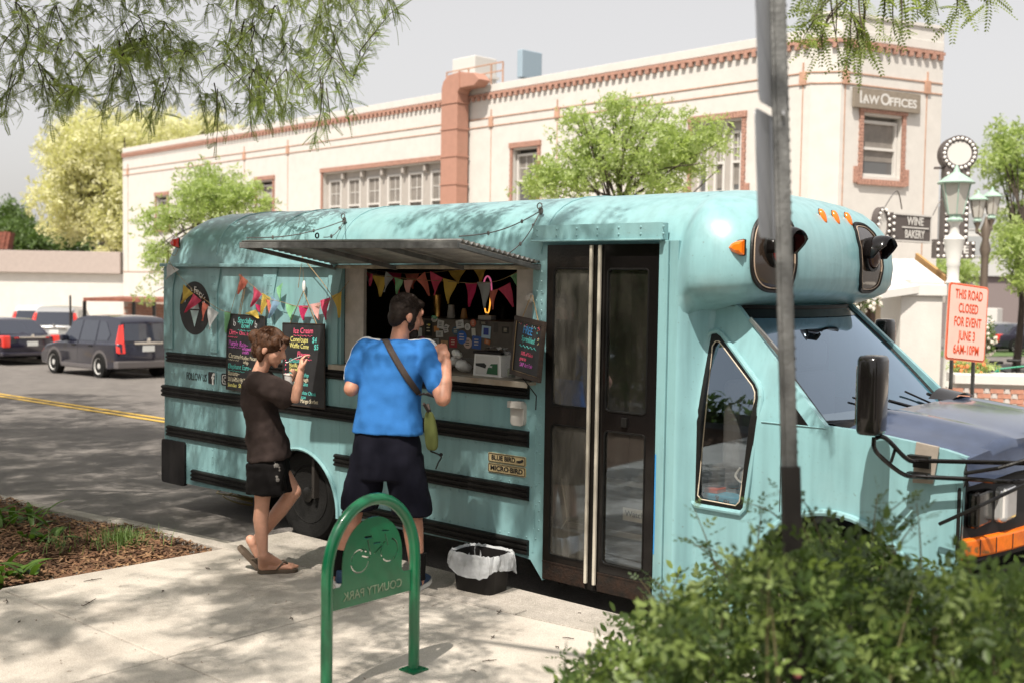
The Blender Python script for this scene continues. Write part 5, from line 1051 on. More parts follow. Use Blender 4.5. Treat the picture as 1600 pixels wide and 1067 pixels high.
for k in (-1, 0, 1):
    ribbon('sleeve_stripe', shirt, [Bp(.14, .02, 1.50)+ef*(.016*k), RS+Zv*.09+er*-.02+ef*(.016*k), RS+er*.08+Zv*.03-ef*.01+ef*(.016*k), RS.lerp(RE, .45)+er*.09+ef*(.016*k), RS.lerp(RE, .82)+er*.09+ef*(.016*k)], .0075, 'white', MP, .003)
for k in (-1, 0, 1):
    ribbon('sleeve_stripe', shirt, [Bp(-.03, .02, 1.50)+ef*(.016*k), LS+Zv*.09+er*.02+ef*(.016*k), LS-er*.08+Zv*.03+ef*(.016*k), LS.lerp(LE, .45)-er*.09+ef*(.016*k), LS.lerp(LE, .78)-er*.09+ef*(.016*k)], .0075, 'white', MP, .003)
sp_ = [('l', [ringell(Bp(.015, 0, z), rx, ry, aa, 24, 2.5) for z, rx, ry in ((.66, .200, .14), (.75, .208, .15), (.85, .203, .148), (.94, .192, .138), (.97, .185, .13))]),
       ('l', [ringell(Bp(-.092-.066*k, .01, .80-.34*k), .114+.004*k, .124-.004*k, aa, 18, 2.4) for k in (0, .35, .7, 1)]), ('l', [ringell(Bp(.112+.060*k, .01, .80-.35*k), .116+.008*k, .124, aa, 18, 2.4) for k in (0, .35, .7, 1)])]
organic('shorts', sp_, .009, 'navy', MP, it=4, disp=.022, dscale=.13)
# hair
Rm_ = Matrix((r_, f_, u_)).transposed()
organic('hair', [('e', HPm(0, -.020, .036), (.083, .097, .094), Rm_), ('e', HPm(0, -.060, -.012), (.070, .052, .072), Rm_), ('e', HPm(0, .050, .088), (.058, .045, .030), Rm_), ('e', HPm(.066, .010, -.005), (.016, .03, .05), Rm_), ('e', HPm(-.066, .010, -.005), (.016, .03, .05), Rm_)], .005, 'hair2', MP, it=3, disp=.006, dscale=.03)
organic('beard', [('e', HPm(0, .058, -.092), (.052, .040, .040), Rm_), ('e', HPm(.056, .022, -.050), (.008, .022, .040), Rm_), ('e', HPm(-.056, .022, -.050), (.008, .022, .040), Rm_)], .005, 'hair2', MP, it=3, disp=.012, dscale=.02)
def ms(i):
    rr = random.Random(i); a = rr.uniform(0, 2*math.pi); t0 = rr.uniform(0, .9); pts = []
    for k in range(5):
        t = t0+k*.16; ca = a+.15*k*rr.choice((-1, 1)); v = Vector((.086*math.sin(t)*math.cos(ca), .100*math.sin(t)*math.sin(ca)*1.0, .097*math.cos(t))); pts.append(HPm(v.x, v.y-.02, v.z+.036+.003*k*(k < 3)))
    return pts
hairstrands('hair_strands', ms, 1100, 'hair2', MP, .0016)
# socks and shoes
for A, toe, nm in ((LA, (-.45, .9), 0), (RA, (.05, 1), 1)):
    b = MB(); b.tube([A+Zv*.13, A+Zv*.06, A+Zv*.0, A-Zv*.03], [.052, .050, .047, .050], 16); b.build('sock', 'blackcloth', MP, smooth=True)
    dv = (er*toe[0]+ef*toe[1]).normalized(); sd = dv.cross(Zv); o_ = A-Zv*.09
    so_ = [(-.085, 0), (-.075, .032), (0, .036), (.08, .050), (.15, .044), (.185, .018), (.185, -.018), (.15, -.044), (.08, -.046), (0, -.034), (-.075, -.032)]
    b = MB(); b.grid([[o_+dv*x*1.02+sd*y*1.06+Zv*h for x, y in so_] for h in (.0, .012, .026)], wrap=True); b.add([o_+dv*x*1.02+sd*y*1.06 for x, y in so_], [tuple(range(11))]); b.add([o_+dv*x+sd*y+Zv*.026 for x, y in so_], [tuple(range(11))]); b.build('shoe_sole', 'white', MP, bevel=.003)
    sr = [[o_+dv*x*k+sd*y*k2+Zv*h+dv*dx for x, y in so_] for h, k, k2, dx in ((.026, 1, 1, 0), (.045, .97, 1.0, -.004), (.065, .80, .92, -.02), (.085, .55, .85, -.035), (.10, .42, .80, -.045))]
    organic('shoe', [('l', sr)], .006, mat('blue_trainer', (.010, .035, .085), .7), MP, it=3)
# cross-body bag
st_pts = [D(600, 520, 6.72), D(607, 540, 6.5), D(627, 575, 6.5), D(645, 603, 6.5), D(660, 625, 6.5), D(672, 645, 6.55)]
ribbon('bag_strap', shirt, st_pts, .038, 'strap', MP, .010, True)
bt = D(669, 640, 6.62); bb_ = D(684, 705, 6.66)
bg_ = thing('crossbody_bag', 'small olive green bag hanging at the hip of the person in blue', 'bag', tuple(D(678, 672, 6.66)))
b = MB(); cc = D(673, 674, 6.56); b.grid([ringell((cc.x+dx, cc.y, cc.z+h*.86), .022*k+.004, .044*k, aa+R(70), 18, 2.6) for h, k, dx in ((-.125, .45, .012), (-.12, .7, .012), (-.09, .95, .012), (-.02, 1.0, .004), (.06, .9, -.006), (.12, .65, -.014), (.135, .35, -.016))], wrap=True); o = b.build('bag_body', 'olive', bg_, smooth=True)
md = o.modifiers.new('sub', 'SUBSURF'); md.levels = md.render_levels = 1
b = MB(); b.tube([cc+Vector((-.016, 0, .12)), D(668, 632, 6.6)], .012, 6); b.tube([cc+Vector((-.016, 0, .11)), D(662, 630, 6.50)], .009, 6); b.build('strap_end', 'strap', bg_); b = MB(); b.tube(smoothpath([cc+Vector((.02, -.02, -.11)), D(689, 712, 6.62), D(685, 722, 6.62), D(681, 732, 6.63)], 5), .005, 6); b.ell(D(689, 710, 6.62), .012, n=8, m=6); b.build('drawcord', 'black', bg_, smooth=True)

# ---------------- child in the brown shirt, side on
d0 = 7.02
BP_ = thing('person', 'person in brown t-shirt and black shorts eating from a cup, one knee bent', 'person', (-1.30, -1.07, WALK))
fb = Vector((.78, .62, 0)).normalized(); rb = Vector((.62, -.78, 0)).normalized()
hcb = D(423, 544, d0); hfb = (fb*.90+rb*.10-Zv*.32).normalized(); f2b, r2b, u2b = basis(hfb, (0, 0, 1)); hp, HPb = headparts(hcb, f2b, r2b, u2b, .93)
neck0 = D(405, 583, d0); hipc = D(418, 712, d0); RSb = D(403, 597, d0-.13); LSb = D(412, 595, d0+.13)
REb = D(462, 622, d0-.20); RWb = D(470, 581, d0-.22); LEb = D(437, 622, d0+.12); LWb = D(449, 598, d0-.02)
parts = list(hp)+[('c', neck0, .048, hcb-u2b*.045-f2b*.01, .044), ('c', RSb, .052, LSb, .052)]
parts += [('l', [ringell(D(px, py, d0), rx, ry, math.atan2(rb.y, rb.x), 18, 2.3) for px, py, rx, ry in ((420, 732, .11, .08), (417, 700, .125, .085), (413, 665, .125, .088), (409, 630, .135, .09), (407, 600, .13, .085), (406, 585, .07, .06))])]
Kr, Ar = D(410, 782, d0-.06), D(411, 866, d0-.05); Kl, Al = D(459, 768, d0+.07), D(397, 848, d0+.12)
Hr, Hl = D(411, 715, d0-.09), D(424, 715, d0+.09)
Tr_ = at_z(455, 884, WALK+.035); Hr_ = at_z(411, 884, WALK+.045)
parts += [('c', Hr, .068, Kr, .048), ('c', Kr, .046, Kr.lerp(Ar, .35)-fb*.012, .048), ('c', Kr.lerp(Ar, .35)-fb*.012, .047, Ar, .030), ('c', Ar, .034, Hr_, .032), ('c', Ar, .032, Hr_.lerp(Tr_, .55)+Zv*.018, .026), ('c', Hr_, .030, Tr_, .019), ('c', Hr_+rb*.012, .028, Tr_+rb*.022-fb*.015, .018), ('c', Hr_.lerp(Tr_, .5)-rb*.01, .028, Tr_-rb*.020, .018)]
for k in range(5): parts.append(('c', Tr_+rb*(-.026+.014*k)-fb*.01, .011, Tr_+rb*(-.026+.014*k)+fb*(.030-.005*k)-Zv*.006, .0095 if k else .013))
toeL = at_z(407, 876, WALK+.03); heelL = D(391, 842, d0+.13)
parts += [('c', Hl, .068, Kl, .049), ('c', Kl, .047, Kl.lerp(Al, .35)-Zv*.010-fb*.006, .048), ('c', Kl.lerp(Al, .35)-Zv*.01-fb*.006, .047, Al, .030), ('c', Al, .033, heelL, .030), ('c', heelL, .030, D(404, 868, d0+.12), .026), ('c', Al, .030, D(407, 866, d0+.12), .026), ('c', D(404, 866, d0+.12), .027, D(412, 876, d0+.12), .018)]
for Sx, E_, W_ in ((RSb, REb, RWb), (LSb, LEb, LWb)):
    parts += [('c', Sx, .045, E_, .031), ('c', E_, .031, E_.lerp(W_, .4), .032), ('c', E_.lerp(W_, .4), .031, W_, .021)]
parts += handparts(RWb, D(472, 556, d0-.20)-RWb, rb*.4-fb*.9, 1, .86, 1.25, .8)
parts += handparts(LWb, (fb*.6+rb*.5+Zv*.4), fb*-.2-rb*.6+Zv*-.6, -1, .86, .9)
organic('body', parts, .0055, 'skin', BP_, it=4)
ab = math.atan2(rb.y, rb.x); tp = [ringell(D(px, py, d0), rx, ry, ab, 24, 2.3, (0, tl)) for px, py, rx, ry, tl in ((421, 716, .176, .130, .10), (420, 700, .172, .127, .08), (415, 672, .158, .114, .05), (409, 645, .150, .108, .0), (406, 620, .152, .108, 0), (406, 600, .148, .100, 0), (407, 588, .110, .080, -.05), (407, 580, .066, .060, -.1))]
tee = organic('t_shirt', [('l', tp), ('c', RSb-Zv*.0, .062, LSb, .062), ('c', RSb, .074, RSb.lerp(REb, .62), .078), ('c', RSb.lerp(REb, .35)-Zv*.01, .074, RSb.lerp(REb, .66)-Zv*.012, .080), ('c', LSb, .070, LSb.lerp(LEb, .7), .068)], .0085, 'tee_brown', BP_, it=6, disp=.030, dscale=.09)
organic('shorts', [('l', [ringell(D(421, py, d0), rx, ry, ab, 20, 2.3) for py, rx, ry in ((738, .162, .116), (715, .156, .108), (702, .140, .096))]), ('l', [ringell(D(px, py, d0-.085), .088+.016*k, .112+.018*k, ab, 18, 2.3) for k, px, py in ((0, 413, 722), (.5, 415, 745), (1, 417, 770))]), ('l', [ringell(D(px, py, d0+.085), .088+.016*k, .110+.014*k, ab, 18, 2.3) for k, px, py in ((0, 424, 722), (.5, 430, 744), (1, 434, 764))])], .0085, 'blackcloth', BP_, it=4, disp=.03, dscale=.08)
b = MB(); sh_o = [o for o in BP_.children if o.name.startswith('shorts')][0]
rows = []
for i in range(9):
    for j in range(4):
        px, py = 432+j*4.2+(i % 2)*2+i*1.1, 705+i*6; q, nn = snap(sh_o, [D(px, py, d0-.25)], .0015)[0]; u__ = Zv.cross(nn).normalized(); v__ = nn.cross(u__)
        b.add([q+u__*.0065, q+v__*.0085, q-u__*.0065, q-v__*.0085], [(0, 1, 2, 3)])
b.build('side_pattern', mat('grey_flock_print', (.12, .11, .10), .6), BP_)
organic('hair', [('e', HPb(0, -.022, .040), (.085, .104, .094), Matrix((r2b, f2b, u2b)).transposed()), ('e', HPb(0, -.075, -.015), (.070, .050, .078), Matrix((r2b, f2b, u2b)).transposed()), ('e', HPb(0, -.125, .035), (.044, .050, .048)), ('e', HPb(.058, .048, .062), (.026, .040, .040)), ('e', HPb(-.058, .048, .062), (.026, .040, .040)), ('e', HPb(0, .070, .086), (.050, .026, .022)), ('e', HPb(.068, -.035, -.045), (.020, .032, .055))], .005, 'hair', BP_, it=3, disp=.009, dscale=.03)
def bs(i):
    rr = random.Random(i+999); pts = []
    if i % 3 == 0:   # loose ends at nape and forehead
        a = rr.uniform(-1, 1); s0 = HPb(.07*a, -.10, rr.uniform(-.06, .07)) if i % 2 else HPb(.07*a, .06, rr.uniform(.07, .10)); dv = f2b*rr.uniform(-.4, .6)+r2b*a*.5-Zv*rr.uniform(.4, 1.2)
        return [s0+dv*.012*k+Zv*.001*k*k for k in range(5)]
    a = rr.uniform(0, 2*math.pi); t0 = rr.uniform(0, 1.0)
    for k in range(5):
        t = t0+k*.15; v = Vector((.088*math.sin(t)*math.cos(a), .106*math.sin(t)*math.sin(a), .097*math.cos(t))); pts.append(HPb(v.x, v.y-.022, v.z+.042+rr.uniform(-.002, .004)))
    return pts
hairstrands('hair_strands', bs, 1300, 'hair', BP_, .0018)
b = MB(); b.ell(HPb(.034, .077, .018), (.010, .007, .006), Matrix((r2b, f2b, u2b)).transposed(), n=10, m=6); b.build('eye', 'blackink', BP_); b = MB(); b.tube([HPb(.022, .092, .040), HPb(.036, .086, .044), HPb(.050, .074, .038)], .0022, 5); b.build('eyebrow', 'hair', BP_)
# flip flops
def sandal(heel, toe, up, sd, nm):
    dv = (toe-heel); L = dv.length; dv.normalize(); up = (up-dv*up.dot(dv)).normalized(); sd = dv.cross(up); o_ = heel-dv*.035
    out_ = [(0, 0), (.01, .026), (.05, .036), (.12, .034), (.18, .046), (.225, .040), (.25, .016), (.25, -.014), (.225, -.036), (.18, -.042), (.12, -.032), (.05, -.034), (.01, -.024)]
    b = MB(); b.grid([[o_+dv*x+sd*y+up*h for x, y in out_] for h in (-.026, -.014, 0)], wrap=True); b.add([o_+dv*x+sd*y-up*.026 for x, y in out_], [tuple(range(13))]); b.add([o_+dv*x+sd*y for x, y in out_], [tuple(range(13))]); s_ = b.build('flip_flop', 'sole', BP_, bevel=.004)
    b = MB(); pk = o_+dv*.205; b.tube(smoothpath([pk+up*.002, pk+up*.022-dv*.012, pk+up*.045-dv*.045+sd*.026, o_+dv*.125+sd*.034+up*.012, o_+dv*.115+sd*.034], 5), .0055, 6); b.tube(smoothpath([pk+up*.022-dv*.012, pk+up*.045-dv*.045-sd*.026, o_+dv*.125-sd*.032+up*.012, o_+dv*.115-sd*.032], 5), .0055, 6); b.build('thong_strap', 'sole', s_, smooth=True)
sandal(Hr_-Zv*.018, Tr_-Zv*.012, Zv, rb, 'r'); hl = D(378, 853, d0+.12); tl = at_z(406, 882, WALK+.028); sandal(hl.lerp(tl, .1), tl, Vector((.3, .2, .9))+fb*.5, rb, 'l')
# cup and spoon
cp = thing('ice_cream_cup', 'small white paper cup held by the person in brown', 'cup', tuple(D(452, 600, d0-.07)))
b = MB(); b.lathe(D(452, 601, d0-.07), (.05, 0, 1), [(.024, 0), (.034, .062), (.037, .064), (.037, .067), (.033, .067), (.030, .05), (.001, .05)], 20, cap=False); b.build('cup_body', 'white', cp, smooth=True, angle=30)
b = MB(); b.ell(D(452, 588, d0-.07), (.028, .028, .018), n=12, m=8); b.build('ice_cream', mat('cream_scoop', (.65, .55, .42), .6), cp, smooth=True)
b = MB(); b.tube([D(471, 556, d0-.20), D(460, 560, d0-.15), D(449, 566, d0-.09)], .0022, 5); b.ell(D(448, 566, d0-.09), (.010, .006, .004), n=8, m=6); o = b.build('spoon', 'white', None); tag(o, 'small pale spoon between the raised hand and the mouth of the person in brown', 'spoon')

# ================================================================== STREET FURNITURE NEARBY
RX = .65; ra = at_x(508, 1060, RX); y0, y1 = at_x(511, 900, RX).y, at_x(648, 900, RX).y; yc_ = (y0+y1)/2; hw_ = (y1-y0)/2; ztop = at_x(582, 779, RX).z
rk = thing('bike_rack', 'green arched tube bike rack with a cut out bicycle and lettering on its plate', 'bike rack', (RX, yc_, WALK))
zs = ztop-hw_*1.18
pth = [Vector((RX, y0, WALK+.006)), Vector((RX, y0, WALK+.3)), Vector((RX, y0, zs))]+[Vector((RX, yc_-hw_*math.cos(R(a)), zs+hw_*1.18*math.sin(R(a)))) for a in range(8, 173, 8)]+[Vector((RX, y1, zs)), Vector((RX, y1, WALK+.3)), Vector((RX, y1, WALK+.006))]
m = MB(); m.tube(pth, .0265, 18); m.build('arch_tube', 'green', rk, smooth=True)
FRk = Fr((RX+.0, 0, 0), (0, 1, 0), (0, 0, 1), (1, 0, 0)); e0, e1 = y0+.02, y1-.02
zp0 = at_x(585, 935, RX).z; zp1 = at_x(585, 905, RX).z; za = at_x(585, 806, RX).z; pw = (at_x(631, 880, RX).y-at_x(539, 880, RX).y)/2
zb_ = za-pw*1.05
outl = [(e0, zp0-.005), (e1, zp0-.005), (e1, zp1+.003), (yc_+pw+.012, zp1+.006), (yc_+pw, zp1+.02)]+[(yc_+pw*math.cos(R(a)), zb_+pw*1.05*math.sin(R(a))) for a in range(0, 181, 10)]+[(yc_-pw, zp1+.02), (yc_-pw-.012, zp1+.006), (e0, zp1+.003)]
def ringarc(cx, cz, r0, r1, a0, a1, n=14): return [(cx+r1*math.cos(R(a0+(a1-a0)*i/n)), cz+r1*math.sin(R(a0+(a1-a0)*i/n))) for i in range(n+1)]+[(cx+r0*math.cos(R(a1-(a1-a0)*i/n)), cz+r0*math.sin(R(a1-(a1-a0)*i/n))) for i in range(n+1)]
def sl(p, q, wd=.006):
    p, q = Vector(p), Vector(q); d = (q-p).normalized(); n = Vector((-d.y, d.x))*wd/2; return [tuple(p+n), tuple(p-n), tuple(q-n), tuple(q+n)]
def rp(px, py): v = at_x(px, py, RX); return (v.y, v.z)
wl, wr = rp(562, 876), rp(608, 858); wrad = .052
holes = [ringarc(*wl, wrad-.0035, wrad+.0035, 40, 175), ringarc(*wl, wrad-.0035, wrad+.0035, 190, 350), ringarc(*wr, wrad-.0035, wrad+.0035, -60, 75), ringarc(*wr, wrad-.0035, wrad+.0035, 120, 210), ringarc(*wr, wrad-.0035, wrad+.0035, 222, 285)]
P_ = lambda *a: [rp(*q) for q in a]
holes += [sl(rp(574, 842), rp(579, 866), .008), sl(rp(583, 848), rp(595, 846), .006), sl(rp(584, 864), rp(598, 849), .006), sl(rp(601, 833), rp(606, 852), .0065), sl(rp(596, 828), rp(607, 827.5), .005), sl(rp(569, 839), rp(581, 837.5), .010), sl(rp(565, 868), rp(577, 870.5), .006), sl(rp(563, 861), rp(571, 857), .006)]
m = MB(); m.plate(Fr((RX+.003, 0, 0), (0, 1, 0), (0, 0, 1), (1, 0, 0)), outl, holes, .006); pt_ = m.build('bicycle_plate', 'green', rk)
m = MB(); fr_ = Fr((RX+.0035, 0, 0), (0, 1, 0), (0, 0, 1), (1, 0, 0))
text('COUNTY PARK', fr_, yc_, (zp0+zp1)/2, .056, mat('bare_cut_edge', (.20, .26, .17), .5), pt_, sx=-.92)
for y in (y0, y1):
    m = MB(); m.box((RX-.05, y-.05, WALK), (RX+.05, y+.05, WALK+.008)); m.lathe((RX+.036, y+.036, WALK+.008), (0, 0, 1), [(.006, 0), (.006, .006)], 6); m.lathe((RX-.036, y-.036, WALK+.008), (0, 0, 1), [(.006, 0), (.006, .006)], 6); m.build('foot_plate', 'green', rk, bevel=.001)
# bin with a clear liner
bc = at_y(749, 868, -.36); bx, by = bc.x+.02, -.36
bn = thing('waste_bin', 'black waste bin with a clear plastic liner folded over its rim below the rub rails', 'bin', (bx, by, ROAD)); 
zr = at_y(753, 862, by).z
m = MB(); m.grid([ringell((bx, by, z), rx, ry, R(6), 28, 5) for z, rx, ry in ((ROAD+.0, .12, .08), (ROAD+.01, .13, .09), (zr-.02, .160, .125), (zr-.01, .168, .13), (zr, .168, .13), (zr, .155, .12), (ROAD+.04, .12, .08))], wrap=True); m.build('bin_body', 'blackplastic', bn, smooth=True)
m = MB(); rows = []
for i, (h, k) in enumerate(((-.14, .82), (-.05, .92), (.004, .99), (.014, 1.04), (.0, 1.10), (-.03, 1.14), (-.06, 1.16), (-.085, 1.17))):
    rg = ringell((bx, by, zr), .168*k, .130*k, R(6), 64, 4); 
    rows.append([Vector((p.x+(.006*math.sin(j*1.3+i)), p.y+.006*math.cos(j*1.7+i*.7), zr+h*(1 if i < 4 else (.8+.7*abs(math.sin(j*.147+.6))**2))+.004*math.sin(j*2.2))) for j, p in enumerate(rg)])
m.grid(rows, wrap=True); m.build('liner', 'clearfilm', bn, smooth=True)
# hose / cable coil below the rear overhang
m = MB(); cc_ = at_z(372, 785, ROAD+.02); pts = []
for i in range(420):
    a = i*.26; rr = .24+.09*math.sin(i*.071)+.04*math.sin(i*.31); pts.append(Vector((cc_.x+.06+rr*1.45*math.cos(a)+.1*math.sin(i*.023), cc_.y+.25+rr*.8*math.sin(a), ROAD+.015+.13*abs(math.sin(i*.093))*abs(math.sin(i*.0171))+.02*math.sin(i*.5)**2)))
m.tube(pts, .0075, 5); o = m.build('cable_coil', mat('yellow_cable', (.24, .17, .035), .5, var=.3), None, smooth=True); tag(o, 'tangled coil of yellowish cable on the road under the rear of the truck', 'cable')
# galvanised sign post in the foreground with two sign plates seen from behind
pa, pb = at_d(1214, -60, 3.3), at_d(1241, 1000, 3.3)
sp = thing('sign_post', 'leaning galvanised post in the foreground before the van cab with two sign plates', 'sign post', tuple(pb))
ax_ = (pa-pb).normalized(); rt_ = RT.copy(); rt_.z = 0; rt_.normalize(); nn_ = ax_.cross(rt_).normalized(); rt_ = nn_.cross(ax_)
fp = Fr(pb, rt_, ax_, rt_.cross(ax_)); Lp = (pa-pb).length
wpx = 2.9/FPX; 
def prof_bar(prof, h0, h1, m_, nm):
    b = MB(); b.grid([[fp.pt(a, h, c) for a, c in prof] for h in (h0, h1)], wrap=True)
    for h in (h0, h1): b.add([fp.pt(a, h, c) for a, c in prof], [tuple(range(len(prof)))])
    return b.build(nm, m_, sp)
hz = (Vector(at_d(1232, 728, 3.3))-pb).dot(ax_)
U = [(-.024, .010), (-.022, .013), (-.012, .013), (-.010, -.008), (.010, -.008), (.012, .013), (.026, .013), (.026, .010), (.015, .010), (.013, -.011), (-.013, -.011), (-.015, .010)]
prof_bar([(x*1.0, -y) for x, y in U], hz-.3, Lp, 'galv', 'post')
b = MB(); b.fbox(fp, -.024, .020, hz-.2, Lp, -.006, .004); b.build('post_web', 'galv', sp)
prof_bar([(-.024, -.020), (.027, -.020), (.027, .018), (-.024, .018)], -1.6, hz, 'brownpost', 'sleeve')
b = MB()
for i in range(60):
    h = hz+.04+i*.0305
    if h < Lp: b.fbox(fp, .0262, .0275, h-.004, h+.004, -.012, -.006)
b.build('post_holes', 'blackink', sp, kind='stuff')
# sign plates, edge towards us
hd_ = (RT*.44+FW*.86); hd_.z = 0; hd_.normalize(); up_ = (ax_-hd_*ax_.dot(hd_)).normalized()
c_off = at_d(1211, 375, 2.93); 
for k, (ya, yb, nm) in enumerate(((-260, 175, 'upper'), (185, 376, 'lower'))):
    ca, cb = at_d(1216, ya, 3.36), at_d(1216, yb, 3.36); H_ = (ca-cb).length; o_ = cb-hd_*.20+RT*0; b = MB(); 
    b.plate(Fr(o_, hd_, up_), rrect(-.02, .34, 0, H_, .028), (), .002); b.build('sign_plate', 'signback', sp)
b = MB(); b.fbox(fp, -.004, .004, (at_d(1218, 180, 3.3)-pb).dot(ax_)-.006, (at_d(1218, 180, 3.3)-pb).dot(ax_)+.006, -.03, .03); b.build('bolt', 'chrome', sp)

# orange road closed sign
o_ = at_d(1476, 561, 11.6); u_ = (at_d(1538, 567, 11.9)-o_).normalized(); v_ = (at_d(1479, 440, 11.6)-o_); fs = Fr(o_, u_, (v_-u_*v_.dot(u_)).normalized()); wS = (at_d(1538, 567, 11.9)-o_).length; hS = v_.length; M['signorange'] = mat('faded_orange_sign', (.72, .20, .12), .5); M['signpink'] = mat('pale_orange_sheeting', (.85, .50, .42), .5, var=.05)
rs = thing('road_closed_sign', 'orange sign reading THIS ROAD CLOSED FOR EVENT JUNE 3 6AM-10PM on two thin posts', 'sign', tuple(at_d(1495, 640, 11.6)))
b = MB(); b.plate(fs, rrect(0, wS, 0, hS, .04), (), .006); b.build('sign_rim', 'signorange', rs)
b = MB(); b.plate(Fr(fs.pt(0, 0, .003), fs.u, fs.v, fs.w), rrect(.012, wS-.012, .012, hS-.012, .034), (), .001); b.build('black_border', 'signtext' if False else mat('dark_orange_print', (.55, .07, .012), .6), rs)
b = MB(); b.plate(Fr(fs.pt(0, 0, .006), fs.u, fs.v, fs.w), rrect(.022, wS-.022, .022, hS-.022, .028), (), .001); pn = b.build('sign_face', 'signpink', rs)
M['signtext'] = mat('orange_red_lettering', (.62, .07, .015), .6)
for i, (s, k) in enumerate((('THIS ROAD', .60), ('CLOSED', .60), ('FOR EVENT', .60), ('JUNE 3', .62), ('6AM-10PM', .64))):
    text(s, fs, wS/2, hS*(.855-.178*i), .137, 'signtext', pn, c=.009, sx=k, bold=.001)
for px in (1487, 1521):
    a, b2 = at_d(px, 560, 12.05), at_d(px-1, 690, 12.05); b = MB(); b.bar(a+Zv*.5, Vector((a.x, a.y, gz(a.x, a.y))), .035, .03); b.build('post', 'galv', rs)

# ================================================================== LAW OFFICES BUILDING
M['stucco'] = mat('cream_stucco', (.56, .535, .50), .9, var=.05, scale=3, bump=.15, bscale=30)
M['brickred'] = mat('orange_brick', (.36, .20, .15), .85, var=.35, scale=20)
M['stringred'] = mat('terracotta_line', (.44, .26, .18), .85, var=.2)
M['copper'] = mat('terracotta_painted_duct', (.38, .20, .145), .6, var=.06)
M['winwhite'] = mat('white_window_wood', (.55, .53, .50), .6)
M['shade'] = mat('window_blind', (.20, .18, .16), .6, var=.2, scale=4)
M['wglass'] = mat('far_window_glass', (.10, .10, .10), .08, spec=.8)
M['soffit'] = mat('grey_wood_panel', (.36, .33, .30), .7, var=.05)
P0 = at_d(1262, 300, 26); ua = Vector((.995, -.098, 0)).normalized(); GB = gz(P0.x, P0.y)
FA = Fr((P0.x, P0.y, 0), ua, (0, 0, 1)); 
if FA.w.dot(CAM-P0) < 0: FA.w = -FA.w
# chamfer and street face
cb_ = Vector((.86, .52, 0)).normalized(); 
Lb = 1.0
def hit_dir(base, dirv, px):
    """distance along dirv from base where the column px is reached"""
    lo, hi = 0, 40
    for _ in range(50):
        mid = (lo+hi)/2
        if proj(Vector((base.x, base.y, 4))+dirv*mid)[0] < px: lo = mid
        else: hi = mid
    return lo
cA = Vector((P0.x, P0.y, 0)); Lb = hit_dir(cA, cb_, 1309); cB = cA+cb_*Lb
dc_ = Vector((.39, .92, 0)).normalized(); Lc = hit_dir(cB, dc_, 1466)
FB = Fr(cA, cb_, (0, 0, 1)); FC = Fr(cB, dc_, (0, 0, 1))
LA_ = -FA.hit(192, 330)[0]; zt_ = FA.hit(1190, 68)[1]
bd = thing('law_office_building', 'long two storey cream stucco building with orange brick cornice and window surrounds across the street', 'building', (cA.x-LA_/2, cA.y+2, GB-.3))
def cor(px, py, F): return F.hit(px, py)
zc_ = cor(740, 150, FA)[1]; zc2 = cor(1190, 72, FA)[1]; print('cornice', zc_, zc2, cor(195, 246, FA)[1], 'len', LA_, 'str', cor(740, 189, FA)[1], cor(1184, 124, FA)[1], cor(740, 204, FA)[1], cor(1184, 138, FA)[1], cor(225, 275, FA)[1], 'win', cor(600, 257, FA), 'law', cor(1360, 65, FC)[1], cor(1360, 130, FC)[1], 'Lb,Lc', Lb, Lc)
zc_ = (zc_+zc2)/2
def wins(F, boxes): return [[(a, b), (a2, b), (a2, b2), (a, b2)] for a, a2, b, b2 in boxes]
def wbox(F, px0, py0, px1, py1, pxm=None):
    a, b1 = F.hit(px0, py0); a2, b2 = F.hit(px1, py0+0); return a, a2, b1
openA = []
def op(px0, px1, pyt, pyb, pxr=None):
    pm_ = (px0+px1)/2 if pxr is None else pxr; a = FA.hit(px0, 300)[0]; a2 = FA.hit(px1, 300)[0]; zt__ = FA.hit(pm_, pyt)[1]; zb__ = FA.hit(pm_, pyb)[1]; openA.append((a, a2, zb__, zt__)); return a, a2, zb__, zt__
w1 = op(245, 262, 308, 356); w2 = op(402, 427, 284, 340); w3 = op(505, 698, 263, 362, 600); w4 = op(801, 840, 232, 325, 830); w5 = op(1080, 1158, 190, 303, 1135)
zg = GB-.4
m = MB(); FAt = Fr(FA.pt(0, 0, 0), FA.u, FA.v, FA.w)
m.plate(FA, [(-LA_, zg), (0, zg), (0, zc_), (-LA_, zc_)], wins(FA, openA), .3); m.build('wall', 'stucco', bd)
m = MB(); m.plate(FB, [(0, zg), (Lb, zg), (Lb, zc_), (0, zc_)], (), .3); m.build('wall', 'stucco', bd)
l0, l1 = FC.hit(1347, 220)[0], FC.hit(1408, 220)[0]; lt, lb = FC.hit(1375, 182)[1], FC.hit(1375, 278)[1]
m = MB(); m.plate(FC, [(0, zg), (Lc, zg), (Lc, zc_), (0, zc_)], wins(FC, [(l0, l1, lb, lt)]), .3); m.build('wall', 'stucco', bd)
m = MB(); bk = 9; a_, b_, c_, d_ = FA.pt(-LA_, 0), FC.pt(Lc, 0), FC.pt(Lc, 0)-ua*12, FA.pt(-LA_, 0)-FA.w*12
for (p, q) in ((b_, c_), (c_, d_), (d_, a_)): m.add([p+Zv*zg, q+Zv*zg, q+Zv*zc_, p+Zv*zc_], [(0, 1, 2, 3)])
m.build('wall', 'stucco', bd); m = MB(); m.add([v+Zv*(zc_-.3) for v in (FA.pt(-LA_, 0, -.01), FA.pt(0, 0, -.01), FB.pt(Lb, 0, -.01), FC.pt(Lc, 0, -.01), c_, d_)], [tuple(range(6))]); m.build('roof', 'soffit', bd)
parH = FA.hit(1190, 48)[1]-FA.hit(1190, 66)[1]
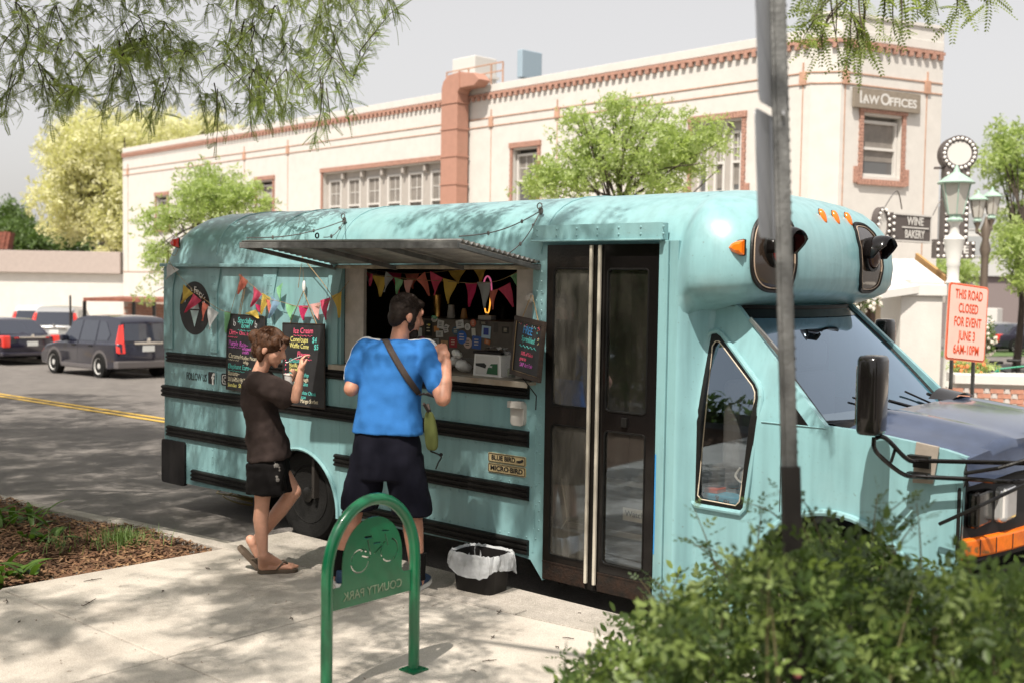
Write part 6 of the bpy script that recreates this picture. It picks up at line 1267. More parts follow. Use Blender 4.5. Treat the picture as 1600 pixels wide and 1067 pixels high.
for F, a0, a1 in ((FA, -LA_, 0), (FB, 0, Lb), (FC, 0, Lc)):
    m = MB(); m.fbox(F, a0, a1, zc_-.001, zc_+.22, -.30, .02); m.build('parapet_coping', 'stucco', bd, bevel=.01)
    if F is not FA: m = MB(); m.fbox(F, a0, a1, zc_+.221, zc_+.52, -.3, .0); m.fbox(F, a0-.01, a1+.01, zc_+.521, zc_+.60, -.3, .04); m.build('parapet', 'stucco', bd)
    m = MB(); m.fbox(F, a0, a1, zc_-.10, zc_-.03, .001, .07); m.build('brick_band', 'brickred', bd)
dent = None
for F, a0, a1 in ((FA, -LA_, 0), (FB, 0, Lb), (FC, 0, Lc)):
    n = int((a1-a0)/.235)
    for i in range(n):
        a = a0+(i+.5)*(a1-a0)/n
        if F is FA and i % 1: continue
        if dent is None or True:
            b = MB(); b.fbox(F, a-.055, a+.055, zc_-.22, zc_-.101, .001, .085); b.build('brick_dentil', 'brickred', bd, fix=False)
strz = (FA.hit(1100, 136)[1], FA.hit(1100, 151)[1])
sz1 = (FA.hit(740, 189)[1]+FA.hit(1184, 124)[1])/2; sz2 = (FA.hit(740, 204)[1]+FA.hit(1184, 138)[1])/2
for F, a0, a1 in ((FA, -LA_, 0), (FB, 0, Lb), (FC, 0, Lc)):
    for z in (sz1, sz2): m = MB(); m.fbox(F, a0, a1, z-.013, z+.013, .001, .02); m.build('string_course', 'stringred', bd)
def block(F, px, py0=None):
    a = F.hit(px, 250)[0] if not isinstance(px, float) else px
    m = MB(); m.fbox(F, a-.09, a+.09, sz2-.03, sz1+.03, .001, .05); m.build('corner_block', 'stringred', bd, bevel=.01); m = MB(); m.fbox(F, a-.015, a+.015, sz1+.031, sz1+.24, .001, .03); m.build('block_finial', 'stringred', bd)
    m = MB(); m.fbox(F, a-.011, a+.011, 2.2, sz2-.031, .001, .015); m.build('vertical_line', 'stringred', bd)
for px in (200, 382, 450, 767, 870): block(FA, px)
block(FA, -.20); block(FC, .12); block(FC, FC.hit(1448, 150)[0]+.0)
for F, a0, a1 in ((FA, -LA_, 0), (FB, 0, Lb), (FC, 0, Lc)):
    zz1 = FA.hit(225, 395)[1]; m = MB(); m.fbox(F, a0, a1, 2.165, 2.19, .001, .02); m.build('string_course', 'stringred', bd)
def sash(F, a0, a1, b0, b1, grid=(3, 2), blind=.5, par=bd):
    fw_ = .07; dz = -.17; b = MB()
    for (x0, x1, y0_, y1_) in ((a0, a0+fw_, b0, b1), (a1-fw_, a1, b0, b1), (a0+fw_, a1-fw_, b0, b0+fw_), (a0+fw_, a1-fw_, b1-fw_, b1), (a0+fw_, a1-fw_, (b0+b1)/2-.03, (b0+b1)/2+.03)): b.fbox(F, x0, x1, y0_, y1_, dz-.02, dz+.05)
    w_ = b.build('window', 'winwhite', par)
    b = MB(); b.fbox(F, a0+fw_, a1-fw_, b0+fw_, b1-fw_, dz-.03, dz-.021); b.build('pane', 'wglass', w_)
    b = MB(); b.fbox(F, a0+fw_, a1-fw_, b0+fw_+(b1-b0)*(1-blind)*.9, b1-fw_, dz-.019, dz-.012); b.build('blind', 'shade', w_)
    b = MB(); mid = (b0+b1)/2+.03
    for i in range(1, grid[0]): x = a0+fw_+(a1-a0-2*fw_)*i/grid[0]; b.fbox(F, x-.012, x+.012, mid, b1-fw_, dz-.011, dz+.0)
    for j in range(1, grid[1]): y = mid+(b1-fw_-mid)*j/grid[1]; b.fbox(F, a0+fw_, a1-fw_, y-.012, y+.012, dz-.011, dz+.001)
    b.build('glazing_bars', 'winwhite', w_)
def surround(F, a0, a1, b0, b1, sill=True, w_=.10):
    b = MB(); hgt = .075
    n = max(1, int((b1-b0+.1)/hgt))
    for i in range(n):
        z = b0-.05+(b1-b0+.1)*i/n; o_ = .012*(i % 2)
        b.fbox(F, a0-w_-o_, a0-.001, z+.004, z+(b1-b0+.1)/n-.004, .001, .05); b.fbox(F, a1+.001, a1+w_+o_, z+.004, z+(b1-b0+.1)/n-.004, .001, .05)
    n = max(2, int((a1-a0+2*w_)/.085))
    for i in range(n):
        x = a0-w_-.03+(a1-a0+2*w_+.06)*i/n; d_ = (a1-a0+2*w_+.06)/n; b.fbox(F, x+.005, x+d_-.005, b1+.051, b1+.20, .001, .08)
        if sill: b.fbox(F, x+.005, x+d_-.005, b0-.19, b0-.06, .001, .08)
    if sill: b.fbox(F, a0-w_-.14, a0-w_-.015, b0-.16, b0+.22, .001, .05); b.fbox(F, a1+w_+.015, a1+w_+.14, b0-.16, b0+.22, .001, .05)
    b.build('brick_surround', 'brickred', bd, kind='stuff')
for (a0, a1, b0, b1), n, pxs in zip(openA, (1, 1, 6, 1, 3), (None,)*5):
    surround(FA, a0, a1, b0, b1); m = MB(); m.fbox(FA, a0, a1, b0, b1, -.32, -.301); m.build('reveal_panel', 'soffit' if n > 1 else 'interior2', bd)
    cw = (a1-a0)/n
    for i in range(n):
        g = cw*.17 if n > 1 else .0; c0, c1 = a0+i*cw+g, a0+(i+1)*cw-g; m = MB()
        if n > 1:
            m.fbox(FA, a0+i*cw, c0-.002, b0, b1, -.30, -.16); m.fbox(FA, c1+.002, a0+(i+1)*cw, b0, b1, -.30, -.16); m.fbox(FA, c0-.001, c1+.001, b1-.22, b1, -.30, -.15); m.build('mullion_panel', 'soffit', bd)
            sash(FA, c0, c1, b0+.02, b1-.23, (2, 2), (.62, .95, .9, .55, .95, .92)[i % 6])
            if i: m = MB(); m.fbox(FA, a0+i*cw-.05, a0+i*cw+.05, b1-.24, b1-.02, -.155, .01); m.build('bracket', 'soffit', bd, bevel=.02)
        else: sash(FA, c0+.04, c1-.02, b0+.02, b1-.12, (3, 2), .5)
surround(FC, l0, l1, lb, lt); sash(FC, l0+.02, l1-.02, lb+.02, lt-.1, (1, 1), .75); m = MB(); m.fbox(FC, l0, l1, lb, lt, -.32, -.301); m.build('reveal_panel', 'soffit', bd)
# ground floor band, shop front
m = MB(); a = FC.hit(1340, 400)[0]; 
m.fbox(FC, .05, Lc-.05, 1.62, 1.98, .001, .5); m.build('shop_canopy_box', 'soffit', bd, bevel=.02)
a0, a1 = FC.hit(1343, 500)[0], FC.hit(1404, 500)[0]; zt3 = FC.hit(1404, 461)[1]
m = MB(); m.fbox(FC, .25, a1+.0, zt3-.16, zt3, .002, .2); m.fbox(FC, a1-.13, a1, -1.2, zt3-.161, .002, .2); m.fbox(FC, a1-1.05, a1-.92, -1.2, zt3-.161, .002, .2); df = m.build('shop_door_frame', mat('dark_brown_wood', (.045, .022, .012), .5), bd, bevel=.01)
m = MB(); m.fbox(FC, a1-.92, a1-.13, -1.2, zt3-.165, .05, .06); m.build('shop_door_glass', 'wglass', df); m = MB(); m.fbox(FC, a1-.85, a1-.50, -.2, zt3-.20, .065, .07); m.build('door_blind', mat('tan_blind', (.40, .33, .24), .8), df)
# orange duct riser, roof plant
a0 = FA.hit(709, 300)[0]; a1 = FA.hit(734, 300)[0]; ztop_ = FA.hit(720, 118)[1]
du = thing('duct_riser', 'square terracotta painted duct climbing the cream wall and bending over the parapet', 'duct', tuple(FA.pt((a0+a1)/2, GB, .3)))
m = MB(); m.fbox(FA, a0, a1, GB, zc_-.3, .09, .55); m.build('duct', 'copper', du, bevel=.015)
for py in (165, 205, 247, 290): z = FA.hit(720, py)[1]; m = MB(); m.fbox(FA, a0-.02, a1+.02, z-.03, z+.01, .07, .57); m.build('duct_collar', 'copper', du)
m = MB(); m.plate(Fr(FA.pt(0, 0, .55), FA.u, FA.v, FA.w), [(a0, zc_-.301), (a1, zc_-.301), (a1, zc_+.02), (a1+.12, zc_+.14), (a1+.75, zc_+.14), (a1+1.0, zc_+.30), (a1+.75, zc_+.52), (a1+.02, zc_+.62), (a0+.30, zc_+.58), (a0+.08, zc_+.42), (a0, zc_+.22)], (), .46); m.build('duct_bend', 'copper', du, bevel=.02)
m = MB(); m.fbox(FA, a1+.05, a1+.10, zc_+.10, zc_+.64, .07, .57); m.build('duct_collar', 'copper', du)
F7 = Fr(FA.pt(0, 0, -3), FA.u, FA.v, FA.w)
def rooft(name, label, cat, px0, px1, py0, py1, dep, m_, extra=None):
    Fz = Fr(FA.pt(0, 0, -dep), FA.u, FA.v, FA.w); a = Fz.hit(px0, 150)[0]; a2 = Fz.hit(px1, 150)[0]; b1 = Fz.hit((px0+px1)/2, py0)[1]; b0 = Fz.hit((px0+px1)/2, py1)[1]; m = MB(); m.fbox(Fz, a, a2, b0, b1, -1.0, 0); o = m.build(name, m_, None, bevel=.03); tag(o, label, cat)
    if extra: m = MB(); m.fbox(Fz, a-.06, a2+.06, b0+(b1-b0)*.52, b0+(b1-b0)*.58, -1.06, .06); o2 = m.build('housing_lip', m_, o)
    return Fz
rooft('rooftop_unit', 'pale rooftop ventilation housing behind the terracotta duct', 'roof unit', 706, 741, 90, 158, 2, 'winwhite', 1)
rooft('rooftop_fin', 'thin pale blue upright panel on the roof right of the railing', 'roof panel', 807, 815, 78, 122, 5, mat('blue_grey_metal', (.28, .36, .42), .5))
Fz = Fr(FA.pt(0, 0, -1.6), FA.u, FA.v, FA.w); rl = thing('roof_railing', 'thin rusty roof railing beside the terracotta duct', 'railing', tuple(Fz.pt(Fz.hit(740, 150)[0], zc_)))
A0, A1_ = Fz.hit(698, 120)[0], Fz.hit(786, 100)[0]; zt4, zm4 = Fz.hit(740, 106)[1], Fz.hit(740, 119)[1]; m = MB()
for a in (A0, (A0*.6+A1_*.4), (A0*.2+A1_*.8), A1_): m = MB(); m.fbox(Fz, a-.02, a+.02, zc_-.2, zt4, -.02, .02); m.build('post', 'stringred', rl)
for z in (zt4, zm4): m = MB(); m.fbox(Fz, A0, A1_, z-.018, z+.018, -.0201, .0201); m.build('rail', 'stringred', rl)
# signs on the building
sg = FC.hit(1329, 150)[0], FC.hit(1433, 150)[0]; z1, z0 = FC.hit(1380, 143)[1], FC.hit(1380, 174)[1]
ls = thing('law_offices_sign', 'weathered grey brown board reading LAW OFFICES above the upper corner window', 'sign', tuple(FC.pt(sum(sg)/2, z0, .1)))
m = MB(); m.fbox(FC, sg[0], sg[1], z0, z1, .05, .12); bo = m.build('sign_board', mat('weathered_sign_wood', (.22, .185, .145), .8, var=.2, stretch=(1, 1, 8)), ls, bevel=.01)
fl = Fr(FC.pt(0, 0, .121), FC.u, FC.v, FC.w); hh_ = z1-z0; wd_ = sg[1]-sg[0]
text('L', fl, sg[0]+wd_*.12, (z0+z1)/2, hh_*.85, 'winwhite', bo, bold=.008); text('AW', fl, sg[0]+wd_*.245, (z0+z1)/2-.03, hh_*.58, 'winwhite', bo, sx=1.1, bold=.008); text('O', fl, sg[0]+wd_*.46, (z0+z1)/2, hh_*.82, 'winwhite', bo, bold=.008); text('FFICES', fl, sg[0]+wd_*.73, (z0+z1)/2-.03, hh_*.58, 'winwhite', bo, sx=1.15, bold=.008)
M['signbrown'] = mat('faded_brown_sign', (.085, .070, .065), .6); M['bulb'] = mat('white_bulb', (.75, .73, .70), .3)
def bulbs(F, pts, r, parent):
    for a, b2 in pts:
        b = MB(); b.ell(F.pt(a, b2, .02), (r, r, r), n=8, m=6); b.build('bulb', 'bulb', parent, smooth=True, fix=False)
fwb = Fr(at_d(1392, 378, 20), (at_d(1456, 380, 20.8)-at_d(1392, 378, 20)), (0, 0, 1)); fwb = Fr(fwb.o, Vector((fwb.u.x, fwb.u.y, 0)), (0, 0, 1))
wb0, wb1 = 0, fwb.hit(1455, 360)[0]; zb0, zb1 = fwb.hit(1425, 379)[1], fwb.hit(1425, 335)[1]
wbs = thing('wine_bakery_sign', 'small dark board reading WINE and BAKERY with a round bulb ring at its left', 'sign', tuple(fwb.pt(wb1/2, zb0)))
m = MB(); m.fbox(fwb, wb0, wb1, zb0, zb1, -.12, 0); bo = m.build('sign_board', 'signbrown', wbs)
m = MB(); H_ = zb1-zb0
for x0, x1, y0_, y1_ in ((.06, wb1, zb1-.03, zb1), (.06, wb1, zb0, zb0+.03), (wb1-.03, wb1, zb0+.03, zb1-.03), (wb1*.26, wb1*.92, zb0+H_*.49, zb0+H_*.54)): m.fbox(fwb, x0, x1, y0_, y1_, .001, .015)
m.build('sign_frame', 'winwhite', bo)
text('WINE', fwb, wb1*.58, zb0+H_*.735, H_*.40, 'winwhite', bo, c=.01, bold=.006, sx=1.0); text('BAKERY', fwb, wb1*.57, zb0+H_*.27, H_*.40, 'winwhite', bo, c=.01, bold=.006, sx=.86)
bulbs(fwb, [(.05, zb0+.08+i*(H_-.16)/3) for i in range(4)], .028, bo)
m = MB(); cxr = fwb.hit(1380, 350)[0]; czr = (zb0+zb1)/2+.02; rr_ = H_*.62; m.plate(fwb, [(cxr+rr_*.62*math.cos(a), czr+rr_*math.sin(a)) for a in np.linspace(0, 6.2832, 33)[:-1]], [[(cxr+rr_*.44*math.cos(a), czr+rr_*.78*math.sin(a)) for a in np.linspace(0, 6.2832, 33)[:-1]]], .12); m.build('ring', 'signbrown', wbs); m = MB(); m.plate(Fr(fwb.pt(0, 0, -.02), fwb.u, fwb.v, fwb.w), [(cxr+rr_*.44*math.cos(a), czr+rr_*.78*math.sin(a)) for a in np.linspace(0, 6.2832, 33)[:-1]], (), .08); m.build('ring_face', 'winwhite', wbs)
bulbs(fwb, [(cxr+rr_*.53*math.cos(a), czr+rr_*.89*math.sin(a)) for a in np.linspace(0, 6.2832, 17)[:-1]], .026, wbs)
m = MB(); m.tube(smoothpath([fwb.pt(cxr-.3, zb1+.02, .2), fwb.pt(cxr, zb1+.35, .25), fwb.pt(cxr+.25, zb1+.05, .2)], 6), .012, 5); m.tube(smoothpath([fwb.pt(wb1*.9, zb1, .1), fwb.pt(wb1*1.05, zb1+.3, .15), fwb.pt(wb1*1.2, zb1+.1, .1)], 6), .012, 5); m.build('gooseneck_lamp', 'wire', wbs, smooth=True)
# blade sign CAFE
oc = at_d(1500, 404, 22); uc = RT.copy(); uc.z = 0; uc = (uc.normalized()*.97+Vector((-FW.x, -FW.y, 0))*.1).normalized(); fcb = Fr((oc.x, oc.y, 0), uc, (0, 0, 1)); k22 = 22/FPX
def cu(px): return fcb.hit(px, 300)[0]
def cvz(py): return fcb.hit(1498, py)[1]
cf = thing('cafe_blade_sign', 'tall dark blade sign edged with bulbs, round head and CAFE at its foot', 'sign', tuple(fcb.pt(0, cvz(404))))
rh = (cvz(212)-cvz(268))/2; hx_, hz_ = cu(1497), cvz(240); xl, xr2 = cu(1476), cu(1515)
m = MB(); oz = cvz(404)
poly = [(xl, cvz(378)), (cu(1465), cvz(378)), (cu(1465), oz), (cu(1527), oz), (cu(1527), cvz(378)), (xr2, cvz(378)), (xr2, cvz(262))]+[(hx_+rh*math.cos(R(a)), hz_+rh*math.sin(R(a))) for a in range(-48, 229, 12)]+[(xl, cvz(262))]
m.plate(fcb, poly[::-1], (), .30); bo = m.build('sign_body', 'signbrown', cf)
m = MB(); m.plate(Fr(fcb.pt(0, 0, .004), fcb.u, fcb.v, fcb.w), [(hx_+rh*.66*math.cos(a), hz_+rh*.66*math.sin(a)) for a in np.linspace(0, 6.2832, 29)[:-1]], (), .003); m.build('round_face', 'winwhite', bo)
bulbs(fcb, [(hx_+rh*.83*math.cos(a), hz_+rh*.83*math.sin(a)) for a in np.linspace(0, 6.2832, 23)[:-1]], .032, bo)
bulbs(fcb, [(x, cvz(py)) for x in (xl+.05, xr2-.05) for py in range(272, 376, 9)], .032, bo)
bulbs(fcb, [(cu(px), cvz(py)) for px in range(1469, 1527, 9) for py in (381, 401)], .030, bo); bulbs(fcb, [(cu(px), cvz(391)) for px in (1468, 1524)], .030, bo)
text('CAFE', fcb, cu(1497), cvz(391), .20, 'winwhite', bo, c=.01, bold=.008, sx=1.0)
m = MB()
for py in (262, 376): m.fbox(fcb, cu(1462), cu(1483), cvz(py)-.02, cvz(py)+.02, -.2, -.12)
m.build('wall_bracket', 'signbrown', cf)
# white canvas awning over the shop and the pale column beside it
aw_ = thing('shop_awning', 'white canvas awning sloping down over the shop door on the corner', 'awning', tuple(at_d(1430, 520, 19)))
pts = [at_d(1385, 405, 20), at_d(1428, 405, 20), at_d(1476, 441, 18.2), at_d(1330, 462, 17.6)]
M['canvas'] = mat('white_canvas', (.60, .58, .55), .85, var=.03)
m = MB(); m.add(pts, [(0, 1, 2, 3)]); m.add([pts[3], pts[2], pts[2]-Zv*.12, pts[3]-Zv*.12], [(0, 1, 2, 3)]); m.add([pts[1], pts[2], pts[2]-Zv*.1, pts[1]-Zv*.6], [(0, 1, 2, 3)]); o = m.build('canvas', 'canvas', aw_)
m = MB(); m.bar(at_d(1432, 402, 20.2), at_d(1478, 438, 18.6), .05, .14); m.build('timber_brace', mat('honey_timber', (.42, .24, .09), .7), aw_)
cl_ = thing('white_kiosk', 'plain white boxy kiosk wall with a moulded top standing left of the orange sign', 'kiosk', tuple(at_g(1437, 640)))
f5 = Fr(at_d(1405, 640, 18.2), RT, (0, 0, 1)); f5 = Fr((f5.o.x, f5.o.y, 0), Vector((RT.x, RT.y, 0)), (0, 0, 1)); a0, a1 = f5.hit(1407, 500)[0], f5.hit(1472, 500)[0]; zz2, zz3 = f5.hit(1440, 463)[1], f5.hit(1440, 444)[1]
m = MB(); m.fbox(f5, a0, a1, -1.2, zz2, -1.0, 0); m.build('kiosk_wall', 'stucco', cl_, bevel=.01); m = MB(); m.fbox(f5, a0-.02, a1+.06, zz2+.001, zz3, -1.05, .06); m.fbox(f5, a0+.15, a1-.02, zz3+.001, zz3+.08, -1.0, .0); m.build('kiosk_cornice', 'canvas', cl_, bevel=.015)

# ================================================================== LAMP POSTS
M['verdigris'] = mat('pale_green_cast_iron', (.30, .42, .35), .55, var=.1); M['lampglass'] = mat('frosted_lantern_glass', (.55, .53, .48), .4, alpha=.85); M['bronze'] = mat('bronze_lamp_iron', (.14, .11, .085), .5, .3); M['stone_post'] = mat('pale_cast_post', (.58, .57, .54), .6, var=.06)
def lantern(c, s, par, roof, frame):
    c = Vector(c); b = MB(); b.lathe(c, (0, 0, 1), [(.13*s, 0), (.14*s, .03*s), (.09*s, .08*s), (.10*s, .12*s)], 8); b.build('lantern_base', roof, par, smooth=True, angle=30); b = MB(); b.lathe(c+Zv*.62*s, (0, 0, 1), [(.29*s, 0), (.30*s, .02*s), (.20*s, .10*s), (.06*s, .19*s), (.035*s, .26*s), (.015*s, .31*s)], 16); lt_ = b.build('lantern_cap', roof, par, smooth=True, angle=30)
    b = MB(); b.lathe(c+Zv*.12*s, (0, 0, 1), [(.13*s, 0), (.235*s, .50*s)], 6, cap=False); b.build('lantern_glass', 'lampglass', lt_)
    b = MB()
    for k in range(6): a = 2*math.pi*k/6; b.bar(c+Vector((math.cos(a)*.13*s, math.sin(a)*.13*s, .12*s)), c+Vector((math.cos(a)*.24*s, math.sin(a)*.24*s, .62*s)), .018*s)
    b.build('lantern_bars', frame, lt_)
pz = at_g(1487, 640); d1_ = 18.0; cL = at_d(1492, 347, d1_); L1 = thing('street_lamp', 'pale green lamp post with one large lantern in front of the bulb edged blade sign', 'street lamp', (cL.x, cL.y, gz(cL.x, cL.y)))
sc_ = (at_d(1492, 275, d1_).z-at_d(1492, 347, d1_).z)/.76; lantern((cL.x, cL.y, cL.z), sc_, L1, 'verdigris', 'verdigris')
zg_ = gz(cL.x, cL.y); z2_ = cL.z
m = MB(); m.lathe((cL.x, cL.y, zg_), (0, 0, 1), [(.20, 0), (.20, .15), (.13, .35), (.105, .6), (.095, z2_-zg_-1.0), (.12, z2_-zg_-.97), (.09, z2_-zg_-.93), (.095, z2_-zg_-.72), (.11, z2_-zg_-.68), (.10, z2_-zg_-.64), (.15, z2_-zg_-.34), (.165, z2_-zg_-.28), (.13, z2_-zg_-.24), (.08, z2_-zg_-.20), (.06, z2_-zg_-.08), (.10, z2_-zg_)], 20); m.build('post', 'stone_post', L1, smooth=True)
d2_ = 29; cL = at_d(1541, 345, d2_); L2 = thing('street_lamp', 'bronze lamp post with two small lanterns right of the single lantern post', 'street lamp', (cL.x, cL.y, gz(cL.x, cL.y))); s2 = 1.0
for px, py in ((1527, 347), (1549, 342)): c = at_d(px, py, d2_); lantern((c.x, c.y, c.z), .88, L2, 'verdigris', 'bronze'); m = MB(); m.tube(smoothpath([c, c-Zv*.25, Vector((cL.x, cL.y, c.z-.38)), Vector((cL.x, cL.y, c.z-.1))], 5), .03, 6); m.lathe(c-Zv*.32, (0, 0, 1), [(.01, 0), (.05, .06), (.03, .14), (.1, .3)], 10); m.build('bracket', 'bronze', L2, smooth=True)
zg_ = gz(cL.x, cL.y); hL = cL.z-zg_; m = MB(); m.lathe((cL.x, cL.y, zg_), (0, 0, 1), [(.22, 0), (.20, .3), (.11, .7), (.09, hL-1.0), (.10, hL-.9), (.14, hL-.75), (.08, hL-.5), (.13, hL-.25), (.06, hL-.05), (.02, hL+.1)], 16); m.build('post', 'bronze', L2, smooth=True)

# ================================================================== CARS
M['carpaint'] = mat('dark_blue_car_paint', (.014, .015, .032), .18, .4, coat=.8); M['carpaint2'] = mat('black_car_paint', (.016, .014, .030), .18, .3, coat=.8); M['carsilver'] = mat('silver_car_paint', (.42, .42, .42), .3, .5, coat=.5); M['carwhite'] = mat('white_car_paint', (.60, .60, .59), .3, coat=.5)
M['carglass'] = mat('car_glass', (.03, .035, .05), .05, spec=.9); M['cladding'] = mat('grey_cladding', (.10, .09, .09), .7); M['alloy'] = mat('alloy_wheel', (.50, .49, .47), .5); M['plate_w'] = mat('licence_plate', (.55, .56, .55), .5)
def car(name, label, L, Wc, H, hood, roofz, paint, suv=True, loc=(0, 0, 0), yaw=0, detail=True, group=None):
    """x forward, y left, wheels on z=0"""
    t = thing(name, label, 'car', (0, 0, 0), group); g0 = .22; bz = H*.575; hl = L/2; wr = .335 if suv else .32
    # body side section: lower shell lofted across y
    if suv: low = [(-hl+.02, .42), (-hl, .62), (-hl+.05, bz), (-hl+.14, bz+.02), (hl-1.05, bz-.02), (hl-.35, bz-.14), (hl-.05, bz-.32), (hl, .50), (hl-.05, .28), (hl-.75, g0), (-hl+.65, g0), (-hl+.10, .30)]; gh = [(-hl+.10, bz), (-hl+.22, H-.16), (-hl+.38, H-.05), (-hl+.9, H), (-.1, H-.01), (.45, H-.10), (hl-1.15, bz-.03)]
    else: low = [(-hl+.02, .45), (-hl, .65), (-hl+.06, bz+.06), (-hl+.35, bz+.10), (-hl+.75, bz+.08), (hl-1.25, bz), (hl-.4, bz-.10), (hl-.03, bz-.28), (hl, .45), (hl-.08, .25), (hl-.8, .2), (-hl+.7, .2), (-hl+.08, .32)]; gh = [(-hl+.62, bz+.07), (-hl+1.25, H-.06), (-hl+1.7, H), (-.05, H), (.35, H-.06), (hl-1.40, bz)]
    hw = Wc/2; b = MB(); rows = []
    for y, k, dz in ((-hw, .965, 0), (-hw+.03, .985, 0), (-hw+.10, 1, 0.0), (0, 1.012, .03), (hw-.10, 1, 0), (hw-.03, .985, 0), (hw, .965, 0)):
        rows.append([Vector((x*k, y, .55+(z-.55)*(1 if abs(y) < hw-.05 else (.96 if abs(y) < hw else .90))+dz*(1 if z > .8 else 0))) for x, z in low])
    b.grid(rows, wrap=True); b.add(rows[0], [tuple(range(len(low)))]); b.add(rows[-1], [tuple(range(len(low)))]); b.build('body', paint, t, smooth=True, angle=35, bevel=.02)
    b = MB(); rows = []
    for y, kz, kx in ((-hw+.06, 0, 1), (-hw+.24, 1, 1), (0, 1.02, 1.01), (hw-.24, 1, 1), (hw-.06, 0, 1)):
        pass
    base = [(x, bz+.0) for x, z in gh]; inset = .20
    top_ = [(x, z) for x, z in gh]
    R_ = []
    for y_lo, y_hi in ((-(hw-.05), -(hw-.26)), (hw-.05, hw-.26)):
        R_.append([Vector((x, y_lo+(y_hi-y_lo)*((z-bz)/(H-bz)) if z > bz else y_lo, z)) for x, z in top_])
    mid = [Vector((x+(.0 if 0 < i < len(top_)-1 else .05*(1 if i else -1)), 0, z+.03*((z-bz)/(H-bz)))) for i, (x, z) in enumerate(top_)]
    b = MB(); b.grid([R_[0], mid, R_[1]])
    for rr in R_:
        lo = [Vector((p.x, rr[0].y, bz-.02)) for p in rr]; b.grid([rr, lo])
    b.build('roof_shell', paint, t, smooth=True, angle=35)
    def glass(pts, side, nm='side_glass'):
        g = MB(); V = []
        for x, z in pts:
            y = (hw-.05)+(.21*-1)*((z-bz)/(H-bz)); V.append(Vector((x, side*(y+.006), z)))
        g.add(V, [tuple(range(len(V)))]); g.build(nm, 'carglass', t)
    zt = H-.13
    for sd in (-1, 1):
        if suv:
            glass([(.52, bz+.03), (hl-1.35, bz+.03), (.55, zt-.02), (.02, zt), (.0, bz+.03)], sd); glass([(-.06, bz+.03), (-.06, zt), (-.85, zt), (-.92, bz+.03)], sd); glass([(-1.0, bz+.05), (-.93, zt-.01), (-1.25, zt-.02), (-1.62, bz+.22), (-1.55, bz+.06)], sd)
        else:
            glass([(hl-1.75, bz+.04), (.15, zt+.03), (-.25, zt+.04), (-.28, bz+.05)], sd); glass([(-.34, bz+.05), (-.32, zt+.04), (-.95, zt+.02), (-1.35, bz+.12), (-1.25, bz+.06)], sd)
    xr_ = gh[0][0]; 
    def back(x0, z0, x1, z1, w0, w1, nm, m_='carglass', off=.012): 
        g = MB(); nx, nz = (z1-z0), -(x1-x0); l = math.hypot(nx, nz); sgn = -1 if (x0+x1)/2 < 0 else 1; nx, nz = abs(nx)/l*sgn*off, abs(nz)/l*off
        g.grid([[Vector((x0+nx-.0+.02*sgn*(1-(s*s)), s*w0, z0+nz)) for s in np.linspace(-1, 1, 7)], [Vector((x1+nx+.02*sgn*(1-s*s), s*w1, z1+nz)) for s in np.linspace(-1, 1, 7)]]); return g.build(nm, m_, t)
    if suv: back(-hl+.115, bz+.06, -hl+.215, H-.20, hw-.20, hw-.30, 'rear_window', off=.03); back(hl-1.22, bz+.02, .50, H-.13, hw-.16, hw-.30, 'windscreen', off=.04)
    else: back(-hl+.70, bz+.10, -hl+1.22, H-.09, hw-.22, hw-.32, 'rear_window', off=.04); back(hl-1.50, bz+.04, .38, H-.08, hw-.18, hw-.30, 'windscreen', off=.04)
    for x in (-L*.285, L*.30):
        for sd in (-1, 1):
            c = Vector((x, sd*(hw+.022), wr)); b = MB(); b.lathe(c, (0, -sd, 0), [(wr*.62, 0), (wr*.95, -.015), (wr, .03), (wr, .19), (wr*.9, .21)], 24); w_ = b.build('wheel', 'tyre', t, smooth=True)
            b = MB(); b.lathe(c, (0, -sd, 0), [(wr*.66, -.018), (wr*.60, -.004), (wr*.55, .012), (wr*.3, .002), (.001, -.006)], 24, cap=False); b.build('hubcap', 'alloy', w_, smooth=True)
            b = MB()
            for k in range(7): a = 2*math.pi*k/7; b.lathe(c+Vector((math.cos(a)*wr*.44, 0, math.sin(a)*wr*.44)), (0, sd, 0), [(wr*.07, -.03), (wr*.07, -.004)], 8)
            b.build('hubcap_slots', 'black', w_)
            b = MB(); b.grid([[Vector((x+math.cos(R(a))*rr, sd*(hw+.004), wr+math.sin(R(a))*rr)) for a in range(-8, 189, 12)] for rr in (wr*1.05, wr*1.28)]); o = b.build('arch_trim', 'cladding' if suv else 'black', t); md = o.modifiers.new('s', 'SOLIDIFY'); md.thickness = .03
            b = MB(); b.add([(x+math.cos(R(a))*wr*1.16, sd*(hw+.001), wr+math.sin(R(a))*wr*1.16) for a in range(-20, 201, 10)], [tuple(range(23))]); b.build('wheel_gap', 'black', t)
    for ca, cb2, nm in (((-hl-.02, -hw-.01, .30), (-hl+.20, hw+.01, .50 if suv else .42), 'rear_bumper'), ((-L*.285+.42, -hw-.012, .24), (L*.30-.42, -hw+.02, .36), 'side_sill'), ((-L*.285+.42, hw-.02, .24), (L*.30-.42, hw+.012, .36), 'side_sill')): b = MB(); b.box(ca, cb2); b.build(nm, 'cladding' if suv else paint, t, bevel=.03, seg=3)
